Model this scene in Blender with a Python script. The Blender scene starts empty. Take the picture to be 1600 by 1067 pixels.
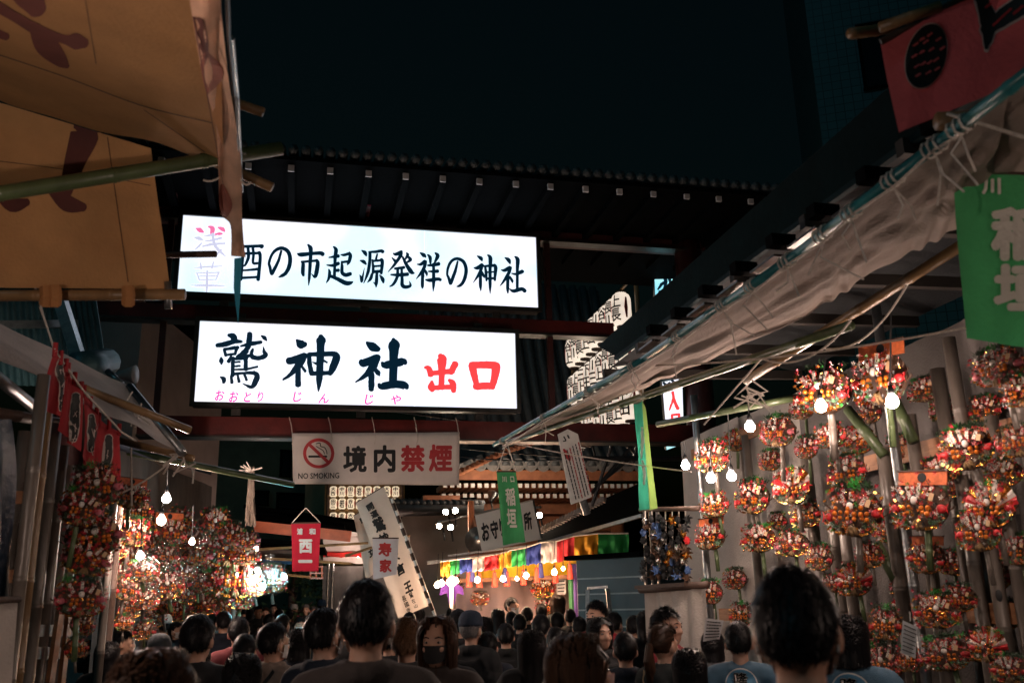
import bpy, bmesh, math, random
import numpy as np
from mathutils import Vector, Matrix
from mathutils.bvhtree import BVHTree

scene = bpy.context.scene
COL = scene.collection
rad = math.radians
V = Vector

# ------------------------------------------------------------------ camera, sky, exposure
FPX, PITCH, ROLL = 1450.0, rad(15.7), rad(1.4)
CAMPOS = V((0, 0, 1.65))
_F = V((0, math.cos(PITCH), math.sin(PITCH)))
_R0, _U0 = V((1, 0, 0)), V((0, -math.sin(PITCH), math.cos(PITCH)))
_R = _R0 * math.cos(ROLL) - _U0 * math.sin(ROLL)
_U = _U0 * math.cos(ROLL) + _R0 * math.sin(ROLL)
cd = bpy.data.cameras.new('camera')
cam = bpy.data.objects.new('camera', cd); COL.objects.link(cam)
cam.matrix_world = Matrix((( _R.x, _U.x, -_F.x, CAMPOS.x), (_R.y, _U.y, -_F.y, CAMPOS.y), (_R.z, _U.z, -_F.z, CAMPOS.z), (0, 0, 0, 1)))
cd.sensor_width = 36.0; cd.lens = FPX / 1600 * 36.0; cd.clip_start = 0.05; cd.clip_end = 3000
cd.dof.use_dof = True; cd.dof.focus_distance = 10.5; cd.dof.aperture_fstop = 3.2
scene.camera = cam

w = bpy.data.worlds.new('World'); scene.world = w; w.use_nodes = True
wn, wl = w.node_tree.nodes, w.node_tree.links
sky = wn.new('ShaderNodeTexSky'); sky.sky_type = 'NISHITA'; sky.sun_disc = False
sky.sun_elevation = rad(-3.0); sky.sun_rotation = rad(150)
tint = wn.new('ShaderNodeMix'); tint.data_type = 'RGBA'; tint.blend_type = 'MULTIPLY'; tint.inputs[0].default_value = 1.0
tint.inputs[7].default_value = (0.35, 1.0, 0.95, 1)
wl.new(sky.outputs[0], tint.inputs[6]); wl.new(tint.outputs[2], wn['Background'].inputs[0])
wn['Background'].inputs[1].default_value = 0.042
sd = bpy.data.lights.new('moon', 'SUN'); sd.energy = 0.06; sd.angle = rad(3); sd.color = (0.25, 0.8, 1.0)
so = bpy.data.objects.new('moon', sd); COL.objects.link(so); so.rotation_euler = (rad(52), 0, rad(-30))
scene.view_settings.view_transform = 'Standard'; scene.view_settings.look = 'None'
scene.view_settings.exposure = 0.5; scene.view_settings.gamma = 1.0
scene.render.engine = 'CYCLES'
cy = scene.cycles
cy.use_denoising = True
try: cy.denoiser = 'OPENIMAGEDENOISE'
except Exception: pass
cy.max_bounces = 6; cy.diffuse_bounces = 3; cy.glossy_bounces = 3; cy.transmission_bounces = 4; cy.transparent_max_bounces = 8
cy.caustics_reflective = False; cy.caustics_refractive = False
cy.sample_clamp_indirect = 4.0; cy.use_light_tree = True

# ------------------------------------------------------------------ pixel helpers (photo pixels, 1600 x 1067)
def ray(px, py):
    return _F + _R * ((px - 800) / FPX) - _U * ((py - 533.5) / FPX)
def at(px, py, d):
    return CAMPOS + ray(px, py) * d
def onp(px, py, p0, n):
    r = ray(px, py); return CAMPOS + r * ((p0 - CAMPOS).dot(n) / r.dot(n))
YAW = rad(13)
EX = V((math.cos(YAW), math.sin(YAW), 0))      # across the lane
DY = V((-math.sin(YAW), math.cos(YAW), 0))     # along the lane
def lane(px, py, off): return onp(px, py, V((off, 0, 0)), EX)      # on a wall parallel to the lane
def depth_of(p): return (p - CAMPOS).dot(_F)
def groundz(p, z=0): return V((p.x, p.y, z))

# ------------------------------------------------------------------ materials
MATS = {}
def mat(name, col, rough=0.7, metal=0.0, var=0.25, scale=8.0, bump=0.0, bscale=40.0, emit=None, es=1.0, stretch=None, trans=0.0, coat=0.0, col2=None):
    if name in MATS: return MATS[name]
    m = bpy.data.materials.new(name); m.use_nodes = True
    N, L = m.node_tree.nodes, m.node_tree.links
    b = N['Principled BSDF']
    b.inputs['Roughness'].default_value = rough; b.inputs['Metallic'].default_value = metal
    if coat: b.inputs['Coat Weight'].default_value = coat
    tc = N.new('ShaderNodeTexCoord'); mp = N.new('ShaderNodeMapping'); L.new(tc.outputs['Object'], mp.inputs[0])
    if stretch: mp.inputs['Scale'].default_value = stretch
    nz = N.new('ShaderNodeTexNoise'); nz.inputs['Scale'].default_value = scale; nz.inputs['Detail'].default_value = 5; nz.inputs['Roughness'].default_value = 0.6
    L.new(mp.outputs[0], nz.inputs['Vector'])
    rp = N.new('ShaderNodeValToRGB'); L.new(nz.outputs['Fac'], rp.inputs[0])
    c = V(col); lo = c * (1 - var) if col2 is None else V(col2); hi = V([min(1, x) for x in c * (1 + var * 0.8)])
    rp.color_ramp.elements[0].position = 0.3; rp.color_ramp.elements[0].color = (*lo, 1)
    rp.color_ramp.elements[1].position = 0.72; rp.color_ramp.elements[1].color = (*hi, 1)
    L.new(rp.outputs[0], b.inputs['Base Color'])
    if emit is not None:
        b.inputs['Emission Color'].default_value = (*emit, 1); b.inputs['Emission Strength'].default_value = es
    if trans: b.inputs['Transmission Weight'].default_value = trans
    if bump:
        n2 = N.new('ShaderNodeTexNoise'); n2.inputs['Scale'].default_value = bscale; n2.inputs['Detail'].default_value = 4
        L.new(mp.outputs[0], n2.inputs['Vector'])
        bp = N.new('ShaderNodeBump'); bp.inputs['Strength'].default_value = bump; bp.inputs['Distance'].default_value = 0.02
        L.new(n2.outputs['Fac'], bp.inputs['Height']); L.new(bp.outputs[0], b.inputs['Normal'])
    MATS[name] = m; return m
def cloth(name, col, trans=0.35, var=0.22, weave=0.4, fold=3.0):
    """woven fabric that lets some light through"""
    if name in MATS: return MATS[name]
    m = mat(name, col, 0.85, 0, var, fold, weave, 60.0)
    N, L = m.node_tree.nodes, m.node_tree.links
    b = N['Principled BSDF']; out = N['Material Output']
    tr = N.new('ShaderNodeBsdfTranslucent'); mx = N.new('ShaderNodeMixShader'); mx.inputs[0].default_value = trans
    src = b.inputs['Base Color'].links[0].from_socket
    L.new(src, tr.inputs[0]); L.new(b.outputs[0], mx.inputs[1]); L.new(tr.outputs[0], mx.inputs[2]); L.new(mx.outputs[0], out.inputs[0])
    return m
def glowmat(name, col, s, var=0.0, scale=1.5, col2=None):
    if name in MATS: return MATS[name]
    m = bpy.data.materials.new(name); m.use_nodes = True
    N, L = m.node_tree.nodes, m.node_tree.links
    b = N['Principled BSDF']; b.inputs['Base Color'].default_value = (*[min(.8, c) for c in col], 1); b.inputs['Roughness'].default_value = 0.4
    b.inputs['Emission Strength'].default_value = s; b.inputs['Emission Color'].default_value = (*col, 1)
    if var or col2:
        tc = N.new('ShaderNodeTexCoord'); nz = N.new('ShaderNodeTexNoise'); nz.inputs['Scale'].default_value = scale; nz.inputs['Detail'].default_value = 1
        L.new(tc.outputs['Object'], nz.inputs['Vector']); rp = N.new('ShaderNodeValToRGB'); L.new(nz.outputs['Fac'], rp.inputs[0])
        rp.color_ramp.elements[0].position = 0.38; rp.color_ramp.elements[1].position = 0.55
        rp.color_ramp.elements[0].color = (*(col2 or [c * (1 - var) for c in col]), 1); rp.color_ramp.elements[1].color = (*col, 1)
        L.new(rp.outputs[0], b.inputs['Emission Color'])
    MATS[name] = m; return m

# ------------------------------------------------------------------ mesh builder
class MB:
    def __init__(s): s.v = []; s.f = []; s.mi = []; s.m = 0
    def add(s, vs, fs):
        o = len(s.v); s.v.extend([tuple(p) for p in vs]); s.f.extend([tuple(i + o for i in f) for f in fs]); s.mi.extend([s.m] * len(fs)); return s
    def box(s, c, size, M=None, axes=None):
        c = V(c); hx, hy, hz = [a / 2 for a in size]
        X, Y, Z = axes if axes else (V((1, 0, 0)), V((0, 1, 0)), V((0, 0, 1)))
        vs = [c + X * (sx * hx) + Y * (sy * hy) + Z * (sz * hz) for sz in (-1, 1) for sy in (-1, 1) for sx in (-1, 1)]
        return s.add(vs, [(0, 2, 3, 1), (4, 5, 7, 6), (0, 1, 5, 4), (2, 6, 7, 3), (0, 4, 6, 2), (1, 3, 7, 5)])
    def beam(s, a, b, w, h, up=V((0, 0, 1))):
        a, b = V(a), V(b); Z = (b - a).normalized(); X = Z.cross(up)
        if X.length < 1e-4: X = V((1, 0, 0))
        X.normalize(); Y = X.cross(Z).normalized()
        return s.box((a + b) / 2, (w, h, (b - a).length), axes=(X, Y, Z))
    def tube(s, pts, r, n=8, cap=True):
        pts = [V(p) for p in pts]; k = len(pts); rs = r if isinstance(r, (list, tuple)) else [r] * k
        vs = []; fs = []; prev = None
        for i, p in enumerate(pts):
            t = (pts[min(i + 1, k - 1)] - pts[max(i - 1, 0)])
            t = t.normalized() if t.length > 1e-9 else V((0, 0, 1))
            if prev is None:
                a = V((0, 0, 1)) if abs(t.z) < 0.9 else V((1, 0, 0)); x = t.cross(a).normalized()
            else:
                x = prev - t * prev.dot(t); x = x.normalized() if x.length > 1e-6 else t.orthogonal().normalized()
            prev = x; y = t.cross(x)
            for j in range(n):
                an = 2 * math.pi * j / n; vs.append(p + (x * math.cos(an) + y * math.sin(an)) * rs[i])
        for i in range(k - 1):
            for j in range(n):
                j2 = (j + 1) % n; fs.append((i * n + j, i * n + j2, (i + 1) * n + j2, (i + 1) * n + j))
        if cap: fs.append(tuple(range(n - 1, -1, -1))); fs.append(tuple((k - 1) * n + j for j in range(n)))
        return s.add(vs, fs)
    def ell(s, c, r, nu=8, nv=5, axes=None):
        c = V(c); rx, ry, rz = r if isinstance(r, (tuple, list)) else (r, r, r)
        X, Y, Z = axes if axes else (V((1, 0, 0)), V((0, 1, 0)), V((0, 0, 1)))
        vs = [c + Z * rz]; fs = []
        for i in range(1, nv):
            th = math.pi * i / nv
            for j in range(nu):
                ph = 2 * math.pi * j / nu
                vs.append(c + X * (rx * math.sin(th) * math.cos(ph)) + Y * (ry * math.sin(th) * math.sin(ph)) + Z * (rz * math.cos(th)))
        vs.append(c - Z * rz); last = len(vs) - 1
        for j in range(nu):
            fs.append((0, 1 + j, 1 + (j + 1) % nu)); fs.append((last, last - nu + (j + 1) % nu, last - nu + j))
        for i in range(nv - 2):
            for j in range(nu):
                a, b = 1 + i * nu + j, 1 + i * nu + (j + 1) % nu; fs.append((a, a + nu, b + nu, b))
        return s.add(vs, fs)
    def grid(s, fn, nu, nv):
        vs = [fn(i / nu, j / nv) for j in range(nv + 1) for i in range(nu + 1)]
        fs = [(j * (nu + 1) + i, j * (nu + 1) + i + 1, (j + 1) * (nu + 1) + i + 1, (j + 1) * (nu + 1) + i) for j in range(nv) for i in range(nu)]
        return s.add(vs, fs)
    def lathe(s, prof, c=(0, 0, 0), n=12, axes=None, cap=True):
        c = V(c); X, Y, Z = axes if axes else (V((1, 0, 0)), V((0, 1, 0)), V((0, 0, 1)))
        vs = []; fs = []; k = len(prof)
        for r, z in prof:
            for j in range(n):
                a = 2 * math.pi * j / n; vs.append(c + X * (r * math.cos(a)) + Y * (r * math.sin(a)) + Z * z)
        for i in range(k - 1):
            for j in range(n):
                j2 = (j + 1) % n; fs.append((i * n + j, i * n + j2, (i + 1) * n + j2, (i + 1) * n + j))
        if cap: fs.append(tuple(range(n - 1, -1, -1))); fs.append(tuple((k - 1) * n + j for j in range(n)))
        return s.add(vs, fs)
    def mesh(s, name='m', smooth=False):
        me = bpy.data.meshes.new(name); me.from_pydata(s.v, [], s.f)
        if any(s.mi): me.polygons.foreach_set('material_index', s.mi)
        if smooth: me.polygons.foreach_set('use_smooth', [True] * len(me.polygons))
        me.update(); return me
    def bvh(s): return BVHTree.FromPolygons([V(p) for p in s.v], s.f)

def link(name, me, mats=None, parent=None, wpar=None):
    """wpar: parent whose children are given in world coordinates"""
    o = bpy.data.objects.new(name, me); COL.objects.link(o)
    if mats is not None and len(me.materials) == 0:
        for m in (mats if isinstance(mats, (list, tuple)) else [mats]): me.materials.append(m)
    if parent is not None: o.parent = parent
    if wpar is not None:
        o.parent = wpar; o.matrix_parent_inverse = Matrix.Translation(-V(wpar['_loc']))
    return o
def part(root, name, mb, mats, smooth=False, label=None):
    """child given in world coordinates; root is an Empty from thing() or a mesh whose own matrix is identity"""
    o = link(name, mb.mesh(name, smooth), mats); o.parent = root
    if '_loc' in root: o.matrix_parent_inverse = Matrix.Translation(-V(root['_loc']))
    if label: o['label'] = label
    return o
def thing(name, label, cat, loc=(0, 0, 0), group=None):
    o = bpy.data.objects.new(name, None); COL.objects.link(o); o.location = loc; o['_loc'] = tuple(V(loc)); o.empty_display_size = 0.2
    o['label'] = label; o['category'] = cat
    if group: o['group'] = group
    return o
def tag(o, label, cat, group=None, kind=None):
    o['label'] = label
    if cat: o['category'] = cat
    if group: o['group'] = group
    if kind: o['kind'] = kind
    return o
def struct(name, mb, m, smooth=False):
    o = link(name, mb.mesh(name, smooth), m); o['kind'] = 'structure'; return o

# ------------------------------------------------------------------ brush strokes, text, decals
def catmull(pts, sub=5):
    P = [np.array(p, float) for p in pts]
    if len(P) == 2: P = [P[0], (P[0] + P[1]) / 2, P[1]]
    out = []
    for i in range(len(P) - 1):
        p0, p1, p2, p3 = P[max(i - 1, 0)], P[i], P[i + 1], P[min(i + 2, len(P) - 1)]
        for k in range(sub):
            t = k / sub
            out.append(0.5 * (2 * p1 + (p2 - p0) * t + (2 * p0 - 5 * p1 + 4 * p2 - p3) * t * t + (3 * p1 - p0 - 3 * p2 + p3) * t ** 3))
    out.append(P[-1]); return out
def stroke_px(pts, ragged=0.0, rng=None):
    """(x, y, width) centreline -> list of (left, right) 2-D points with rounded ends"""
    c = catmull(pts); n = len(c); res = []
    def tang(i):
        t = c[min(i + 1, n - 1)][:2] - c[max(i - 1, 0)][:2]; l = np.linalg.norm(t); return t / l if l > 1e-6 else np.array([1., 0.])
    def emit(p, t, hw):
        nn = np.array([-t[1], t[0]]); j = (rng.uniform(-ragged, ragged), rng.uniform(-ragged, ragged)) if rng else (0, 0)
        res.append((p + nn * (hw + j[0]), p - nn * (hw + j[1])))
    t0 = tang(0); w0 = max(c[0][2], 1) / 2
    for a in (80, 50, 22): emit(c[0][:2] - t0 * w0 * math.sin(rad(a)) * 0.8, t0, w0 * math.cos(rad(a)))
    for i in range(n): emit(c[i][:2], tang(i), max(c[i][2], 1) / 2)
    t1 = tang(n - 1); w1 = max(c[-1][2], 1) / 2
    for a in (22, 50, 80): emit(c[-1][:2] + t1 * w1 * math.sin(rad(a)) * 0.8, t1, w1 * math.cos(rad(a)))
    return res
def brush(strokes, ox, oy, sc, mapper, ragged=0.0, seed=1, nc=3):
    """traced strokes -> MB, every point mapped onto its surface"""
    rng = random.Random(seed); mb = MB()
    for k, st in enumerate(strokes):
        r = stroke_px(st, ragged, rng); vs = []
        for l, q in r:
            for c in range(nc + 1):
                p = l + (q - l) * (c / nc); vs.append(mapper(ox + p[0] / sc, oy + p[1] / sc, k))
        w_ = nc + 1
        mb.add(vs, [(w_ * i + c, w_ * i + c + 1, w_ * i + w_ + c + 1, w_ * i + w_ + c) for i in range(len(r) - 1) for c in range(nc)])
    return mb
_TXT = {}
def text_mesh(body, bold=0.0):
    """glyph outlines normalised to the unit box; bold = overlapping shifted copies, 3rd value = copy index"""
    key = (body, bold)
    if key in _TXT: return _TXT[key]
    c = bpy.data.curves.new('t', 'FONT'); c.body = body; c.resolution_u = 2; c.size = 1
    o = bpy.data.objects.new('t', c); COL.objects.link(o)
    dg = bpy.context.evaluated_depsgraph_get(); me = bpy.data.meshes.new_from_object(o.evaluated_get(dg))
    v0 = [tuple(v.co) for v in me.vertices]; f0 = [tuple(p.vertices) for p in me.polygons]
    bpy.data.objects.remove(o); bpy.data.curves.remove(c); bpy.data.meshes.remove(me)
    vs = []; fs = []; ring = [(0, 0)] if bold <= 0 else [(bold * math.cos(a), bold * math.sin(a)) for a in [i * math.pi / 4 for i in range(8)]] + [(0, 0)]
    for k, (dx, dy) in enumerate(ring):
        n = len(vs); vs += [(x + dx, y + dy, k) for x, y, z in v0]; fs += [tuple(i + n for i in f) for f in f0]
    xs = [v[0] for v in vs]; ys = [v[1] for v in vs]; x0, x1, y0, y1 = min(xs), max(xs), min(ys), max(ys)
    vs = [((v[0] - x0) / max(x1 - x0, 1e-6), (v[1] - y0) / max(y1 - y0, 1e-6), v[2]) for v in vs]
    _TXT[key] = (vs, fs, (x1 - x0) / max(y1 - y0, 1e-6)); return _TXT[key]
def text_on(body, quad, mapper, bold=0.02):
    """quad = tl, tr, br, bl in 2-D; mapper(x, y, k) -> point"""
    vs, fs, _ = text_mesh(body, bold); tl, tr, br, bl = [np.array(q, float) for q in quad]; mb = MB()
    out = []
    for u, v, k in vs:
        p = (tl * (1 - u) + tr * u) * v + (bl * (1 - u) + br * u) * (1 - v); out.append(mapper(p[0], p[1], k))
    return mb.add(out, fs)
def drop(bv, eps=0.006, back=None):
    """mapper: photo pixel -> point just in front of an already built surface"""
    def f(px, py, k=0):
        r = ray(px, py).normalized(); h = bv.ray_cast(CAMPOS, r)
        if h[0] is None:
            h2 = bv.find_nearest(CAMPOS + r * (f.last if hasattr(f, 'last') else 8)); p = h2[0]; return p - r * eps
        f.last = h[3]; return h[0] - r * (eps + 0.0004 * k)
    return f
def plane_map(p0, n, eps=0.004):
    n = n if (p0 - CAMPOS).dot(n) < 0 else -n
    return lambda x, y, k=0: onp(x, y, p0, n) + n * (eps + 0.0004 * k)

def bamboo(mb, a, b, r, step=0.32, n=9, seed=0, taper=0.0, bend=0.0):
    a, b = V(a), V(b); L = (b - a).length; k = max(2, int(L / step)); rng = random.Random(seed); pts = []; rs = []
    side = (b - a).cross(V((0, 0, 1))); side = side.normalized() if side.length > 1e-4 else V((1, 0, 0))
    up = side.cross((b - a).normalized())
    def P(t): return a.lerp(b, t) + (up * math.sin(t * math.pi)) * bend
    pts.append(P(0)); rs.append(r)
    for i in range(1, k):
        t = (i + rng.uniform(-.12, .12)) / k; q = r * (1 - taper * t)
        for dt, m in ((-.014, 1.0), (-.005, 1.13), (.002, 0.97), (.007, 1.10), (.016, 1.0)):
            pts.append(P(t + dt / L * 1.0)); rs.append(q * m)
    pts.append(P(1)); rs.append(r * (1 - taper)); mb.tube(pts, rs, n); return mb
def sag(a, b, s=0.05, n=8):
    a, b = V(a), V(b); return [a.lerp(b, i / n) - V((0, 0, 4 * s * (i / n) * (1 - i / n))) for i in range(n + 1)]
def sheet(corners, nu=24, nv=18, wav=0.0, wu=3.0, wv=0.0, ph=0.0, sagz=0.0, seed=0, thick=0.004):
    """cloth from 3-D corners tl, tr, br, bl with folds along its normal"""
    tl, tr, br, bl = [V(c) for c in corners]; n = (tr - tl).cross(bl - tl).normalized()
    if n.dot(CAMPOS - tl) < 0: n = -n
    rng = random.Random(seed); a = [rng.uniform(0, 6.28) for _ in range(6)]
    def f(u, v):
        p = (tl * (1 - u) + tr * u) * (1 - v) + (bl * (1 - u) + br * u) * v
        d = wav * (math.sin(u * wu * 6.28 + ph + 0.9 * math.sin(v * 3 + a[0])) * (0.35 + 0.65 * v) + 0.5 * math.sin(u * wu * 13.1 + a[1] + v * 2.2) * v + 0.5 * math.sin(v * wv * 6.28 + a[2] + u * 2))
        return p + n * d - V((0, 0, sagz * 4 * u * (1 - u)))
    mb = MB(); mb.grid(f, nu, nv); return mb
def thicken(o, t=0.004):
    m = o.modifiers.new('solid', 'SOLIDIFY'); m.thickness = t; m.offset = -1; return o
# ================================================================== shared materials
M_RED = mat('red_lacquer', (0.10, 0.012, 0.010), 0.38, 0, 0.35, 5, 0.15, 30)
M_DRED = mat('dark_red_wood', (0.055, 0.012, 0.010), 0.5, 0, 0.35, 6, 0.2, 30)
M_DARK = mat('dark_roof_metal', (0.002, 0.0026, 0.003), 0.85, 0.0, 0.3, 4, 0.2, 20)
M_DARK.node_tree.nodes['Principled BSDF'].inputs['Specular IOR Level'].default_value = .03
M_TILE = mat('roof_tile', (0.05, 0.065, 0.07), 0.55, 0, 0.35, 9, 0.3, 30)
M_FRAME = mat('sign_frame_metal', (0.09, 0.085, 0.08), 0.35, 0.85, 0.3, 6, 0.1, 30)
M_STEEL = mat('galvanised_steel', (0.34, 0.36, 0.37), 0.34, 0.9, 0.25, 14, 0.1, 60)
M_WHITE = mat('white_paint', (0.74, 0.72, 0.68), 0.6, 0, 0.12, 12)
M_BLACK = mat('black_ink', (0.004, 0.005, 0.006), 0.6, 0, 0.3, 8)
M_INKB = mat('black_film', (0.0015, 0.0035, 0.006), 0.5, 0, 0.2, 8, emit=(0.0, 0.014, 0.032), es=.6)
M_REDINK = mat('red_ink', (0.42, 0.03, 0.035), 0.6, 0, 0.2, 8)
M_GOLD = mat('gold_foil', (0.78, 0.36, 0.08), 0.26, 1.0, 0.25, 30, 0.15, 60)
M_CORD = mat('white_cord', (0.62, 0.56, 0.50), 0.85, 0, 0.25, 60)
M_BAMG = mat('green_bamboo', (0.075, 0.105, 0.045), 0.38, 0, 0.45, 5, 0.1, 40, stretch=(1, 1, .4))
M_BAMT = mat('tan_bamboo', (0.26, 0.155, 0.07), 0.42, 0, 0.4, 6, 0.15, 40, stretch=(1, 1, .4))
M_BAMY = mat('grey_weathered_bamboo', (0.14, 0.118, 0.10), 0.38, 0.1, 0.4, 6, 0.2, 40, stretch=(1, 1, .3))
M_WOOD = mat('bare_timber', (0.34, 0.16, 0.075), 0.6, 0, 0.4, 5, 0.25, 50, stretch=(1, 1, 6))
M_WOODD = mat('dark_timber', (0.07, 0.04, 0.028), 0.6, 0, 0.4, 6, 0.25, 40)
M_SHR = mat('shrine_cypress', (0.36, 0.13, 0.06), 0.55, 0, 0.3, 6, 0.2, 40)
M_GSHEET = cloth('grey_sheet', (0.12, 0.108, 0.102), .12, .25, .35, 2.5)
M_PLAST = mat('black_plastic', (0.012, 0.013, 0.014), 0.4, 0, 0.2, 10)
M_SKIRT = cloth('white_sheet', (0.50, 0.45, 0.41), 0.12, 0.18, 0.35, 2.5)

# ================================================================== ground
g = MB(); g.grid(lambda u, v: V((-150 + 300 * u, -60 + 300 * v, 0)), 60, 60)
struct('ground', g, mat('asphalt', (0.045, 0.045, 0.047), 0.85, 0, 0.35, 3, 0.5, 120))
pv = MB(); c0 = V((0.35, 0, 0.004))
pv.add([c0 - EX * 1.5 - DY * 4, c0 + EX * 1.6 - DY * 4, c0 + EX * 1.6 + DY * 40, c0 - EX * 1.5 + DY * 40], [(0, 1, 2, 3)])
struct('pavement', pv, mat('paving_stone', (0.16, 0.15, 0.14), 0.8, 0, 0.3, 2, 0.4, 60))

# ================================================================== gate that carries the two light boxes
GP = at(555, 576, 11.0); GN = -DY
def G(px, py, fwd=0.0): return onp(px, py, GP + GN * fwd, GN)
def gs(px, py): return (G(px, py) - GP).dot(EX), G(px, py).z
def gpt(s, z, fwd=0.0): return V((GP.x, GP.y, 0)) + EX * s + GN * fwd + V((0, 0, z))
def gbox(mb, s0, s1, z0, z1, f0, f1):
    mb.box(gpt((s0 + s1) / 2, (z0 + z1) / 2, (f0 + f1) / 2), (s1 - s0, f1 - f0, z1 - z0), axes=(EX, GN, V((0, 0, 1)))); return mb
def rect(tl, tr, br, bl):
    q = [gs(*p) for p in (tl, tr, br, bl)]
    return (q[0][0] + q[3][0]) / 2, (q[1][0] + q[2][0]) / 2, (q[2][1] + q[3][1]) / 2, (q[0][1] + q[1][1]) / 2
sL, sR = gs(248, 570)[0], gs(862, 520)[0]
sRR = gs(1075, 430)[0]
gate = thing('entrance_gate', 'dark red shrine entrance gate with tiled eave carrying the lit signs', 'gate', groundz(gpt(0, 0)))
zb0, zb1 = gs(500, 683)[1], gs(500, 654)[1]
zm0, zm1 = gs(200, 493)[1], gs(200, 470)[1]
zt0 = gs(300, 338)[1]
part(gate, 'lower_beam', gbox(MB(), gs(215, 660)[0], gs(1090, 660)[0], zb0, zb1, -0.22, 0.02), M_RED)
part(gate, 'middle_beam', gbox(MB(), gs(150, 480)[0], gs(960, 500)[0], zm0, zm1, -0.24, -0.04), M_RED)
part(gate, 'upper_beam', gbox(MB(), gs(110, 330)[0], sRR + 0.3, zt0, zt0 + 0.34, -0.30, -0.04), M_DRED)
m = MB()
gbox(m, gs(150, 480)[0], gs(960, 500)[0], zm0 - .028, zm0 - .004, -0.20, 0.0); part(gate, 'beam_rail', m, M_FRAME)
m = MB(); gbox(m, gs(110, 330)[0], sRR + .2, zt0 - .03, zt0 - .004, -0.16, 0.0); part(gate, 'beam_rail', m, M_FRAME)
m = MB(); gbox(m, gs(215, 660)[0], gs(1090, 660)[0], zb0 - .026, zb0 - .004, -0.16, 0.06); part(gate, 'beam_rail', m, M_FRAME)
for s, wd in ((sL, .07), (sR, .075)):
    m = MB(); gbox(m, s - wd / 2, s + wd / 2, zb1 + .003, zm0 - .03, -.14, -.08); part(gate, 'hanger_bar', m, M_DRED)
    m = MB(); gbox(m, s - wd / 2, s + wd / 2, zm1 + .003, zt0 - .032, -.14, -.08); part(gate, 'hanger_bar', m, M_DRED)
for s in (gs(170, 560)[0] - .35, sRR + .1):
    m = MB(); z_ = zt0 + .9
    m.lathe([(.24, 0.0), (.24, .25), (.2, .27), (.19, z_ * .5), (.18, z_)], groundz(gpt(s, 0, -.17)), 16); part(gate, 'post', m, M_DRED, True)
# tie rail, eave with rafters and their white end caps
zr = gs(600, 282)[1]
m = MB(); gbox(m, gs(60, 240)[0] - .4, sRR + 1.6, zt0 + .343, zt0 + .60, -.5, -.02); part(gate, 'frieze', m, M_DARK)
caps = [(388, 260), (455, 263.5), (516, 267.5), (576, 272), (634, 276), (692, 280), (749, 284), (806, 288), (860, 292), (915, 296), (968, 300), (1021, 303.5), (1073, 307), (1123, 311), (1173, 315), (320, 256), (252, 251), (1222, 318)]
M_CAP = mat('rafter_cap_paint', (0.62, 0.62, 0.62), 0.6, 0, 0.1, 10)
eave_f = 1.35
for px, py in caps:
    p = G(px, py, eave_f); m = MB()
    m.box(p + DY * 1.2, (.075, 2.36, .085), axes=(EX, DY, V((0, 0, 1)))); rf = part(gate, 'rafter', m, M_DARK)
    m = MB(); m.box(p, (.066, .03, .07), axes=(EX, DY, V((0, 0, 1)))); part(rf, 'rafter_cap', m, M_CAP)
e0, e1 = G(150, 242, eave_f), G(1300, 322, eave_f); zc = G(700, 281, eave_f).z
s_a, s_b = (e0 - GP).dot(EX), (e1 - GP).dot(EX)
m = MB()
def roofp(s, f, dz): return gpt(s, zc + .09 + dz, f)
for i in range(64):
    sa = s_a + (s_b - s_a) * i / 64; wd = (s_b - s_a) / 64
    m.tube([roofp(sa, eave_f + .12, .08), roofp(sa, 0.4, .34), roofp(sa, -.5, .75)], .055, 6)
part(gate, 'roof_tiles', m, M_TILE, True)['kind'] = 'stuff'
m = MB()
m.add([roofp(s_a, eave_f + .1, .0), roofp(s_b, eave_f + .1, .0), roofp(s_b, 0.4, .28), roofp(s_a, 0.4, .28), roofp(s_b, -.5, .68), roofp(s_a, -.5, .68), roofp(s_b, -1.9, .0), roofp(s_a, -1.9, .0)], [(0, 1, 2, 3), (3, 2, 4, 5), (5, 4, 6, 7)])
m.add([roofp(s_a, eave_f + .1, .0), roofp(s_b, eave_f + .1, .0), roofp(s_b, eave_f + .1, -.045), roofp(s_a, eave_f + .1, -.045), roofp(s_b, -1.9, -.045), roofp(s_a, -1.9, -.045)], [(0, 3, 2, 1), (2, 3, 5, 4)])
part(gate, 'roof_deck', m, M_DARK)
m = MB(); m.tube([roofp(s_a - .1, -.5, .84), roofp(s_b + .1, -.5, .84)], .14, 10); part(gate, 'ridge', m, M_TILE, True)
# lamp-like bracket ends under the eave, cyan/red paint catching the sign light
for px, py in ((572, 316), (848, 318), (270, 294)):
    m = MB(); p = G(px, py, .35); m.box(p + DY * .25, (.11, .6, .16), axes=(EX, DY, V((0, 0, 1))))
    b = part(gate, 'bracket_arm', m, M_DRED)
    m = MB(); m.box(p - DY * .06, (.115, .012, .14), axes=(EX, DY, V((0, 0, 1)))); part(b, 'bracket_plate', m, mat('crimson_plate', (.22, .02, .05), .45))

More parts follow.
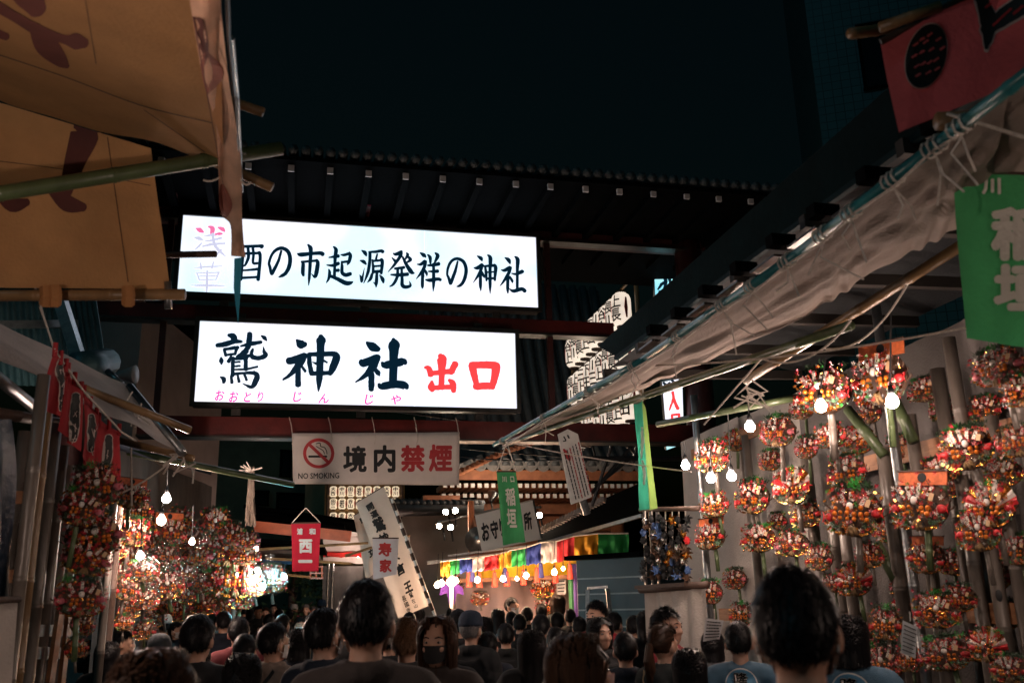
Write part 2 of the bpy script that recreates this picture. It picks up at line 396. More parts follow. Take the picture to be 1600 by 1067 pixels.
# ------------------------------------------------------------------ light boxes
M_LIT = glowmat('lit_acrylic', (0.93, 0.97, 1.10), .82, col2=(0.68, 0.92, 1.05), scale=1.3)
M_LIT2 = glowmat('lit_acrylic_lower', (0.93, 0.95, 1.06), .82, col2=(0.82, 0.93, 1.06), scale=1.1)
M_LITRED = glowmat('lit_red_film', (1.0, 0.055, 0.06), .72)
M_LITPINK = glowmat('lit_magenta_film', (0.80, 0.03, 0.33), .75)
M_FADE = glowmat('faded_film', (0.66, 0.67, 0.86), .7)
M_FADEP = glowmat('faded_pink_film', (0.95, 0.20, 0.42), .7)
def light_box(name, label, corners, litm):
    s0, s1, z0, z1 = rect(*corners)
    t = thing(name, label, 'sign', gpt((s0 + s1) / 2, z0, 0))
    m = MB(); gbox(m, s0 - .03, s1 + .03, z0 - .03, z1 + .03, -.03, .15); part(t, 'housing', m, M_FRAME)
    m = MB()
    for a, b, c, d in ((s0 - .05, s1 + .05, z0 - .05, z0), (s0 - .05, s1 + .05, z1, z1 + .05), (s0 - .05, s0, z0, z1), (s1, s1 + .05, z0, z1)):
        gbox(m, a, b, c, d, .152, .20)
    part(t, 'frame', m, M_FRAME)
    for k in range(3):
        a, b = s0 + (s1 - s0) * k / 3 + .001, s0 + (s1 - s0) * (k + 1) / 3 - .001
        m = MB(); gbox(m, a, b, z0, z1, .153, .172); part(t, 'panel', m, litm)
    for k in (.12, .5, .88):
        m = MB(); s = s0 + (s1 - s0) * k
        gbox(m, s - .05, s + .05, z1 + .051, z1 + .14, .06, .09); part(t, 'bracket', m, M_FRAME)
        m = MB(); gbox(m, s - .05, s + .05, z0 - .12, z0 - .051, .06, .09); part(t, 'bracket', m, M_FRAME)
    return t
up = light_box('light_box_sign', 'long backlit white sign with a single row of thin black brush characters', [(288, 346), (832, 379), (835, 487), (281, 464)], M_LIT)
lo = light_box('light_box_sign', 'lower backlit white sign with big black characters and two red ones', [(314, 509), (801, 527), (801, 643), (307, 633)], M_LIT2)
FACE = plane_map(GP + GN * .176, GN, .002)
ST = {}
ST['tori'] = (280, 340, 7.62, [[(720,345,30),(800,345,36),(960,340,40),(985,345,58)], [(760,440,36),(735,740,36)], [(760,430,30),(950,425,34)], [(950,420,50),(965,480,40),(940,740,46)], [(820,370,36),(825,470,40),(790,560,30),(760,580,18)], [(878,370,36),(885,440,34),(880,540,32),(930,545,34)], [(750,632,24),(870,622,30),(930,615,34)], [(740,720,34),(930,710,30)]])
ST['no1'] = (280, 340, 7.62, [[(1215,400,30),(1180,520,36),(1120,640,44),(1100,670,40),(1080,590,36),(1070,540,34),(1100,450,34),(1150,390,40),(1220,365,44),(1290,400,48),(1320,480,50),(1310,580,50),(1270,660,46),(1220,695,40),(1185,710,14)]])
ST['ichi'] = (460, 360, 8, [[(170,180,24),(200,220,56),(205,270,50)], [(35,290,14),(80,305,56),(200,293,44),(320,285,50),(355,300,56)], [(90,390,24),(108,420,46),(105,520,50),(112,565,34)], [(90,395,30),(280,380,34)], [(275,375,40),(292,410,50),(275,530,56),(255,585,36),(215,545,10)], [(205,270,48),(195,450,44),(185,600,36),(177,690,10)]])
ST['ki'] = (460, 360, 8, [[(490,205,22),(520,245,50),(510,330,46),(505,440,38),(500,570,40)], [(430,340,16),(500,330,36),(550,322,46)], [(405,435,16),(480,440,40),(550,415,48)], [(510,505,34),(550,500,46)], [(430,490,20),(440,530,40),(430,600,36),(400,655,14)], [(445,570,40),(540,610,50),(640,660,60),(700,658,48),(735,640,10)], [(580,305,16),(620,310,36),(690,290,40)], [(685,275,20),(700,320,48),(680,400,40),(660,430,20)], [(590,400,30),(680,390,34)], [(590,390,20),(595,450,38),(597,530,46),(640,560,52),(700,545,50)]])
ST['gen'] = (460, 360, 8, [[(840,250,14),(880,280,50),(900,318,24)], [(820,378,14),(865,393,48),(895,425,24)], [(815,555,8),(840,610,46),(838,645,30)], [(845,620,36),(875,470,6)], [(930,270,20),(1010,270,36),(1085,258,40),(1105,270,46)], [(945,275,40),(940,400,42),(915,540,40),(865,665,10)], [(1035,300,24),(1020,360,30)], [(975,370,24),(985,470,36),(980,535,34)], [(980,385,30),(1095,375,34)], [(1085,365,40),(1098,400,46),(1085,540,36)], [(990,452,28),(1080,445,28)], [(980,522,40),(1080,512,40)], [(1030,540,36),(1025,650,44),(1020,715,12)], [(1015,680,26),(985,648,8)], [(970,550,36),(950,610,40),(910,655,10)], [(1065,560,14),(1100,610,50),(1112,655,28)]])
ST['hatsu'] = (460, 360, 8, [[(1235,290,18),(1270,300,44),(1330,275,50)], [(1335,265,40),(1325,320,44),(1250,430,36),(1170,520,10)], [(1220,345,16),(1260,385,40)], [(1350,330,26),(1400,430,44),(1460,520,56),(1500,538,14)], [(1400,285,20),(1415,310,40),(1380,370,20)], [(1430,340,36),(1450,370,46),(1410,400,24)], [(1255,480,30),(1370,465,40)], [(1205,555,20),(1300,560,44),(1415,550,48)], [(1290,480,36),(1285,580,40),(1240,670,36),(1190,705,14)], [(1340,475,30),(1345,600,40),(1350,690,50),(1400,710,46),(1450,690,36),(1435,635,8)]])
ST['sho'] = (640, 370, 8, [[(130,200,14),(175,230,54),(200,255,24)], [(95,345,14),(140,345,40),(190,310,50)], [(200,310,40),(180,390,44),(130,470,34),(80,530,8)], [(165,420,40),(160,600,44),(160,645,18)], [(180,410,30),(210,455,36),(215,490,14)], [(225,225,20),(255,260,44),(260,330,30)], [(320,205,24),(350,240,52),(320,310,30),(305,340,20)], [(230,360,30),(300,355,40),(365,340,50)], [(240,435,24),(300,435,36),(350,432,48)], [(200,540,20),(260,545,50),(350,530,44),(385,540,40)], [(298,340,34),(300,560,44),(293,685,10)]])
ST['no2'] = (640, 370, 8, [[(600,310,26),(570,430,40),(530,540,44),(510,590,36),(490,520,36),(470,470,30),(480,390,34),(520,310,38),(590,275,40),(670,310,44),(705,400,46),(695,500,46),(660,580,44),(620,615,36),(585,622,10)]])
ST['jin'] = (640, 370, 8, [[(845,240,14),(890,270,50),(905,300,22)], [(805,390,16),(850,390,50),(905,350,44)], [(910,350,36),(885,430,42),(840,510,30),(795,575,8)], [(885,450,40),(885,600,42),(890,675,14)], [(900,440,30),(925,490,34),(935,515,12)], [(945,380,30),(955,460,38),(960,550,24)], [(930,370,28),(1060,360,40)], [(1060,355,40),(1075,390,48),(1068,480,38),(1065,545,30)], [(960,445,22),(1060,440,22)], [(960,525,30),(1065,520,34)], [(975,230,20),(1008,270,52),(1005,400,42),(1005,600,40),(1005,715,8)]])
ST['ja'] = (640, 370, 8, [[(1190,262,14),(1235,290,52),(1255,335,24)], [(1145,415,14),(1190,420,46),(1250,385,46)], [(1260,385,40),(1240,450,44),(1180,550,34),(1130,615,10)], [(1228,500,40),(1225,640,42),(1228,705,18)], [(1250,500,30),(1280,550,36),(1285,575,16)], [(1315,250,20),(1350,290,54),(1345,420,40),(1345,650,36)], [(1275,460,16),(1330,468,34),(1400,440,52),(1415,440,40)], [(1250,655,16),(1300,680,46),(1400,655,50),(1440,680,50)]])
for i, k in enumerate(ST):
    ox, oy, sc, st = ST[k]; part(up, 'character', brush(st, ox, oy, sc, FACE, 0.8, i), M_INKB)
part(up, 'faded_character', brush([[(200,130,14),(245,150,56),(285,175,26)], [(350,110,20),(395,130,56),(392,190,50)], [(465,120,20),(515,140,50),(540,165,24)], [(430,200,20),(480,195,34),(510,195,24)]], 280, 340, 7.62, FACE, 1.5), M_FADEP, label='faded pink brush marks')
part(up, 'faded_character', brush([[(180,240,14),(235,250,46),(285,270,16)], [(300,225,14),(390,210,30),(440,215,20)], [(310,280,14),(380,275,26),(500,245,30)], [(280,345,24),(400,320,36),(545,310,24)], [(190,385,16),(240,340,30),(275,300,10)], [(400,200,40),(420,320,40),(480,400,40),(560,470,12)], [(500,390,30),(440,450,26)]], 280, 340, 7.62, FACE, 1.5), M_FADE, label='worn grey brush character')
part(up, 'faded_character', brush([[(180,600,10),(300,590,26),(510,580,16)], [(255,545,20),(262,610,30)], [(410,530,20),(390,600,26)], [(200,665,16),(480,655,22)], [(215,670,20),(240,740,24)], [(470,660,24),(440,740,20)], [(240,700,16),(450,695,16)], [(240,745,16),(440,740,18)], [(140,810,14),(330,810,30),(540,815,14)], [(335,640,26),(330,800,40),(325,910,12)]], 280, 340, 7.62, FACE, 1.5), M_FADE, label='worn grey brush character')
BG = {}
BG['washi'] = (320, 510, 7.27, [[(270,100,36),(320,115,80),(345,165,60)], [(140,215,50),(220,205,60),(340,170,56),(420,175,30)], [(220,265,36),(240,330,40)], [(220,262,34),(330,245,40),(380,240,36)], [(365,245,44),(345,310,34)], [(240,325,28),(350,312,30)], [(300,335,26),(270,400,46)], [(185,350,14),(188,390,56),(190,430,20)], [(510,85,60),(505,150,66),(490,240,60),(430,300,46),(360,345,24)], [(410,225,24),(520,200,50),(640,180,40)], [(640,105,14),(675,130,48),(700,160,24)], [(545,260,30),(530,310,44),(548,350,56),(620,360,54),(690,330,56),(675,290,40),(665,235,12)], [(490,285,28),(450,330,26)], [(380,340,36),(520,335,40)], [(320,360,44),(315,560,46)], [(320,372,34),(480,362,40)], [(465,370,50),(465,490,50)], [(340,408,22),(400,404,24)], [(340,455,22),(400,450,24)], [(320,492,24),(470,486,26),(600,460,26)], [(310,545,34),(480,530,34),(560,530,50)], [(560,530,50),(595,560,62),(575,630,66),(530,690,46),(430,650,10)], [(175,575,14),(215,600,56),(215,640,36)], [(300,565,30),(308,640,40)], [(375,560,28),(390,630,36)], [(450,545,30),(475,610,34)]])
BG['jin'] = (320, 510, 7.27, [[(1045,155,30),(1090,200,106),(1140,205,60)], [(950,390,80),(1000,385,86),(1130,330,70)], [(1140,325,60),(1080,420,86),(980,540,50),(890,605,26)], [(1060,440,60),(1060,600,66),(1060,665,70)], [(1100,450,30),(1140,510,36)], [(1185,330,50),(1190,430,56),(1215,540,56)], [(1180,320,50),(1450,312,60)], [(1460,310,60),(1495,350,90),(1450,480,82),(1420,540,50)], [(1210,535,54),(1430,530,50)], [(1220,405,10),(1270,425,36)], [(1340,385,30),(1390,410,20)], [(1318,115,60),(1320,155,112),(1315,220,92),(1310,400,84),(1300,600,74),(1290,735,18)]])
BG['ja'] = (540, 515, 6.154, [[(205,125,30),(260,165,86),(315,190,50)], [(150,310,60),(180,320,80),(300,270,70)], [(310,262,60),(260,360,78),(190,440,48),(95,505,14)], [(248,420,56),(248,520,62),(246,575,54)], [(275,370,30),(310,415,50),(325,440,20)], [(460,95,40),(465,145,112),(462,260,84),(455,510,76)], [(350,320,30),(390,340,78),(540,310,78),(575,320,46)], [(320,525,30),(350,545,70),(480,525,76),(570,540,76),(590,560,40)]])
BG['de'] = (540, 515, 6.154, [[(910,250,50),(925,285,96),(925,400,64),(920,550,56)], [(765,365,30),(795,370,50),(820,430,66)], [(820,420,50),(1000,402,54),(1030,400,56)], [(1055,330,66),(1010,410,60)], [(830,500,30),(825,550,76),(835,580,50)], [(820,560,50),(1000,552,48)], [(995,485,30),(1030,520,62),(1038,590,50)]])
BG['guchi'] = (540, 515, 6.154, [[(1215,345,76),(1240,450,64),(1262,555,50)], [(1210,345,72),(1330,338,70),(1440,345,76)], [(1445,345,86),(1440,420,80),(1410,555,56)], [(1250,545,70),(1410,540,70)]])
for i, k in enumerate(BG):
    ox, oy, sc, st = BG[k]
    mb = brush(st, ox, oy, sc, FACE, 2.2, 20 + i); part(lo, 'character', mb, M_LITRED if k in ('de', 'guchi') else M_INKB)
for ch, (x0, y0, x1, y1) in {'お': (336, 609, 350, 626), 'お ': (358, 611, 372, 628), 'と': (381, 612, 392, 628), 'り': (402, 612, 411, 628), 'じ': (458, 612, 471, 628), 'ん': (498, 615, 514, 630), 'じ ': (570, 616, 583, 632), 'や': (610, 617, 626, 632)}.items():
    part(lo, 'small_character', text_on(ch.strip(), [(x0 + 2, y0), (x1 + 2, y0), (x1 - 1, y1), (x0 - 1, y1)], FACE, .018), M_LITPINK)
# ------------------------------------------------------------------ no smoking banner tied under the gate
nb = thing('no_smoking_banner', 'white cloth banner with red no smoking symbol hung under the gate', 'banner', gpt(*gs(590, 758), .12))
bm = sheet([G(456, 677, .12), G(718, 675, .12), G(717, 758, .12), G(458, 756, .12)], 40, 12, .012, 2.2, .7, seed=4)
thicken(part(nb, 'cloth', bm, cloth('banner_cotton', (0.74, 0.68, 0.64), .3, .12), True), .003)
NBM = drop(bm.bvh(), .007)
for ch, q, mm in (('境', (536, 696, 573, 738), M_BLACK), ('内', (584, 695, 618, 738), M_BLACK), ('禁', (626, 695, 664, 737), M_REDINK), ('煙', (670, 694, 707, 737), M_REDINK)):
    part(nb, 'character', text_on(ch, [(q[0], q[1]), (q[2], q[1]), (q[2], q[3]), (q[0], q[3])], NBM, .038), mm)
part(nb, 'lettering', text_on('NO SMOKING', [(466, 739), (530, 738), (530, 747), (466, 748)], NBM, .015), M_BLACK)
ring = [(498 + 22 * math.cos(a), 708 + 21 * math.sin(a), 5) for a in [i * math.pi / 8 for i in range(17)]]
part(nb, 'prohibition_ring', brush([ring, [(483, 694, 5), (513, 722, 5)]], 0, 0, 1, NBM), M_REDINK)
part(nb, 'cigarette_symbol', brush([[(483, 713, 3.4), (504, 713, 3.4)], [(506, 713, 3.2), (510, 713, 3.2)], [(494, 693, 1.3), (500, 692, 1.4), (501, 697, 1.4), (507, 699, 1.4), (510, 704, 1.3), (511, 709, 1.2)], [(494, 697, 1.2), (499, 700, 1.2), (505, 704, 1.2), (507, 709, 1.1)]], 0, 0, 1, NBM), M_BLACK)
for px in (457, 518, 586, 652, 717):
    m = MB(); m.tube([G(px, 680, .115), G(px - 2, 664, .09), G(px - 5, 652, .04)], .006, 5); m.tube([G(px, 677, .12), G(px + 1, 685, .13), G(px - 1, 694, .13)], .004, 4); part(nb, 'tie_cord', m, M_CORD)
# ================================================================== buildings round the lane
def facade(name, label, c0, c1, z0, z1, depthv, m, wins, wm, frame=True):
    """box building; front face from ground points c0 to c1, windows = (u0,u1,zb,zt)"""
    c0, c1 = groundz(V(c0)), groundz(V(c1)); X = (c1 - c0).normalized(); n = X.cross(V((0, 0, 1))); L = (c1 - c0).length
    t = thing(name, label, 'building', (c0 + c1) / 2)
    mb = MB(); mb.box((c0 + c1) / 2 - n * depthv / 2 + V((0, 0, (z0 + z1) / 2)), (L, depthv, z1 - z0), axes=(X, n, V((0, 0, 1)))); part(t, 'wall', mb, m)
    mb = MB(); mb.box((c0 + c1) / 2 - n * depthv / 2 + V((0, 0, z1 + .15)), (L + .3, depthv + .3, .3), axes=(X, n, V((0, 0, 1)))); part(t, 'parapet', mb, M_DARK)
    for (u0, u1, a, b) in wins:
        c = c0 + X * ((u0 + u1) / 2) + V((0, 0, (a + b) / 2)); mb = MB()
        for dx, dz, sx, sz in ((0, (b - a) / 2, u1 - u0 + .1, .07), (0, -(b - a) / 2, u1 - u0 + .1, .07), (-(u1 - u0) / 2, 0, .07, b - a - .07), ((u1 - u0) / 2, 0, .07, b - a - .07)):
            mb.box(c + X * dx + V((0, 0, dz)) + n * .03, (sx, .09, sz), axes=(X, n, V((0, 0, 1))))
        f = part(t, 'window', mb, M_DARK); mb = MB(); mb.box(c + n * .012, (u1 - u0 - .07, .02, b - a - .07), axes=(X, n, V((0, 0, 1)))); part(f, 'pane', mb, wm)
    return t
M_GLASSD = mat('dark_window', (0.006, 0.012, 0.016), 0.12, 0, 0.2, 4)
mt = mat('teal_tile_cladding', (0.05, 0.085, 0.09), 0.35, 0, 0.15, 2)
N, L = mt.node_tree.nodes, mt.node_tree.links
bk = N.new('ShaderNodeTexBrick'); bk.offset = 0.0; bk.inputs['Scale'].default_value = 1.0; bk.inputs['Brick Width'].default_value = .22; bk.inputs['Row Height'].default_value = .22; bk.inputs['Mortar Size'].default_value = .012
bk.inputs['Color1'].default_value = (.035, .12, .14, 1); bk.inputs['Color2'].default_value = (.03, .10, .118, 1); bk.inputs['Mortar'].default_value = (.012, .04, .046, 1)
mp_ = [n for n in N if n.type == 'MAPPING'][0]; mp_.inputs['Rotation'].default_value = (rad(90), 0, 0)
L.new(mp_.outputs[0], bk.inputs['Vector']); L.new(bk.outputs[0], N['Principled BSDF'].inputs['Base Color'])
p0 = at(1272, 120, 24); p1 = at(1700, 120, 22.0)
facade('apartment_tower', 'tall dark teal tiled building above the right stall roof', p0, p1, 0, 26, 12, mt, [((groundz(at(1345, 90, 23.8)) - groundz(p0)).length, (groundz(at(1345, 90, 23.8)) - groundz(p0)).length + .9, at(1380, 150, 23.8).z, at(1380, 35, 23.8).z), ((groundz(at(1345, 90, 23.8)) - groundz(p0)).length, (groundz(at(1345, 90, 23.8)) - groundz(p0)).length + .9, at(1380, 320, 23.8).z, at(1380, 215, 23.8).z)], M_GLASSD)
p0, p1 = at(330, 730, 34), at(482, 730, 36); zt = at(400, 668, 35).z; X = (groundz(p1) - groundz(p0)).length
facade('green_building', 'plain green grey building with dark windows behind the left stalls', p0, p1, 0, zt, 8, mat('green_render', (0.09, 0.145, 0.11), .8, 0, .2, 2), [(X * .38, X * .58, at(430, 790, 35).z, at(430, 768, 35).z), (X * .68, X * .98, at(430, 795, 35).z, at(430, 770, 35).z), (X * .70, X * .8, at(430, 742, 35).z, at(430, 700, 35).z)], M_GLASSD)
p0, p1 = at(478, 730, 33), at(512, 730, 33)
facade('narrow_building', 'narrow cream building edge beside the lantern rack', p0, p1, 0, at(495, 740, 33).z, 6, mat('cream_render', (0.32, 0.25, 0.14), .8, 0, .2, 2), [], M_GLASSD)
p0, p1 = at(150, 560, 17), at(217, 560, 17)
facade('white_sided_house', 'white siding house wall behind the corrugated shed', p0, p1, 0, at(200, 462, 17).z, 5, mat('white_siding', (0.34, 0.27, 0.25), .7, 0, .15, 2), [], M_GLASSD)
# corrugated shed at the left
sh = thing('corrugated_shed', 'teal corrugated metal shed wall at the left edge', 'shed', groundz(at(90, 540, 9)))
def corr(mb, tl, tr, br, bl, nr, amp):
    tl, tr, br, bl = [V(q) for q in (tl, tr, br, bl)]; n = (tr - tl).cross(bl - tl).normalized(); k = nr * 6
    mb.grid(lambda u, v: (tl * (1 - u) + tr * u) * (1 - v) + (bl * (1 - u) + br * u) * v + n * amp * math.sin(u * nr * 6.2832), k, 4); return mb
M_CORR = mat('teal_corrugated_iron', (0.045, 0.11, 0.125), .45, .3, .35, 3, .2, 20)
part(sh, 'wall_sheet', corr(MB(), at(-60, 458, 8.6), at(150, 464, 9.4), at(172, 606, 9.2), at(-60, 600, 8.4), 22, .012), M_CORR, True)
m = MB(); m.beam(at(92, 462, 8.6), at(128, 575, 8.4), .10, .10); part(sh, 'brace', m, M_STEEL)
m = MB(); m.beam(at(-40, 508, 8.4), at(122, 506, 8.9), .05, .07); part(sh, 'rail', m, M_STEEL)
m = MB(); m.tube([at(122, 572, 8.3), at(145, 570, 8.6), at(168, 565, 8.9)], [.13, .14, .13], 12); part(sh, 'duct', m, M_CORR, True)
m = MB(); m.tube([at(168, 580, 8.5), at(190, 600, 8.4)], .03, 8); part(sh, 'pipe', m, M_STEEL, True)
m = MB(); m.lathe([(.015, 0), (.02, .08), (.085, .25), (.088, .26)], at(168, 586, 8.6), 12, axes=(V((0, 1, 0)), V((0, 0, 1)), V((1, 0, 0)))); part(sh, 'horn_speaker', m, mat('grey_horn', (.25, .25, .25), .6), True)

# ================================================================== near left canopy
cn = thing('orange_canopy', 'orange brown canvas canopy with dark brush marks at the upper left', 'canopy', groundz(at(150, 250, 4)))
M_ORC = cloth('orange_canvas', (0.58, 0.30, 0.12), .45, .25, .5, 1.6)
A = sheet([at(-420, -140, 2.5), at(338, -140, 2.2), at(350, 258, 4.4), at(-300, 70, 4.3)], 40, 30, .012, 2.0, .8, seed=2)
part(cn, 'roof_sheet', A, M_ORC, True)
B = sheet([at(-300, 70, 4.36), at(236, 232, 4.45), at(264, 452, 4.6), at(-300, 447, 4.45)], 40, 20, .01, 1.8, .8, seed=5)
part(cn, 'end_sheet', B, M_ORC, True)
M_BRN = mat('brown_paint', (0.10, 0.028, 0.022), .8, 0, .25, 6)
mA, mB_ = drop(A.bvh(), .008), drop(B.bvh(), .008)
part(cn, 'brush_mark', brush([[(118, 198, 8), (133, 205, 44), (118, 250, 34), (105, 290, 24), (95, 305, 30)]], 0, 0, 1, mB_), M_BRN)
part(cn, 'brush_mark', brush([[(80, 300, 10), (105, 318, 26), (130, 324, 14)]], 0, 0, 1, mB_), M_BRN)
part(cn, 'brush_mark', brush([[(0, 300, 20), (20, 320, 24), (42, 316, 12)]], 0, 0, 1, mB_), M_BRN)
part(cn, 'brush_mark', brush([[(-40, -10, 20), (20, 25, 16), (60, 48, 18), (100, 62, 14), (118, 65, 26), (132, 68, 16)], [(55, 45, 20), (72, 70, 36), (95, 95, 22), (105, 104, 8)]], 0, 0, 1, mA), M_BRN)
part(cn, 'brush_mark', brush([[(20, -30, 40), (45, -5, 44), (58, 15, 30)], [(-10, 50, 14), (10, 58, 12)]], 0, 0, 1, mA), M_BRN)
M_SEAM = mat('seam_thread', (0.14, 0.07, 0.035), .9)
part(cn, 'seam', brush([[(-20, 80, 1.8), (100, 120, 1.8), (220, 165, 1.8), (330, 192, 1.8)], [(130, -20, 1.4), (150, 100, 1.4)], [(225, 172, 1.2), (320, 238, 1.2)]], 0, 0, 1, mA), M_SEAM)
part(cn, 'seam', brush([[(168, 215, 1.6), (180, 300, 1.6), (200, 440, 1.6)], [(-20, 250, 1.2), (100, 265, 1.2), (235, 290, 1.2)]], 0, 0, 1, mB_), M_SEAM)
def strip(Lp, Rp, ds, k=6):
    Lc, Rc = catmull([(x, y, 0) for x, y in Lp], 6), catmull([(x, y, 0) for x, y in Rp], 6); Dc = catmull([(d, 0, 0) for d in ds], 6); mb = MB(); n = len(Lc) - 1
    def f(u, v):
        i = min(int(round(v * n)), n); p = Lc[i] * (1 - u) + Rc[i] * u; return at(p[0], p[1], Dc[i][0] + .05 * math.sin(u * 7 + v * 9) * (1 - .4 * v))
    mb.grid(f, k, n); return mb
S = strip([(282, -80), (296, 0), (306, 60), (318, 130), (336, 190), (341, 260), (344, 330), (360, 352), (361, 400)], [(350, -80), (345, 0), (350, 60), (358, 130), (368, 190), (377, 260), (378, 330), (381, 380), (384, 402)], [2.2, 2.5, 2.8, 3.3, 3.8, 4.2, 4.5, 4.7, 4.8])
part(cn, 'valance', S, cloth('peach_canvas', (0.82, 0.52, 0.36), .35, .25, .5, 4), True)
mS = drop(S.bvh(), .008)
part(cn, 'scallop_mark', brush([[(306, 40, 30), (318, 70, 16), (322, 90, 6)]], 0, 0, 1, mS), M_BRN)
part(cn, 'scallop_mark', brush([[(322, 84, 10), (326, 115, 48), (322, 146, 8)]], 0, 0, 1, mS), mat('rose_paint', (.30, .10, .07), .8))
part(cn, 'scallop_mark', brush([[(347, 290, 6), (352, 320, 22), (350, 342, 6)]], 0, 0, 1, mS), mat('rose_paint', (.30, .10, .07), .8))
m = MB(); m.add([at(366, 404, 4.8), at(378, 402, 4.8), at(376, 455, 4.82), at(372, 508, 4.84), at(365, 450, 4.82)], [(0, 1, 2, 3, 4)]); part(cn, 'blue_tape', m, cloth('blue_tape', (.03, .22, .32), .5, .3))
m = MB(); m.tube([at(352, -90, 2.2), at(357, 60, 2.9), at(366, 150, 3.6), at(376, 300, 4.5)], .007, 5); part(cn, 'edge_rope', m, M_PLAST)
m = MB(); m.tube([at(363, 60, 2.95), at(371, 150, 3.62), at(378, 300, 4.52)], .007, 6); part(cn, 'edge_pipe', m, M_STEEL)
def pole(root, a, b, r, m, nm='bamboo_pole', seed=0, bend=0, step=.32):
    return part(root, nm, bamboo(MB(), a, b, r, step, 10, seed, bend=bend), m, True)
pole(cn, at(-160, 328, 3.7), at(440, 232, 4.45), .033, M_BAMG, seed=1)
pole(cn, at(280, 130, 4.2), at(411, 176, 4.2), .022, M_BAMT, seed=2)
pole(cn, at(300, 238, 4.5), at(425, 293, 4.5), .024, M_BAMT, seed=3)
pole(cn, at(-160, 463, 4.5), at(289, 460, 4.62), .028, M_BAMT, seed=4)
pole(cn, at(220, 399, 5.0), at(338, 397, 5.0), .018, M_WOODD, 'stick', seed=5)
pole(cn, at(262, 440, 4.62), at(263, 483, 4.62), .018, M_STEEL, 'pipe', seed=6)
for x in (72, 85, 200):
    m = MB(); m.tube([at(x, 448, 4.44), at(x + 1, 462, 4.43), at(x, 476, 4.45)], .03, 6); part(cn, 'tie_loop', m, M_ORC)
for a, b in (((320, 172), (350, 180)), ((318, 282), (352, 270)), ((376, 280), (392, 285)), ((372, 225), (384, 240))):
    m = MB(); m.tube(sag(at(*a, 4.3), at(*b, 4.3), .02, 5), .005, 5); part(cn, 'loose_cord', m, M_CORD)

# ================================================================== left stall: grey awning, pipes, flag row
la = thing('grey_awning', 'weathered grey canvas awning with steel pipe edge over the left stall', 'awning', groundz(at(150, 620, 5.6)))
GA = sheet([at(-60, 478, 5.6), at(206, 606, 6.4), at(288, 708, 6.0), at(-30, 545, 4.6)], 30, 14, .012, 2, .6, seed=8)
part(la, 'canvas', GA, cloth('grey_canvas', (0.62, 0.57, 0.55), .3, .2, .5, 3), True)
m = MB(); m.tube([at(202, 604, 6.35), at(286, 708, 5.95)], .03, 12); part(la, 'steel_pipe', m, M_STEEL, True)
m = MB(); m.tube([at(-60, 545, 4.3), at(62, 643, 5.2)], .032, 12); part(la, 'steel_pipe', m, M_STEEL, True)
pole(la, at(-40, 540, 5.2), at(297, 672, 6.0), .026, M_BAMT, seed=7)
pole(la, at(186, 688, 6.2), at(301, 716, 6.0), .024, M_BAMT, seed=8)
pole(la, at(200, 706, 7.0), at(458, 757, 8.0), .026, M_BAMG, seed=9)
pole(la, at(-60, 636, 4.9), at(100, 662, 5.6), .032, M_WOODD, seed=10)
for a, b, s in (((278, 712), (190, 770), .02), ((207, 612), (163, 656), .03), ((55, 450), (84, 545), .0), ((205, 700), (206, 790), .0)):
    m = MB(); m.tube(sag(at(*a, 5.9), at(*b, 5.7), s), .006, 5); part(la, 'rope', m, M_CORD)
for px, py in ((218, 640), (281, 708), (295, 730)):
    m = MB(); rng = random.Random(px)
    for k in range(4):
        a = at(px, py, 6.0); m.tube([a, a + V((rng.uniform(-.06, .06), -.02, rng.uniform(-.03, .05))), a + V((rng.uniform(-.1, .1), -.03, rng.uniform(-.14, -.04)))], .006, 5)
    part(la, 'knot', m, M_CORD)
fr = thing('red_flag_row', 'row of four red cloth flags with black marks hanging at the left', 'flags', groundz(at(125, 700, 5.0)))
M_FLAG2 = cloth('faded_red_cloth', (0.66, 0.13, 0.14), .3, .2, .35, 5)
M_FLAG = cloth('red_flag_cloth', (0.52, 0.045, 0.055), .35, .2, .35, 5)
FL = [((85, 550), (104, 577), (91, 652), (61, 633)), ((105, 580), (128, 612), (125, 705), (88, 672)), ((130, 614), (152, 652), (148, 738), (126, 713)), ((153, 655), (188, 676), (185, 752), (146, 742))]
MARK = [[(97, 562, 8), (93, 580, 11), (98, 600, 8), (96, 622, 6), (95, 640, 4)], [(119, 618, 11), (117, 645, 14), (116, 670, 14), (114, 686, 10)], [(143, 650, 8), (144, 675, 13), (142, 702, 9)], [(170, 683, 10), (168, 710, 14), (165, 735, 10)]]
M_FEDGE = mat('pale_print', (0.55, 0.45, 0.42), .8)
for i, q in enumerate(FL):
    ds = [4.5 + .3 * i, 4.65 + .3 * i, 4.6 + .3 * i, 4.45 + .3 * i]
    sm = sheet([at(*p, d) for p, d in zip(q, ds)], 14, 14, .015, 1.3, .5, seed=i); f = part(fr, 'flag', sm, M_FLAG, True); mm = drop(sm.bvh(), .006)
    part(f, 'print_outline', brush([[(x, y, w_ + 3) for x, y, w_ in MARK[i]]], 0, 0, 1, mm, .5, i), M_FEDGE)
    rr = random.Random(i)
    part(f, 'print', brush([MARK[i]], 0, 0, 1, drop(sm.bvh(), .009), .8, i + 9), M_BLACK)
    part(f, 'print_speck', brush([[(x + rr.uniform(-3, 3), y + rr.uniform(-8, 8), 1.2), (x + rr.uniform(-1, 5), y + rr.uniform(-8, 8) + 1, 1.2)] for x, y, w_ in MARK[i][1:4] for _ in range(2)], 0, 0, 1, drop(sm.bvh(), .012)), M_FEDGE)
    for k in (.05, .5, .95):
        m = MB(); a = V(at(*q[0], ds[0])).lerp(V(at(*q[1], ds[1])), k); m.tube([a - V((0, 0, .02)), a + V((0, -.005, .05))], .012, 6); part(f, 'tie', m, M_FLAG)
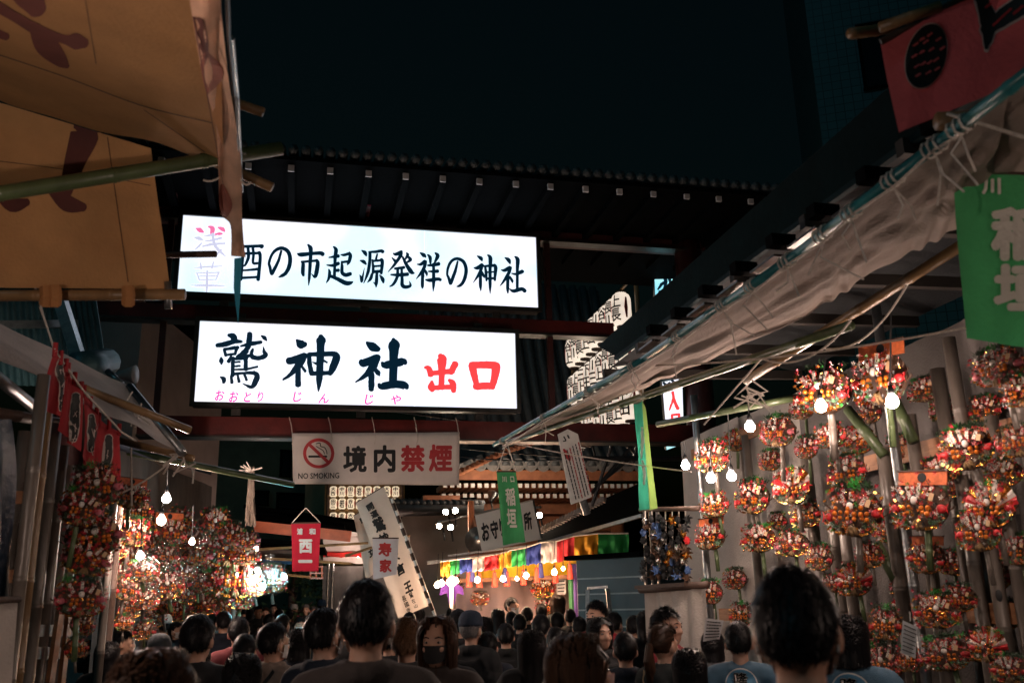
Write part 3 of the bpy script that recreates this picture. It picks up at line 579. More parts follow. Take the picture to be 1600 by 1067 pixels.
m = MB(); m.tube(sag(at(62, 480, 4.6), at(86, 546, 4.5), 0), .004, 4); m.tube([at(86, 548, 4.5), at(130, 610, 4.95), at(190, 675, 5.5), at(212, 688, 5.8)], .006, 5); part(fr, 'cord', m, M_CORD)

# left stall frame: poles, shelf timbers, tarp, sheet
ls = thing('left_stall_frame', 'left stall frame of weathered bamboo posts and timber rails', 'stall', groundz(lane(150, 1000, -1.3)))
rngp = random.Random(3)
def post(root, px, py, off, r, z0, z1, m, slots=0, lean=0.0, seed=0):
    p = lane(px, py, off); a, b = V((p.x, p.y, z0)), V((p.x, p.y, z1)) + EX * lean
    o = pole(root, a, b, r, m, 'post', seed, step=.42)
    for k in range(slots):
        z = z0 + (z1 - z0) * (.35 + .3 * k); q = a.lerp(b, (z - z0) / (z1 - z0)); d = (CAMPOS - q); d.z = 0; d.normalize(); s_ = d.cross(V((0, 0, 1)))
        mb = MB(); mb.ell(q + d * (r * .92), (r * .45, r * .15, .035), 10, 6, axes=(s_, d, V((0, 0, 1)))); part(o, 'slot', mb, M_PLAST)
    return o
for i, (px, off, r, m_, z1, sl) in enumerate([(38, -1.25, .03, M_BAMY, 2.75, 0), (47, -1.27, .035, M_BAMT, 2.75, 0), (62, -1.3, .045, M_BAMY, 2.6, 0), (78, -1.35, .045, M_BAMY, 2.55, 1), (92, -1.4, .045, M_BAMY, 2.5, 1), (108, -1.45, .045, M_BAMY, 2.5, 1), (18, -1.5, .035, M_BAMY, 2.6, 0), (172, -1.45, .03, M_BAMY, 2.7, 0), (180, -1.5, .04, M_WOODD, 2.7, 0), (195, -1.75, .035, M_WOODD, 2.5, 0), (285, -1.7, .035, M_BAMT, 2.45, 0), (306, -1.45, .035, M_BAMT, 2.6, 0), (318, -1.3, .05, M_WOODD, 2.7, 0)]):
    post(ls, px, 850, off, r, 0.0, z1, m_, sl, seed=i)
m = MB(); m.beam(lane(96, 940, -1.22), lane(78, 1067, -1.22) , .02, .11, DY); part(ls, 'plank', m, M_WOOD)
m = MB(); m.beam(lane(110, 940, -1.24), lane(96, 1067, -1.24), .02, .10, DY); part(ls, 'plank', m, M_WOOD)
for y_, x0_, x1_ in ((777, 12, 34), (900, 0, 28), (1020, 40, 96), (985, 50, 110)):
    m = MB(); m.beam(lane(x0_, y_, -1.34), lane(x1_, y_, -1.34), .05, .06); part(ls, 'rail', m, M_WOOD if y_ < 950 else M_WOODD)
rt = sheet([lane(165, 690, -1.95), lane(330, 760, -1.95), groundz(lane(330, 900, -1.95)), groundz(lane(165, 900, -1.95))], 40, 16, .03, 5, 1, seed=11)
part(ls, 'back_sheet', rt, cloth('dark_sheet', (0.09, 0.075, 0.07), .1, .3), True)
rf_ = MB(); rf_.grid(lambda u, v: lane(330 - 150 * u, 742 - 40 * u, -1.1 - .9 * v) + V((0, 0, .12 * v)), 12, 6); part(ls, 'roof_sheet', rf_, cloth('dark_blue_canvas', (0.05, 0.055, 0.075), .2, .3), True)
tp = thing('blue_tarp', 'dark blue tarpaulin hanging at the far left edge', 'tarp', groundz(at(0, 930, 4)))
part(tp, 'sheet', sheet([at(-80, 660, 3.6), at(14, 655, 4.2), at(14, 940, 4.2), at(-80, 960, 3.6)], 20, 14, .035, 2.2, .8, seed=12), mat('blue_tarpaulin', (0.012, 0.03, 0.06), .35, 0, .3, 6, .3, 20), True)
ws = thing('white_drape', 'white cloth drape below the blue tarp at the left edge', 'drape', groundz(at(5, 1060, 4)))
part(ws, 'sheet', sheet([at(-80, 930, 3.6), at(25, 937, 4.1), groundz(at(22, 1060, 4.1)), groundz(at(-80, 1060, 3.6))], 20, 14, .03, 2.0, .5, seed=13), M_SKIRT, True)
m = MB(); m.tube([at(-40, 938, 3.8), at(30, 936, 4.1)], .014, 8); part(ws, 'rod', m, M_WOODD)

# ================================================================== right stall
ra = thing('beige_awning', 'sagging beige canvas awning laced to a bamboo pole on the right', 'awning', groundz(lane(1250, 480, 2.0)))
M_BEI = cloth('beige_canvas', (0.36, 0.28, 0.235), .2, .22, .4, 2.2)
fp = [lane(x, y, 2.0) for x, y in ((785, 698), (1000, 573), (1220, 424), (1386, 292), (1560, 160), (1680, 70))]
ip = [lane(x, y, 2.62) for x, y in ((880, 652), (1010, 604), (1236, 503), (1370, 424), (1500, 356), (1680, 255))]
fp.append(fp[-1] - DY * 2.4); ip.append(ip[-1] - DY * 2.4)  # canvas extended out of view to shield the eave from the added bulb
fc, ic = catmull([tuple(p) for p in fp], 12), catmull([tuple(p) for p in ip], 12)
AW = MB(); nn = len(fc) - 1
def fA(u, v):
    x = u * nn; i = min(int(x), nn - 1); a, b = V(fc[i]).lerp(V(fc[i + 1]), x - i), V(ic[i]).lerp(V(ic[i + 1]), x - i); p = a.lerp(b, v)
    s_ = math.sin(v * math.pi); w1 = .010 * math.sin(v * 21 + u * 19 + 2 * math.sin(u * 11)) + .007 * math.sin(v * 37 - u * 23 + 1.5 * math.sin(u * 17)) + .010 * math.sin(u * 47 + v * 5)
    return p - V((0, 0, (.022 + w1) * s_ + .010 * math.sin(u * 70 + 4 * math.sin(u * 31)) * v))
AW.grid(fA, nn * 3, 26)
part(ra, 'canvas', AW, M_BEI, True)
M_TPOLE = mat('cyan_light_tinted_bamboo', (.03, .20, .22), .3, 0, .35, 5, .1, 40)  # cyan light from the sign put into the bamboo's base colour
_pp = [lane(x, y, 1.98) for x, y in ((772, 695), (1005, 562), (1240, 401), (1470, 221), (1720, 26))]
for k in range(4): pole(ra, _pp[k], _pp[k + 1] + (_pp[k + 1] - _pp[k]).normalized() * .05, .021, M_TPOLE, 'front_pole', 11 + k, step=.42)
pole(ra, lane(792, 692, 2.05), lane(1330, 508, 2.75), .026, M_BAMG, seed=12, step=.4)
pole(ra, lane(1165, 595, 2.7), lane(1500, 385, 2.95), .026, M_BAMT, seed=13)
pole(ra, lane(1465, 190, 1.96), lane(1720, 178, 2.5), .030, M_BAMT, seed=14)
pole(ra, lane(1028, 663, 2.95), lane(1250, 620, 3.4), .026, M_BAMG, seed=15)
lac = [(785, 688), (850, 651), (920, 611), (990, 571), (1060, 524), (1130, 476), (1175, 446), (1230, 408), (1285, 366), (1330, 331), (1395, 280), (1460, 229), (1500, 198)]
for i, (px, py) in enumerate(lac):
    c = lane(px, py, 1.975); m = MB(); rng = random.Random(i)
    for k in range(3):
        o_ = DY * (.03 * (k - 1)); pts = []
        for j in range(9):
            a = j / 8 * 6.2832; pts.append(c + o_ + EX * (.028 * math.cos(a)) + V((0, 0, .028 * math.sin(a))))
        m.tube(pts, .0045, 5)
    e = c - V((0, 0, .035))
    for k in range(2): m.tube([e, e + EX * rng.uniform(-.05, .08) - V((0, 0, .06)), e + EX * rng.uniform(-.08, .12) + DY * rng.uniform(-.08, .08) - V((0, 0, rng.uniform(.08, .2)))], .0035, 5)
    part(ra, 'lashing', m, M_CORD)
m = MB(); m.tube([lane(x, y + 9, 1.99) for x, y in lac], .006, 5); part(ra, 'lacing_cord', m, M_CORD)
m = MB(); m.tube([lane(x, y + (5 if i % 2 else 13), 1.97) for i, (x, y) in enumerate(lac)], .005, 5); part(ra, 'lacing_cord', m, M_CORD)
lf = lambda a, b: m.tube(sag(a, b, .03, 10), .0055, 5)
for a, b, s in (((1000, 571, 2.1), (1600, 494, 2.9), .05), ((790, 690, 2.0), (1080, 737, 2.9), .02), ((1480, 178, 1.95), (1650, 230, 2.1), .0), ((1100, 663, 2.6), (1190, 560, 2.6), .0), ((1190, 560, 2.6), (1330, 500, 2.7), .1), ((1290, 545, 2.9), (1420, 440, 2.9), .1)):
    m = MB(); m.tube(sag(lane(*a), lane(*b), s, 10), .0055, 5); part(ra, 'guy_cord', m, M_CORD)
m = MB(); rng = random.Random(5)
c = lane(1165, 605, 2.6)
for k in range(6): m.tube([c, c + V((rng.uniform(-.1, .12), 0, rng.uniform(-.06, .08))), c + V((rng.uniform(-.16, .2), 0, rng.uniform(-.16, -.02))), c + V((rng.uniform(-.05, .05), 0, -.05))], .006, 5)
part(ra, 'knot', m, M_CORD)
# corrugated eave above it
er = thing('corrugated_eave', 'dark teal corrugated roof eave with brackets above the beige awning', 'roof', groundz(lane(1250, 330, 2.1)))
M_EAVE = mat('teal_roof_iron', (0.003, 0.018, 0.023), .7, .0, .3, 5, .2, 30)
M_EAVE.node_tree.nodes['Principled BSDF'].inputs['Specular IOR Level'].default_value = .1
c1, c2 = lane(962, 556, 2.45), lane(1700, 10, 2.45); c3, c4 = lane(1700, -138, 2.42), lane(935, 541, 2.45)
part(er, 'roof_sheet', corr(MB(), c4, c1, c2, c3, 30, .008), M_EAVE, True)
m = MB(); m.beam(c1 + V((0, 0, -.02)), c2 + V((0, 0, -.02)), .03, .03); part(er, 'edge_beam', m, M_EAVE)
for px, py in ((1027, 516), (1066, 490), (1110, 456), (1162, 420), (1220, 378), (1286, 332), (1366, 276), (1470, 196)):
    c = lane(px, py, 2.34); m = MB(); m.box(c, (.13, .07, .06), axes=(EX, DY, V((0, 0, 1)))); b_ = part(er, 'bracket', m, M_DARK)
    m = MB(); m.box(c - V((0, 0, .06)) + DY * .16, (.06, .26, .012), axes=(EX, DY, V((0, 0, 1)))); part(b_, 'plate', m, M_FRAME)
# stall frame, backdrop and timber
rs = thing('right_stall_frame', 'right stall frame with bamboo posts, timber rails and white back sheets', 'stall', groundz(lane(1350, 900, 3.9)))
qs = [lane(1072, 800, 4.15).dot(DY), lane(1165, 800, 4.15).dot(DY), lane(1270, 800, 4.15).dot(DY), lane(1400, 800, 4.15).dot(DY), lane(1560, 800, 4.15).dot(DY), 3.0]
def wp(q, z, off): return V((off, 0, z)) + DY * (q - off * DY.x)
for i in range(5):
    part(rs, 'back_sheet', sheet([wp(qs[i] + .04, 3.3, 4.15 + .02 * (i % 2)), wp(qs[i + 1] - .04, 3.3, 4.15 + .02 * (i % 2)), wp(qs[i + 1] - .04, 0, 4.15 + .02 * (i % 2)), wp(qs[i] + .04, 0, 4.15 + .02 * (i % 2))], 26, 18, .02, 2.4, 1.1, seed=20 + i), M_SKIRT if i < 2 else M_GSHEET, True)
RF = MB(); RF.grid(lambda u, v: wp(7.0 - 5.2 * u, 3.48 + .1 * math.sin(v * 3) , 2.5 + 1.75 * v), 12, 6); part(rs, 'roof_sheet', RF, cloth('black_sheet', (0.010, 0.013, 0.016), .05, .3), True)
for i in range(7):
    m = MB(); q = 6.9 - .78 * i; m.beam(wp(q, 3.40, 2.4), wp(q, 3.44, 4.2), .05, .07); part(rs, 'rafter', m, mat('dark_rafter', (.02, .016, .013), .7))  # rafters in one even dark brown
for i, (px, py, off, r, z0, z1, m_, sl) in enumerate([(1392, 800, 3.72, .042, 0, 2.55, M_BAMY, 0), (1437, 760, 3.9, .04, 0, 2.75, M_BAMY, 1), (1474, 640, 3.98, .045, .3, 3.0, M_BAMY, 0), (1500, 640, 3.95, .04, .3, 3.15, M_BAMY, 1), (1525, 900, 3.85, .038, 0, 2.3, M_BAMY, 1), (1556, 900, 3.85, .038, 0, 2.5, M_BAMY, 2), (1590, 900, 3.9, .038, 0, 2.6, M_BAMY, 1), (1172, 760, 4.0, .038, 0, 3.05, M_BAMY, 1), (1306, 860, 3.95, .045, 0, 2.5, M_BAMY, 1), (1335, 960, 3.9, .04, 0, 2.3, M_BAMY, 1), (1275, 860, 3.98, .045, 0, 2.7, M_BAMY, 0), (1628, 800, 3.9, .05, 0, 3.0, M_BAMY, 1), (1385, 600, 3.6, .03, 0, 3.4, M_STEEL, 0), (1090, 700, 3.5, .03, 0, 3.4, M_STEEL, 0)]):
    post(rs, px, py, off, r, z0, z1, m_, sl, seed=40 + i)
for (x0_, x1_, y_, off, m_) in ((1080, 1190, 692, 4.02, M_WOOD), (1310, 1680, 698, 4.0, M_WOOD), (1490, 1690, 958, 3.9, M_WOOD), (1125, 1180, 960, 4.0, M_WOOD), (1300, 1420, 970, 3.95, M_WOODD)):
    a, b = lane(x0_, y_, off), lane(x1_, y_, off); z_ = (a.z + b.z) / 2; m = MB(); m.beam(V((a.x, a.y, z_)), V((b.x, b.y, z_)), .02, .11); part(rs, 'rail', m, m_)
for i, (a, b, off) in enumerate([((1325, 640), (1382, 712), 3.7), ((1396, 620), (1428, 690), 3.75), ((1370, 850), (1400, 905), 3.7)]):
    pole(rs, lane(*a, off), lane(*b, off), .035, M_BAMG, 'bamboo_stub', 60 + i)
# counter with a white skirt at the far end of the stall
ct = thing('charm_counter', 'counter with white cloth skirt under the dark charms', 'counter', groundz(at(1050, 1000, 7.6)))
part(ct, 'skirt', sheet([at(1008, 921, 8.0), at(1100, 915, 7.4), groundz(at(1100, 960, 7.4)), groundz(at(1008, 960, 8.0))], 30, 14, .03, 4, .3, seed=31), M_SKIRT, True)
m = MB(); m.tube([at(1000, 921, 8.0), at(1106, 913, 7.4)], .03, 8); part(ct, 'bar', m, M_WOODD, True)
m = MB(); m.tube([at(1000, 796, 8.0), at(1092, 794, 7.4)], .02, 8); part(ct, 'top_bar', m, M_WOODD, True)
m = MB(); m.beam(at(1012, 917, 8.1), at(1090, 912, 7.6), .3, .03); part(ct, 'shelf', m, M_WOODD)
for x in (1006, 1016, 1026):
    m = MB(); m.tube([at(x, 798, 7.95), at(x + 4, 920, 7.95)], .012, 6); part(ct, 'strut', m, M_STEEL)
# ================================================================== hanging banners
M_GRN = cloth('green_banner_cloth', (0.06, 0.36, 0.13), .22, .18, .35, 5)
M_PALE = cloth('pale_ink', (0.84, 0.82, 0.74), .15, .06)
def banner(name, label, quad, ds, m, texts, cords=(), wav=.012, nu=16, nv=24, tm=None, seed=0, bold=.035, cat='banner', dc=None):
    c = [at(*p, d) for p, d in zip(quad, ds)]
    t = thing(name, label, cat, (c[2] + c[3]) / 2); sm = sheet(c, nu, nv, wav, 1.1, .8, seed=seed)
    part(t, 'cloth', sm, m, True); mm = drop(sm.bvh(), .006)
    for ch, q, *o in texts: part(t, 'character', text_on(ch, q, mm, o[1] if len(o) > 1 else bold), o[0] if o else tm)
    m_ = MB(); m_.tube([c[0] + V((0, 0, .004)), c[1] + V((0, 0, .004))], .008, 6); part(t, 'rod', m_, M_WOODD)
    for a, b in cords:
        m_ = MB(); m_.tube([c[a], at(*b)], .005, 5); part(t, 'cord', m_, M_CORD)
    return t, sm
def bxq(x0, y0, x1, y1, sk=0): return [(x0, y0), (x1, y0), (x1 + sk, y1), (x0 + sk, y1)]
banner('green_banner', 'small green banner with pale characters hung before the white sign board', [(776, 737), (806, 737), (821, 846), (786, 851)], [8.6] * 4, M_GRN,
       [('川', bxq(784, 744, 791, 753, 1)), ('口', bxq(797, 744, 803, 753, 1)), ('稲', bxq(789, 762, 804, 790, 2)), ('垣', bxq(791, 794, 806, 824, 2))], [(0, (792, 690, 8.6)), (1, (792, 690, 8.6))], tm=M_PALE, bold=.03)
banner('green_banner', 'large green banner with pale characters at the right edge', [(1490, 272), (1700, 276), (1700, 560), (1512, 528)], [3.3, 3.0, 3.0, 3.3], M_GRN,
       [('川', bxq(1534, 278, 1564, 304)), ('稲', bxq(1548, 322, 1640, 408)), ('垣', bxq(1552, 412, 1640, 486))], [(0, (1487, 205, 3.3))], .02, 24, 24, tm=M_PALE, bold=.05, seed=2)
t_, s_ = banner('green_banner', 'narrow green streamer banner seen edge on under the awning tip', [(992, 632), (1004, 626), (1027, 794), (999, 797)], [7.6, 7.3, 7.3, 7.6], cloth('teal_green_cloth', (0.03, 0.26, 0.17), .5, .3, .35, 5), [], [(1, (1005, 600, 7.4))], .02, tm=M_PALE, seed=3)
sm2 = sheet([at(1004, 626, 7.3), at(1009, 640, 7.1), at(1027, 794, 7.1), at(1014, 797, 7.29)], 8, 20, .006, 1, .5, seed=4); part(t_, 'back_fold', sm2, cloth('lime_cloth', (0.22, 0.36, 0.09), .5, .2), True)
part(t_, 'print', brush([[(1003, 668, 3), (1004, 690, 5), (1002, 715, 3)], [(1004, 720, 4), (1007, 740, 5), (1006, 756, 3)]], 0, 0, 1, drop(s_.bvh(), .006), .6), M_PALE)
M_CRIM = cloth('crimson_cloth', (0.46, 0.012, 0.04), .4, .12, .3, 5)
banner('red_banner', 'small red banner with pale blue characters hung on a cord', [(455, 818), (501, 817), (498, 892), (457, 892)], [9.0] * 4, M_CRIM,
       [('浦', bxq(464, 825, 473, 835)), ('和', bxq(483, 825, 493, 835)), ('西', bxq(467, 842, 488, 864)), ('一', bxq(466, 874, 488, 879))], [(0, (478, 793, 9)), (1, (478, 793, 9))], .006, tm=mat('pale_blue_ink', (.45, .55, .60), .8), bold=.05)
# upper right red banner with emblem
rb = thing('red_banner', 'dark red banner with round black emblem at the upper right', 'banner', at(1480, 180, 3.0))
sm = sheet([at(1376, 66, 3.1), at(1720, -110, 2.9), at(1720, 70, 2.9), at(1403, 210, 3.1)], 30, 18, .022, 1.6, .6, seed=6); part(rb, 'cloth', sm, M_FLAG2, True); mm = drop(sm.bvh(), .006)
disc = MB(); dv = [mm(1447 + 34 * math.cos(a) - 0 * math.sin(a), 88 + 50 * math.sin(a) - 14 * math.cos(a)) for a in [i * math.pi / 16 for i in range(32)]]
disc.add(dv, [tuple(range(32))]); part(rb, 'emblem_disc', disc, M_FEDGE)
mm2, mm3 = drop(sm.bvh(), .009), drop(sm.bvh(), .012)
disc = MB(); disc.add([mm2(1447 + 32.5 * math.cos(a), 88 + 48 * math.sin(a) - 13.5 * math.cos(a)) for a in [i * math.pi / 16 for i in range(32)]], [tuple(range(32))]); part(rb, 'emblem_field', disc, M_BLACK)
rr = random.Random(8); gaps = []
for (x, y) in ((1430, 70), (1440, 62), (1452, 55), (1466, 62), (1428, 88), (1440, 82), (1455, 78), (1432, 104), (1442, 100), (1452, 98), (1462, 94), (1434, 118), (1450, 114), (1464, 108), (1446, 66), (1472, 76)):
    gaps.append([(x - 3, y + 2, 3.0), (x + 4, y - 2.5, 3.4)])
part(rb, 'emblem_gaps', brush(gaps, 0, 0, 1, mm3, .8, 3), M_FLAG2)
part(rb, 'print_outline', brush([[(1532, 0, 22), (1545, 35, 30), (1542, 70, 14), (1541, 80, 6)], [(1540, 50, 24), (1580, 20, 34), (1640, -15, 44)]], 0, 0, 1, mm, 1.0, 2), M_FEDGE)
part(rb, 'print', brush([[(1533, -4, 18), (1545, 35, 25), (1542, 68, 10), (1541, 76, 4)], [(1540, 48, 18), (1580, 19, 28), (1640, -17, 38)]], 0, 0, 1, mm2, 1.0, 2), M_BLACK)
part(rb, 'print_speck', brush([[(1540, 12, 4), (1548, 6, 5)], [(1552, 40, 3), (1580, 14, 3)], [(1584, 22, 4), (1598, 10, 4)]], 0, 0, 1, mm3, .5, 2), M_FLAG)
m = MB(); m.tube([at(1376, 66, 3.1), at(1470, 15, 3.05), at(1560, -30, 3.0)], .012, 6); part(rb, 'hem_rope', m, M_WOODD)
pole(rb, at(1329, 53, 3.15), at(1400, 44, 3.3), .019, M_BAMT, seed=20); pole(rb, at(1374, 44, 3.05), at(1470, 10, 3.0), .018, M_BAMT, seed=21)
# white 'family' banner and the slanting temple streamers
banner('white_banner', 'small white banner with two red brush characters before the slanting streamer', [(582, 841), (623, 841), (620, 897), (583, 905)], [10.5] * 4, cloth('white_banner_cloth', (0.50, 0.53, 0.60), .5, .1),
       [('寿', bxq(591, 847, 612, 869)), ('家', bxq(593, 873, 612, 894))], [], .006, tm=M_REDINK, bold=.045)
st1, sm = banner('slanting_streamer', 'long slanting white temple streamer with black brush characters and a dark checked pole', [(556, 786), (600, 760), (672, 945), (622, 966)], [13.0] * 4, cloth('streamer_cloth', (0.60, 0.54, 0.49), .4, .12),
       [('開', [(571, 790), (581, 783), (586, 794), (576, 799)]), ('運', [(577, 801), (588, 795), (593, 805), (582, 811)]), ('鷲', [(580, 813), (595, 804), (606, 826), (588, 833)]), ('妙', [(590, 836), (604, 829), (611, 843), (596, 850)]), ('見', [(598, 852), (612, 845), (618, 858), (604, 864)]), ('大', [(606, 866), (620, 859), (626, 873), (612, 880)]), ('言', [(617, 884), (629, 876), (635, 893), (621, 902)]), ('王', [(630, 912), (641, 905), (646, 922), (634, 928)]),
        ('鷲', [(638, 927), (643, 923), (647, 932), (641, 935)], M_BLACK, .02), ('在', [(642, 937), (647, 934), (650, 941), (645, 943)], M_BLACK, .02), ('山', [(646, 945), (651, 942), (653, 948), (648, 950)], M_BLACK, .02), ('長', [(627, 932), (633, 929), (636, 938), (630, 941)], M_BLACK, .02), ('國', [(631, 942), (637, 939), (640, 946), (634, 949)], M_BLACK, .02), ('寺', [(634, 951), (640, 948), (642, 954), (637, 957)], M_BLACK, .02)], [], .02, 14, 30, tm=M_BLACK, bold=.05, seed=9)
m = MB(); m.tube([at(612, 778, 13), at(680, 962, 13), at(690, 990, 13)], .022, 8); part(st1, 'pole', m, M_WHITE)
for k in range(9):
    a, b = at(614 + 7.2 * k, 786 + 19.5 * k, 12.96), at(618 + 7.2 * k, 797 + 19.5 * k, 12.96); m = MB(); m.tube([a, b], .03, 6); part(st1, 'pole_band', m, M_WOODD)
st2, sm = banner('slanting_streamer', 'slanting white streamer half hidden behind the longer one', [(552, 806), (576, 792), (606, 880), (572, 905)], [13.6] * 4, cloth('streamer_cloth', (0.60, 0.54, 0.49), .4, .12),
       [('開', [(561, 810), (568, 806), (573, 814), (565, 818)]), ('女', [(574, 858), (584, 852), (588, 866), (578, 872)])], [], .02, tm=M_BLACK, bold=.05, seed=10)
# hanging notice board with red and black rows of print
nbq = [(872, 678), (903, 678), (925, 776), (893, 788)]
nt = thing('notice_board', 'tall white notice board with rows of red and black print near the shrine eave', 'notice', at(909, 790, 11)); nc = [at(*p, 11.2) for p in nbq]; nn_ = (nc[1] - nc[0]).cross(nc[3] - nc[0]).normalized()
m = MB(); tl, tr, br, bl = nc; mid = tl.lerp(tr, .5) + V((0, 0, .06)); m.add([tl, mid, tr, br, bl] + [q + DY * .03 for q in (tl, mid, tr, br, bl)], [(0, 1, 2, 3, 4), (9, 8, 7, 6, 5), (0, 5, 6, 1), (1, 6, 7, 2), (2, 7, 8, 3), (3, 8, 9, 4), (4, 9, 5, 0)]); part(nt, 'board', m, M_WHITE)
npm = plane_map(nc[0], nn_, .006); rr = random.Random(4)
for k in range(6):
    rows = []; x0 = 884 + 5.2 * k; y = 706 - k * 3; e = 772 - (5 - k) * -1 + 0
    while y < 772 - k * 1.5 + 4:
        l = rr.uniform(2, 6); t0 = (y - 700) / 80; x = x0 + 20 * t0 - 4; rows.append([(x, y, 1.7), (x + l * .24, y + l, 1.7)]); y += l + rr.uniform(1, 2.4)
    part(nt, 'print_column', brush(rows, 0, 0, 1, npm), M_REDINK if k in (5, 2) else M_BLACK)
part(nt, 'red_mark', brush([[(881, 702, 3), (887, 712, 8), (890, 718, 4)]], 0, 0, 1, npm), M_REDINK); part(nt, 'print_column', brush([[(881, 682, 2), (884, 688, 2), (880, 689, 1.5)], [(887, 680, 2.5), (889, 684, 2.5)]], 0, 0, 1, npm), M_BLACK)
m = MB(); m.tube([at(910, 780, 11.3), at(917, 803, 11.3)], .05, 8); part(nt, 'post', m, M_STEEL)
# small vertical light boxes on the right
def side_sign(label, off, quad, marks, lit, seed=0):
    c = [lane(*p, off) for p in quad]; z1, z0 = (c[0].z + c[1].z) / 2, (c[2].z + c[3].z) / 2; a, b = (c[0] + c[3]) / 2, (c[1] + c[2]) / 2
    t = thing('light_box_sign', label, 'sign', V(((a.x + b.x) / 2, (a.y + b.y) / 2, z0))); m = MB()
    X = V((b.x - a.x, b.y - a.y, 0)); L_ = X.length; X.normalize(); n = X.cross(V((0, 0, 1)));
    if n.dot(CAMPOS - a) < 0: n = -n
    ce = V(((a.x + b.x) / 2, (a.y + b.y) / 2, (z0 + z1) / 2)); m.box(ce - n * .08, (L_ + .06, .14, z1 - z0 + .06), axes=(X, n, V((0, 0, 1)))); part(t, 'housing', m, M_FRAME)
    m = MB(); m.box(ce, (L_, .016, z1 - z0), axes=(X, n, V((0, 0, 1)))); part(t, 'panel', m, lit)
    pm = plane_map(ce + n * .009, n, .004)
    for st, mm_ in marks: part(t, 'character', brush(st, 0, 0, 1, pm, .5, seed), mm_)
    return t
M_CYL = glowmat('cyan_lit_acrylic', (0.30, 0.80, 0.95), 0.8, col2=(.5, .92, 1.0))
def eye_sign(label, quad, d, marks, lit):
    c = [at(*p, d) for p in quad]; t = thing('light_box_sign', label, 'sign', (c[2] + c[3]) / 2); n = (c[1] - c[0]).cross(c[3] - c[0]).normalized()
    if n.dot(CAMPOS - c[0]) < 0: n = -n
    m = MB(); m.add([q for q in c] + [q - n * .16 for q in c], [(0, 1, 2, 3), (7, 6, 5, 4), (0, 4, 5, 1), (1, 5, 6, 2), (2, 6, 7, 3), (3, 7, 4, 0)]); part(t, 'housing', m, M_FRAME)
    ce = (c[0] + c[1] + c[2] + c[3]) / 4; m = MB(); m.add([q.lerp(ce, .03) + n * .006 for q in c], [(0, 1, 2, 3)]); part(t, 'panel', m, lit)
    pm = plane_map(c[0] + n * .006, n, .004)
    for st, mm_ in marks: part(t, 'character', brush(st, 0, 0, 1, pm, .4), mm_)
    return t
eye_sign('cyan lit sign corner with black brush strokes above the dark eave', [(1022, 427), (1050, 402), (1054, 520), (1026, 540)], 14, [([[(1028, 452, 3), (1034, 444, 5), (1040, 440, 4)], [(1036, 432, 3), (1040, 438, 6), (1038, 452, 4)], [(1044, 428, 4), (1046, 436, 5), (1048, 446, 3)], [(1030, 456, 4), (1048, 450, 4)]], M_INKB)], M_CYL)
eye_sign('vertical lit white sign with red entrance characters beside the right stall', [(1034, 596), (1066, 590), (1068, 654), (1039, 656)], 12, [([[(1051, 613, 5), (1052, 622, 4), (1046, 640, 3)], [(1052, 620, 4), (1056, 632, 5), (1059, 638, 6)]], M_LITRED), ([[(1050, 648, 4), (1050, 656, 4)], [(1050, 648, 3), (1061, 647, 4)], [(1061, 647, 4), (1061, 655, 4)]], M_LITRED), ([[(1037, 598, 4), (1042, 602, 5), (1046, 598, 4)], [(1050, 594, 4), (1056, 600, 5), (1062, 594, 4)]], M_INKB)], M_LIT2)
eye_sign('small tilted cyan lit sign with a red band beside the first bulb', [(1040, 684), (1071, 672), (1072, 692), (1041, 703)], 12, [([[(1045, 686, 6), (1056, 681, 6), (1062, 678, 5)]], M_LITRED)], M_CYL)

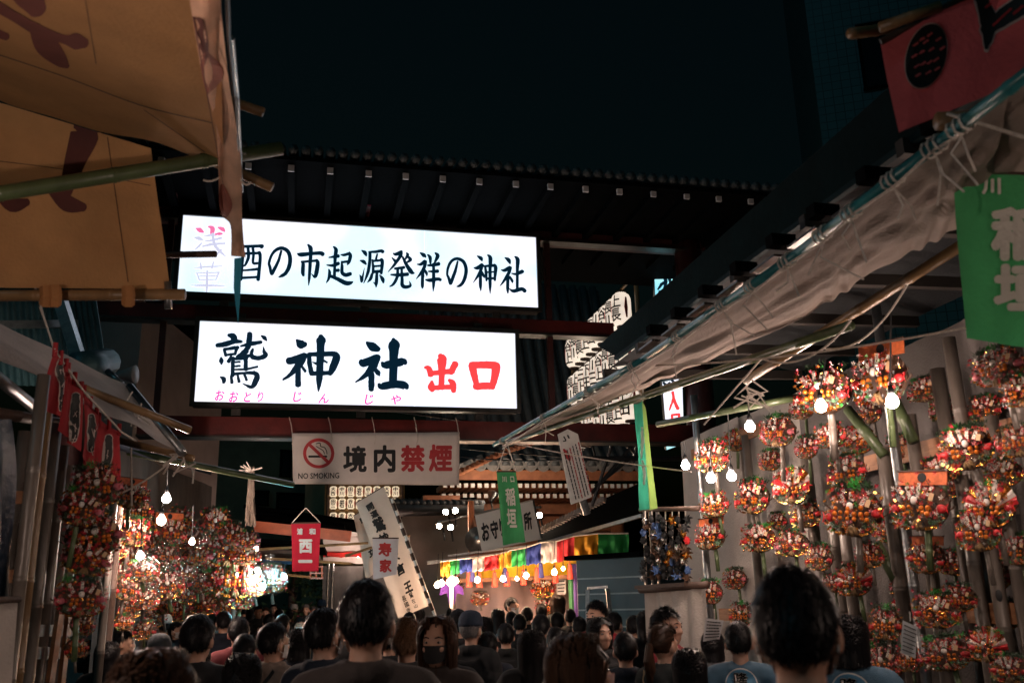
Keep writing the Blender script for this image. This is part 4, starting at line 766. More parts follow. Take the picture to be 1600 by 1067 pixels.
# ================================================================== lantern racks
M_PAPER = glowmat('lit_lantern_paper', (1.0, 0.83, 0.68), .62, .25, 4)
M_PAPER2 = glowmat('lit_lantern_paper_far', (1.0, 0.76, 0.52), .62, .25, 3)
def lantern_meshes(h, r, chars, bld=.012):
    prof = [(r * .55, 0), (r * .6, h * .03), (r * .85, h * .08), (r, h * .18), (r * 1.02, h * .5), (r, h * .82), (r * .85, h * .92), (r * .6, h * .97), (r * .55, h)]
    pp = []
    for i in range(len(prof) - 1):
        for k in range(3):
            t = k / 3; a = prof[i][0] * (1 - t) + prof[i + 1][0] * t; z = prof[i][1] * (1 - t) + prof[i + 1][1] * t; pp.append((a * (1 + .008 * (k - 1)), z))
    pp.append(prof[-1]); body = MB().lathe(pp, (0, 0, 0), 18)
    ends = MB().lathe([(r * .58, -.02), (r * .58, .012)], (0, 0, 0), 14); ende = MB().lathe([(r * .58, h - .012), (r * .58, h + .02)], (0, 0, 0), 14)
    def rad_at(z):
        for (a, za), (b, zb) in zip(prof, prof[1:]):
            if za <= z <= zb: return a + (b - a) * (z - za) / max(zb - za, 1e-6)
        return r
    def wrap(cells):
        mb = MB()
        for ch, a0, a1, z0, z1 in cells:
            vs, fs, _ = text_mesh(ch, bld); bm_ = bmesh.new(); bv = [bm_.verts.new((x, y, k_)) for x, y, k_ in vs]
            for f in fs:
                try: bm_.faces.new([bv[i] for i in f])
                except ValueError: pass
            for k in range(1, 6):
                bmesh.ops.bisect_plane(bm_, geom=bm_.verts[:] + bm_.edges[:] + bm_.faces[:], plane_co=(k / 6, 0, 0), plane_no=(1, 0, 0))
            bm_.verts.index_update(); out = []
            for v in bm_.verts:
                a = a0 + (a1 - a0) * v.co.x; z = z0 + (z1 - z0) * v.co.y; q = rad_at(z) + .008 + .0004 * v.co.z; out.append((q * math.sin(a), -q * math.cos(a), z))
            mb.add(out, [tuple(v.index for v in f.verts) for f in bm_.faces]); bm_.free()
        return mb
    n = len(chars); cells = []; 
    for k, ch in enumerate(chars): cells.append((ch, -.62, .62, h * (.9 - .8 * (k + 1) / n + .015), h * (.9 - .8 * k / n - .015)))
    txt = wrap(cells)
    rds = []
    for sgn in (1, -1):
        rd = MB(); rds.append(rd)
        for a0, a1 in ((.95, 1.35),):
            rd.add([(V((rad_at(h * z) + .007, 0, 0)) and V(((rad_at(h * z) + .007) * math.sin(sgn * a), -(rad_at(h * z) + .007) * math.cos(sgn * a), h * z))) for z in (.2, .35, .5, .65, .8) for a in (a0 + .5 * abs(z - .5), a1 - .25 * abs(z - .5))], [(2 * i, 2 * i + 1, 2 * i + 3, 2 * i + 2) for i in range(4)])
    return body.mesh('lantern_paper', True), ends.mesh('lantern_ends'), ende.mesh('lantern_ends'), txt.mesh('lantern_text'), rds[0].mesh('lantern_red'), rds[1].mesh('lantern_red')
LN = [lantern_meshes(.60, .165, c, .022) for c in ('上長', '三上', '下田', '川三', '谷上', '長川')]
def put_lantern(meshes, loc, rz, label, group, pm, small=False):
    t = thing('paper_lantern', label, 'lantern', loc, group); t.rotation_euler = (0, 0, rz)
    for nm, me, mm_ in zip(('paper_shade', 'end_cap', 'end_cap', 'lettering', 'red_mark', 'red_mark'), meshes, (pm, M_WOODD, M_WOODD, M_BLACK, M_REDINK, M_REDINK)):
        link(nm, me, mm_, parent=t)
    return t
ORD = ['nearest', 'second', 'third', 'fourth', 'fifth', 'sixth', 'seventh', 'eighth', 'ninth', 'tenth', 'eleventh', 'twelfth']
rk = thing('lantern_rack', 'tall bamboo rack of lit lanterns beyond the gate on the right', 'rack', groundz(lane(945, 560, 5.3)))
rows = [(971, 485, 9, 'top row'), (976, 552, 9, 'middle row'), (984, 630, 9, 'bottom row')]
side = math.atan2(-EX.y, -EX.x); rz_l = side + math.pi / 2
for ri, (px, py, n, rn) in enumerate(rows):
    p = lane(px, py, 5.35)
    for k in range(n):
        put_lantern(LN[(k * 5 + ri) % 6], p + DY * (.36 * k) - V((0, 0, .29)), rz_l + .55, f'white paper lantern with black characters, {ORD[k]} in the {rn} of the side rack', 'lanterns on the side rack', M_PAPER)
    m = MB(); m.tube([p - DY * .4 + V((0, 0, .36)), p + DY * (.36 * n) + V((0, 0, .36))], .025, 8); part(rk, 'bar', m, M_BAMT)
for k in (-.5, 3.4):
    p = lane(980, 484, 5.55); a = p + DY * k; m = MB(); m.tube([V((a.x, a.y, 0)), V((a.x, a.y, p.z + .5))], .04, 8); part(rk, 'post', m, M_BAMT)
rk2 = thing('lantern_rack', 'frontal wall rack of small lit lanterns behind the no smoking banner', 'rack', groundz(at(567, 790, 28)))
LN2 = [lantern_meshes(.33, .112, c, .03) for c in ('大西', '中川', '田三', '岩', '谷山', '金川')]
COLN = ['first', 'second', 'third', 'fourth', 'fifth', 'sixth', 'seventh', 'eighth']
for ri, py in enumerate((768, 787, 809)):
    for k in range(8):
        p = at(521 + 13.6 * k + (0 if k < 6 else 2), py, 28); put_lantern(LN2[(k + ri * 2) % 6], p - V((0, 0, .165)), .1, f'small lit lantern, {COLN[k]} from the left in the {["upper", "middle", "lower"][ri]} row of the frontal rack', 'lanterns on the frontal rack', M_PAPER2)
    a, b = at(512, py - 12.5, 28.2), at(628, py - 12.5, 28.2); m = MB(); m.beam(a, b, .05, .06); part(rk2, 'bar', m, M_BAMT)
m = MB(); m.add([at(508, 750, 28.6), at(632, 750, 28.6), groundz(at(632, 830, 28.6)), groundz(at(508, 830, 28.6))], [(0, 1, 2, 3)]); part(rk2, 'back_panel', m, mat('ochre_panel', (.20, .12, .05), .8))
for x in (512, 628):
    p = at(x, 790, 28.2); m = MB(); m.tube([groundz(p), V((p.x, p.y, at(x, 752, 28.2).z))], .05, 8); part(rk2, 'post', m, M_WOODD)

# ================================================================== shrine hall behind
SH_D = 21.0
hall = thing('shrine_hall', 'timber shrine hall with curved tiled roof and white rafter ends', 'shrine', groundz(at(820, 800, SH_D)))
SX = EX; SN = -DY
S0 = at(820, 735, SH_D)
def hp(s, f, z): return V((S0.x, S0.y, 0)) + SX * s + SN * f + V((0, 0, z))
def hs(px, py): p = onp(px, py, S0, SN); return (p - S0).dot(SX), p.z
sa, sb = hs(690, 735)[0], hs(1000, 740)[0]; ze = S0.z
M_TILED = mat('shrine_tile', (0.075, 0.08, 0.085), .45, 0, .3, 8, .2, 30)
m = MB(); k = 16
for i in range(k + 1):
    s_ = sa + (sb - sa) * i / k
    m.tube([hp(s_, .05 - .9 * t, ze + .12 + .55 * t + .35 * t * t) for t in [j / 7 * 3.2 for j in range(8)]], .11, 6)
part(hall, 'roof_tile_ribs', m, M_TILED, True)['kind'] = 'stuff'
m = MB(); m.grid(lambda u, v: hp(sa - .2 + (sb - sa + .4) * u, .03 - .9 * 3.2 * v, ze + .07 + .55 * 3.2 * v + .35 * (3.2 * v) ** 2), 20, 10); part(hall, 'roof_deck', m, M_TILED, True)
for i in range(0, k + 1):
    s_ = sa + (sb - sa) * i / k; m = MB(); m.lathe([(.15, 0), (.15, .06), (.11, .062), (.10, .04)], hp(s_, .0, ze + .12), 12, axes=(SX, V((0, 0, 1)), SN)); part(hall, 'eave_tile_end', m, mat('tile_end', (.22, .20, .19), .5))
m = MB(); m.box(hp((sa + sb) / 2, -.05, ze - .10), (sb - sa, .12, .22), axes=(SX, SN, V((0, 0, 1)))); part(hall, 'fascia', m, M_SHR)
for row, (dz, f, n) in enumerate(((-.34, .0, 30), (-.54, -.25, 29))):
    for i in range(n):
        s_ = sa + (sb - sa) * (i + .5) / n; m = MB(); m.box(hp(s_, f - .5, ze + dz), (.10, 1.0, .10), axes=(SX, SN, V((0, 0, 1)))); r_ = part(hall, 'rafter', m, M_SHR)
        m = MB(); m.box(hp(s_, f + .011, ze + dz), (.088, .02, .09), axes=(SX, SN, V((0, 0, 1)))); part(r_, 'rafter_cap', m, M_WHITE)
m = MB(); m.box(hp((sa + sb) / 2, -1.6, (ze - .5) / 2), (sb - sa - .6, .2, ze - .5), axes=(SX, SN, V((0, 0, 1)))); part(hall, 'wall', m, M_SHR)
for z_ in (ze - .75, ze - 1.15): 
    m = MB(); m.box(hp((sa + sb) / 2, -1.3, z_), (sb - sa - .4, .25, .22), axes=(SX, SN, V((0, 0, 1)))); part(hall, 'beam', m, M_SHR)
for px in (730, 850, 930, 990):
    s_ = hs(px, 800)[0]; m = MB(); m.lathe([(.17, 0), (.17, ze - .6)], hp(s_, -1.2, 0), 12); part(hall, 'pillar', m, M_SHR, True)
for (a, b, c, d) in ((660, 775, 718, 792),):
    p = at(a, b, SH_D - .8); q = at(c, d, SH_D - .8); m = MB(); m.box((p + q) / 2, (abs(q.x - p.x), .2, abs(p.z - q.z)), axes=(SX, SN, V((0, 0, 1)))); part(hall, 'sign_beam', m, M_SHR)
# side gable sweeping up to the right with brown rafters
gb = MB()
for i in range(26):
    t = i / 25; a = at(700 + 190 * t, 745 - 62 * math.sin(t * 1.5), 19 - 2 * t); gb.beam(a, a + V((.25, 1.2, .25)), .06, .08)
part(hall, 'gable_rafters', gb, M_SHR)['kind'] = 'stuff'
gb = MB(); gb.grid(lambda u, v: at(690 + 210 * u, 738 - 66 * math.sin(u * 1.5) - 22 * v, 18.8 - 2 * u + 2.5 * v), 20, 4); part(hall, 'gable_roof', gb, M_TILED, True)
# white storehouse wall right of the lantern rack
p0, p1 = at(628, 830, 20.5), at(735, 830, 20.5); facade('storehouse', 'pale plastered storehouse wall between the lanterns and the booth', p0, p1, 0, at(670, 800, 20.5).z, 3, mat('grey_plaster', (.30, .25, .22), .8, 0, .2, 2), [], M_GLASSD)
m = MB(); p_ = at(680, 798, 20.2); m.box(p_, (1.9, 1.4, .12), axes=(EX, DY, V((0, 0, 1))))
for k in range(14): m.tube([p_ + EX * (-.9 + .14 * k) - DY * .7 + V((0, 0, .1)), p_ + EX * (-.9 + .14 * k) + DY * .7 + V((0, 0, .3))], .06, 6)
o_ = link('storehouse_roof', m.mesh('storehouse_roof', True), M_TILED); tag(o_, 'dark ribbed tile roof edge of the pale storehouse', 'roof')
# festival tent with red and white stripes, and drapes
tn = thing('striped_tent', 'red and white striped festival tent behind the red hanging banner', 'tent', groundz(at(570, 880, 20)))
for i, (y0, y1, c) in enumerate(((838, 862, 'w'), (862, 870, 'r'), (870, 880, 'w'))):
    part(tn, 'stripe', sheet([at(505, y0, 20), at(640, y0, 20), at(640, y1, 19.9), at(505, y1, 19.9)], 24, 4, .03, 4, .3, seed=60 + i), cloth('tent_white', (.66, .60, .56), .5, .1) if c == 'w' else cloth('tent_red', (.55, .035, .03), .5, .1), True)
part(tn, 'roof', sheet([at(520, 815, 22), at(620, 815, 22), at(640, 838, 20), at(505, 838, 20)], 12, 6, .02, 2, .5, seed=63), cloth('tent_white', (.66, .60, .56), .5, .1), True)
for x in (513, 520, 570, 636):
    p = at(x, 880, 20); m = MB(); m.tube([groundz(p), p], .03, 8); part(tn, 'leg', m, M_STEEL)
part(tn, 'side_wall', sheet([at(505, 884, 20.2), at(640, 884, 20.2), groundz(at(640, 900, 20.2)), groundz(at(505, 900, 20.2))], 30, 10, .04, 6, .4, seed=64), cloth('grey_tarp', (.20, .19, .18), .2, .25), True)
# long dark stall roof on the left with an orange fascia
lr = thing('long_stall_roof', 'long dark stall roof with orange fascia behind the red banner', 'roof', groundz(at(450, 850, 14)))
for i, (a, b, dd, m_) in enumerate((((385, 798), (560, 822), 14, M_DARK), ((400, 808), (540, 828), 13.8, M_DARK), ((395, 850), (508, 858), 13.4, M_DARK), ((400, 866), (500, 872), 13.2, M_WOODD))):
    m = MB(); p, q = at(*a, dd), at(*b, dd); m.beam(p, q, .45, .05, V((0, .25, 1))); part(lr, 'roof_board', m, m_)
m = MB(); p, q = at(398, 822, 13.2), at(548, 838, 13.2); m.beam(p, q, .05, .15); part(lr, 'fascia', m, mat('orange_fascia', (.50, .09, .03), .5))
for a, b in (((405, 858), (575, 848)), ((415, 872), (548, 880)), ((540, 868), (640, 836)), ((430, 896), (490, 902))):
    m = MB(); m.tube([at(*a, 12.8), at(*b, 13.4)], .02, 6); part(lr, 'pole', m, M_BAMT)
m = MB(); p, q = at(412, 872, 13.3), at(456, 876, 13.3); m.beam(p, q, .04, .1); part(lr, 'blue_board', m, mat('blue_board', (.02, .10, .22), .5))
m = MB()
for y in (885, 895, 903): m.beam(at(484, y, 13), at(505, y, 13), .02, .02)
for x in (485, 494, 503): m.beam(at(x, 885, 13.02), at(x, 903, 13.02), .02, .02)
part(lr, 'lattice', m, mat('orange_fascia', (.50, .09, .03), .5))

# ================================================================== amulet booth
BD = 14.0
bo = thing('amulet_booth', 'brightly lit amulet booth with yellow valance and pale back drape', 'booth', groundz(at(800, 950, BD)))
part(bo, 'back_drape', sheet([at(705, 880, BD + 1.3), at(905, 868, BD + 1.3), groundz(at(905, 950, BD + 1.3)), groundz(at(705, 950, BD + 1.3))], 40, 12, .05, 6, .5, seed=70), cloth('pink_white_drape', (.66, .50, .49), .2, .12), True)
part(bo, 'valance', sheet([at(735, 895, BD + .5), at(903, 870, BD + .5), at(903, 900, BD + .5), at(735, 908, BD + .5)], 30, 6, .02, 4, .3, seed=71), cloth('yellow_cloth', (.80, .52, .03), .5, .12), True)
m = MB(); m.beam(at(668, 879, BD), at(905, 852, BD), .05, .05); m.beam(at(700, 868, BD + .02), at(830, 852, BD + .02), .03, .03); part(bo, 'front_rail', m, M_STEEL)
m = MB(); m.beam(at(700, 908, BD + .4), at(905, 900, BD + .4), .05, .06); part(bo, 'back_rail', m, M_WOOD)
for x, c in ((893, (.05, .22, .08)), (899, (.12, .06, .30)), (905, (.6, .55, .55))):
    p = at(x, 930, BD + .3); m = MB(); m.tube([groundz(p), V((p.x, p.y, at(x, 880, BD + .3).z))], .045, 8); part(bo, 'post', m, mat(f'post_paint_{x}', c, .6))
m = MB(); p = at(800, 985, BD - .1); m.box(V((p.x, p.y, .5)), (3.0, .6, 1.0), axes=(EX, DY, V((0, 0, 1)))); part(bo, 'counter', m, M_WOOD)
FC = {'y': (.72, .36, .03), 'g': (.03, .35, .09), 'b': (.03, .06, .30), 'w': (.62, .58, .56), 'r': (.60, .04, .05)}
fx = [(688, 703, 878, 901, 'y'), (703, 718, 876, 899, 'g'), (718, 738, 874, 892, 'b'), (738, 757, 872, 892, 'w'), (757, 779, 870, 890, 'r'), (779, 799, 866, 886, 'y'), (799, 821, 860, 884, 'g'), (821, 845, 856, 881, 'b'), (845, 870, 848, 877, 'w'), (870, 897, 846, 878, 'r'), (897, 934, 838, 868, 'y'), (934, 982, 834, 870, 'g')]
bt = thing('flag_bunting', 'bunting of yellow green blue white and red cloth panels over the booth', 'bunting', at(820, 890, BD - .1))
for i, (x0, x1, y0, y1, c) in enumerate(fx):
    y0b = fx[i + 1][2] if i + 1 < len(fx) else y0; y1b = fx[i + 1][3] if i + 1 < len(fx) else y1
    part(bt, 'panel', sheet([at(x0, y0, BD - .12), at(x1 + .3, y0b, BD - .12), at(x1 + .3, (y1 + y1b) / 2, BD - .12), at(x0, (y1 + (fx[i - 1][3] if i else y1)) / 2, BD - .12)], 18, 12, .045, 1.9, 1.1, seed=80 + i), cloth('bunting_' + c, FC[c], .45, .15), True)
m = MB(); m.tube([at(x0, y0 - 1, BD - .13) for x0, x1, y0, y1, c in fx] + [at(982, 833, BD - .13)], .012, 6); part(bt, 'cord', m, M_CORD)
TL = [(733, 907, 'r'), (749, 908, 'r'), (773, 907, 'r'), (792, 906, 'r'), (818, 904, 'r'), (839, 900, 'r'), (868, 901, 'r'), (891, 895, 'r'), (738, 899, 'b'), (789, 901, 'b'), (845, 893, 'b')]
TN = ['leftmost', 'second', 'third', 'fourth', 'fifth', 'sixth', 'seventh', 'rightmost']
for i, (x, y, c) in enumerate(TL):
    p = at(x, y, BD + .2); t = thing('tassel', (f'{TN[i]} of the eight red tassels along the booth valance' if c == 'r' else f'{["left", "middle", "right"][i - 8]} dark blue tassel along the booth valance'), 'tassel', p, 'tassels along the booth valance')
    m = MB(); m.lathe([(.012, .14), (.03, .12), (.035, .06), (.045, -.06), (.05, -.09)], p, 8); part(t, 'fringe', m, mat('tassel_' + c, (.60, .06, .03) if c == 'r' else (.03, .03, .14), .8))
    m = MB(); m.tube([p + V((0, 0, .14)), p + V((0, 0, .3))], .006, 5); part(t, 'cord', m, M_REDINK)
# amulet sign board standing on the booth roof
q = [(742, 805), (832, 782), (845, 842), (753, 862)]; c = [at(*p, 13.2) for p in q]
ab = thing('amulet_sign_board', 'white sign board with black lettering partly hidden by the green banner', 'sign', (c[2] + c[3]) / 2); n_ = (c[1] - c[0]).cross(c[3] - c[0]).normalized(); n_ = n_ if n_.dot(CAMPOS - c[0]) > 0 else -n_
m = MB(); m.add(c + [x - n_ * .12 for x in c], [(0, 1, 2, 3), (7, 6, 5, 4), (0, 4, 5, 1), (1, 5, 6, 2), (2, 6, 7, 3), (3, 7, 4, 0)]); part(ab, 'board', m, mat('sign_board_white', (.66, .60, .54), .5, 0, .1, 3))
pm = plane_map(c[0], n_, .006)
for ch, qq in (('お', [(751, 817), (763, 814), (766, 843), (754, 846)]), ('守', [(765, 814), (777, 811), (780, 840), (768, 843)]), ('り', [(779, 810), (787, 808), (790, 836), (782, 838)]), ('所', [(817, 801), (829, 798), (833, 826), (820, 829)])): part(ab, 'character', text_on(ch, qq, pm, .04), M_BLACK)
m = MB(); m.tube([c[1] - n_ * .03, c[2] - n_ * .03], .03, 6); part(ab, 'edge_post', m, M_STEEL)
# big display rakes standing in the booth
# blue shutter container with ladder
bc = thing('blue_container', 'dark slate blue panelled container wall beside the booth', 'container', groundz(at(955, 950, 12)))
p0, p1 = at(903, 940, 12.3), at(1012, 940, 11.6); X = (groundz(p1) - groundz(p0)); Lx = X.length; X.normalize(); n_ = X.cross(V((0, 0, 1))); n_ = n_ if n_.dot(CAMPOS - p0) > 0 else -n_
zt = at(955, 872, 12).z; m = MB(); ce = (groundz(p0) + groundz(p1)) / 2; m.box(ce - n_ * 1.0 + V((0, 0, zt / 2)), (Lx, 2.0, zt), axes=(X, n_, V((0, 0, 1)))); part(bc, 'body', m, mat('slate_blue_panel', (.035, .065, .085), .45, 0, .2, 3))
m = MB(); m.box(ce - n_ * .9 + V((0, 0, zt + .03)), (Lx + .1, 2.2, .06), axes=(X, n_, V((0, 0, 1)))); part(bc, 'roof_edge', m, M_DARK)
for y in (902, 927, 952, 978):
    z_ = at(955, y, 12).z; m = MB(); m.box(ce + n_ * .008 + V((0, 0, z_)), (Lx - .04, .014, .02), axes=(X, n_, V((0, 0, 1)))); part(bc, 'batten', m, mat('grey_batten', (.30, .36, .38), .5))
ld = thing('step_ladder', 'aluminium step ladder leaning beside the blue container', 'ladder', groundz(at(940, 960, 11.5)))
lt = [at(918, 921, 11.6), at(949, 919, 11.6)]; lb = [groundz(at(912, 960, 11.2)), groundz(at(966, 960, 11.2))]
for a, b in zip(lt, lb): m = MB(); m.beam(a, b, .05, .03); part(ld, 'stile', m, M_STEEL)
m = MB(); m.beam(lt[0] + V((0, 0, .02)), lt[1] + V((0, 0, .02)), .12, .03); part(ld, 'top_cap', m, M_STEEL)
for k in range(1, 7): m = MB(); m.beam(lt[0].lerp(lb[0], k / 7), lt[1].lerp(lb[1], k / 7), .06, .02); part(ld, 'rung', m, M_STEEL)
# dark sloping roof over the booth, and black steel truss
dr = thing('booth_roof', 'dark sloping roof with ribbed edge above the booth', 'roof', groundz(at(920, 830, 13)))
m = MB(); m.grid(lambda u, v: at(840 + 165 * u, 850 - 46 * u - 26 * v - 26 * u * v, 14.6 - 1.2 * u + 1.2 * v), 12, 4); part(dr, 'roof_sheet', m, M_DARK)
for k in range(24):
    t = k / 23; m = MB(); a = at(838 + 105 * t, 833 - 52 * t, 13.8 - .6 * t); m.tube([a - EX * .02 - V((0, 0, .03)), a + V((0, 0, .035))], .05, 8); part(dr, 'ridge_tile', m, mat('tile_end', (.22, .20, .19), .5))
m = MB(); m.beam(at(835, 853, 14.5), at(1004, 805, 13.3), .06, .05); part(dr, 'edge', m, M_STEEL)
ts = thing('steel_truss', 'black steel truss below the gate beam on the right', 'truss', groundz(at(980, 720, 12)))
for a, b, r in (((905, 716), (1100, 716), .035), ((925, 770), (1000, 682), .025), ((960, 682), (925, 790), .025), ((1000, 715), (960, 680), .02), ((930, 760), (985, 716), .025), ((1000, 680), (990, 715), .02)):
    m = MB(); m.tube([at(*a, 12.3), at(*b, 12.3)], r, 6); part(ts, 'bar', m, M_PLAST)
# electric cables
for i, (a, b, s, lab) in enumerate((((640, 690, 14), (1160, 716, 12), .1, 'black overhead cable sagging below the gate beam'), ((640, 698, 14), (905, 716, 12), .1, 'lower black overhead cable near the notice board'), ((600, 640, 11.6), (1100, 690, 12), .05, 'thin dark cable along the lower gate beam'))):
    m = MB(); m.tube(sag(at(*a), at(*b), s, 14), .012, 6); tag(link('overhead_cable', m.mesh('cable', True), M_PLAST), lab, 'cable')
# far night tree between the left stall and the tent
tr = thing('dark_tree', 'dark leafy tree behind the far crowd at the end of the lane', 'tree', groundz(at(455, 960, 24)))
m = MB(); b_ = groundz(at(455, 960, 24)); m.tube([b_, b_ + V((.05, 0, .8)), b_ + V((-.05, .1, 1.9)), b_ + V((.1, .1, 2.6))], [.14, .11, .08, .03], 8)
for k in range(7): a = random.Random(k).uniform(0, 6.28); m.tube([b_ + V((0, 0, 1.0 + .2 * k)), b_ + V((.6 * math.cos(a), .4 * math.sin(a), 1.4 + .2 * k))], [.05, .015], 6)
part(tr, 'trunk', m, M_WOODD, True); rr = random.Random(77); m = MB()
for k in range(2600):
    cl = rr.randrange(26); r2 = random.Random(cl + 500); cc = b_ + V((r2.uniform(-1.2, 1.2), r2.uniform(-.7, .7), r2.uniform(.5, 2.7)))
    c_ = cc + V((rr.gauss(0, .17), rr.gauss(0, .17), rr.gauss(0, .15))); X = V((rr.uniform(-1, 1), rr.uniform(-1, 1), rr.uniform(-.6, .6))).normalized(); Y = X.orthogonal().normalized(); l_ = rr.uniform(.05, .1)
    m.add([c_ - X * l_, c_ + Y * l_ * .4, c_ + X * l_, c_ - Y * l_ * .4], [(0, 1, 2, 3)])
part(tr, 'crown', m, mat('night_leaf', (.045, .085, .03), .6, 0, .4, 6))
# folding screens beyond the lane end so that it closes
p0, p1 = at(330, 900, 38), at(720, 900, 40); facade('far_shop', 'low dark shopfront closing the far end of the lane', p0, p1, 0, 3.6, 4, mat('dark_shop', (.035, .04, .045), .7), [], M_GLASSD)

# ================================================================== bulbs and lamps
M_BULB = {}
def bulb_mat(kind, s):
    k = f'bulb_{kind}_{s}'
    s = s * 3.2
    return glowmat(k, {'warm': (1.0, .62, .40), 'white': (1.0, .74, .62), 'cyan': (.25, .85, 1.0)}[kind], s)
_bm = {}
def bulb(px, py, d, r, kind, s, label, cordto=None, group='bare light bulbs', pos=None):
    p = pos if pos is not None else at(px, py, d); t = thing('light_bulb', label, 'bulb', p, group)
    key = round(r, 4)
    if key not in _bm:
        a = MB().lathe([(r * .02, -r), (r * .5, -r * .86), (r * .87, -r * .5), (r, 0), (r * .86, r * .5), (r * .5, r * .98), (r * .42, r * 1.25)], (0, 0, 0), 10); b = MB().lathe([(r * .46, r * 1.25), (r * .5, r * 1.3), (r * .5, r * 2.1), (r * .35, r * 2.5), (r * .12, r * 2.8)], (0, 0, 0), 10); _bm[key] = (a.v, a.f, b.v, b.f)
    av, af, bv, bf = _bm[key]
    part(t, 'glass', MB().add([V(q) + p for q in av], af), bulb_mat(kind, s), True); part(t, 'socket', MB().add([V(q) + p for q in bv], bf), M_PLAST, True)
    top = p + V((0, 0, r * 2.7)); m = MB(); m.tube(sag(top, at(*cordto, d) if cordto else top + V((0.02, 0, .35)), .01, 6), .005, 5); part(t, 'flex', m, M_PLAST)
    return t
bulb(1283, 635, 5.6, .034, 'white', 95, 'bright bulb in front of the large gold rake', (1290, 560))
bulb(1394, 628, 4.9, .034, 'white', 95, 'bright bulb below the red board rake', (1392, 470))
bulb(1172, 667, 6.4, .034, 'white', 85, 'bulb hanging alone on a knotted cord over the back sheet', (1168, 605))
bulb(1071, 727, 7.6, .034, 'white', 110, 'bulb against the dark gap left of the right stall', (1069, 690))
bulb(1111, 747, 7.0, .034, 'white', 85, 'left of the two bulbs under the small hanging rake', (1110, 700))
bulb(1143, 744, 7.0, .034, 'white', 85, 'right of the two bulbs under the small hanging rake', (1137, 640))
for pos, kd, st_, lab in ((V((-1.78, 2.1, 2.4)), 'white', 200, 'added fill bulb out of view under the orange canopy'), (V((2.35, 1.15, 2.45)), 'white', 130, 'added fill bulb out of view at the right beside the viewer')):  # unseen fill bulbs, added to light the near canopy and banners
    bulb(0, 0, 0, .034, kd, st_, lab, None, pos=pos)
bulb(1640, 700, 3.9, .034, 'white', 60, 'bulb at the extreme right edge of the right stall', (1640, 560))
bulb(260, 779, 7.8, .036, 'white', 230, 'upper bulb under the left stall roof', (262, 735))
bulb(252, 813, 7.6, .036, 'white', 230, 'lower bulb under the left stall roof', (258, 770))
bulb(219, 868, 7.0, .026, 'white', 160, 'small bulb glowing over the clear plastic bag', (222, 780))
bulb(300, 846, 8.2, .024, 'warm', 170, 'small bulb glowing behind the gold rakes on the left', (302, 790))
bulb(402, 893, 11.5, .042, 'white', 45, 'brightest bulb cluster lamp at the far left stall end', (404, 850))
bulb(397, 905, 11.4, .04, 'white', 45, 'bulb just below the brightest lamp at the far left stall', (398, 860))
bulb(410, 917, 11.3, .034, 'cyan', 90, 'lower cyan lamp at the far left stall end', (410, 880))
bulb(444, 901, 12.0, .034, 'cyan', 90, 'single cyan lamp beside the small red banner', (446, 880))
bulb(400, 857, 12.0, .03, 'white', 70, 'small white bulb above the cluster at the far left stall', (400, 835))
bulb(560, 874, 20.6, .05, 'white', 90, 'bulb glowing inside the striped tent', None, 'tent bulbs'); bulb(612, 874, 20.6, .05, 'white', 90, 'right bulb glowing inside the striped tent', None, 'tent bulbs')
for i, (x, y) in enumerate(((683, 914), (690, 911), (712, 907), (746, 906), (786, 904), (822, 899), (866, 894), (880, 888), (808, 904))):
    bulb(x, y, BD - .3, .038 if i not in (7, 8) else .024, 'warm', 90, f'{["outer leftmost", "second", "third", "fourth", "fifth", "sixth", "seventh", "small eighth", "small ninth"][i]} warm bulb in the string along the booth', None, 'warm bulbs along the booth')
def spot(px, py, d, s, label, r=.1, aim=V((0, -.6, -1))):
    p = at(px, py, d); t = thing('flood_lamp', label, 'lamp', p, 'flood lamps by the shrine hall'); aim = aim.normalized(); X = aim.orthogonal().normalized(); Y = aim.cross(X)
    m = MB(); m.lathe([(r * .3, -r * 1.6), (r * .45, -r * 1.2), (r * .95, 0), (r, .02)], p, 12, axes=(X, Y, aim)); part(t, 'reflector', m, M_STEEL, True)
    m = MB(); m.ell(p + aim * .01, (r * .85, r * .85, r * .5), 10, 6, axes=(X, Y, aim)); part(t, 'lens', m, glowmat(f'flood_{s}', (1.0, .80, .60), s * 1.2), True)
    m = MB(); m.tube([p - aim * r * 1.5, p - aim * r * 1.5 + V((.05, 0, -.3))], .02, 6); part(t, 'arm', m, M_PLAST)
for x, y, d, s, lab, aim in ((697, 799, 17, 60, 'upper left flood lamp over the booth roof', V((-.3, -1, -.3))), (711, 797, 17, 60, 'upper right flood lamp over the booth roof', V((.3, -1, -.3))), (687, 821, 17, 60, 'lower left flood lamp over the booth roof', V((-.5, -1, -.5))), (704, 823, 17, 60, 'lower right flood lamp over the booth roof', V((.1, -1, -.5))), (737, 832, 16.5, 50, 'small flood lamp beside the amulet sign board', V((.4, -1, -.2))), (922, 685, 14, 60, 'round flood lamp beside the notice board under the gate beam', V((-.2, -1, -.45))), (843, 805, 16, 50, 'flood lamp at the right end of the amulet sign board', V((-.2, -1, .1)))):
    spot(x, y, d, s * 1.6, lab, .065, aim)
lp = thing('lamp_pole', 'slim pole with a cross arm carrying the flood lamps over the booth', 'lamp pole', groundz(at(736, 890, 16.9)))
p_ = at(736, 800, 16.9); m = MB(); m.tube([groundz(p_), V((p_.x, p_.y, at(736, 782, 16.9).z))], .06, 8); part(lp, 'pole', m, M_SHR)
m = MB(); m.tube([at(684, 816, 17.05), at(770, 797, 17.05), at(845, 792, 16.2)], .025, 6); part(lp, 'arm', m, M_STEEL)
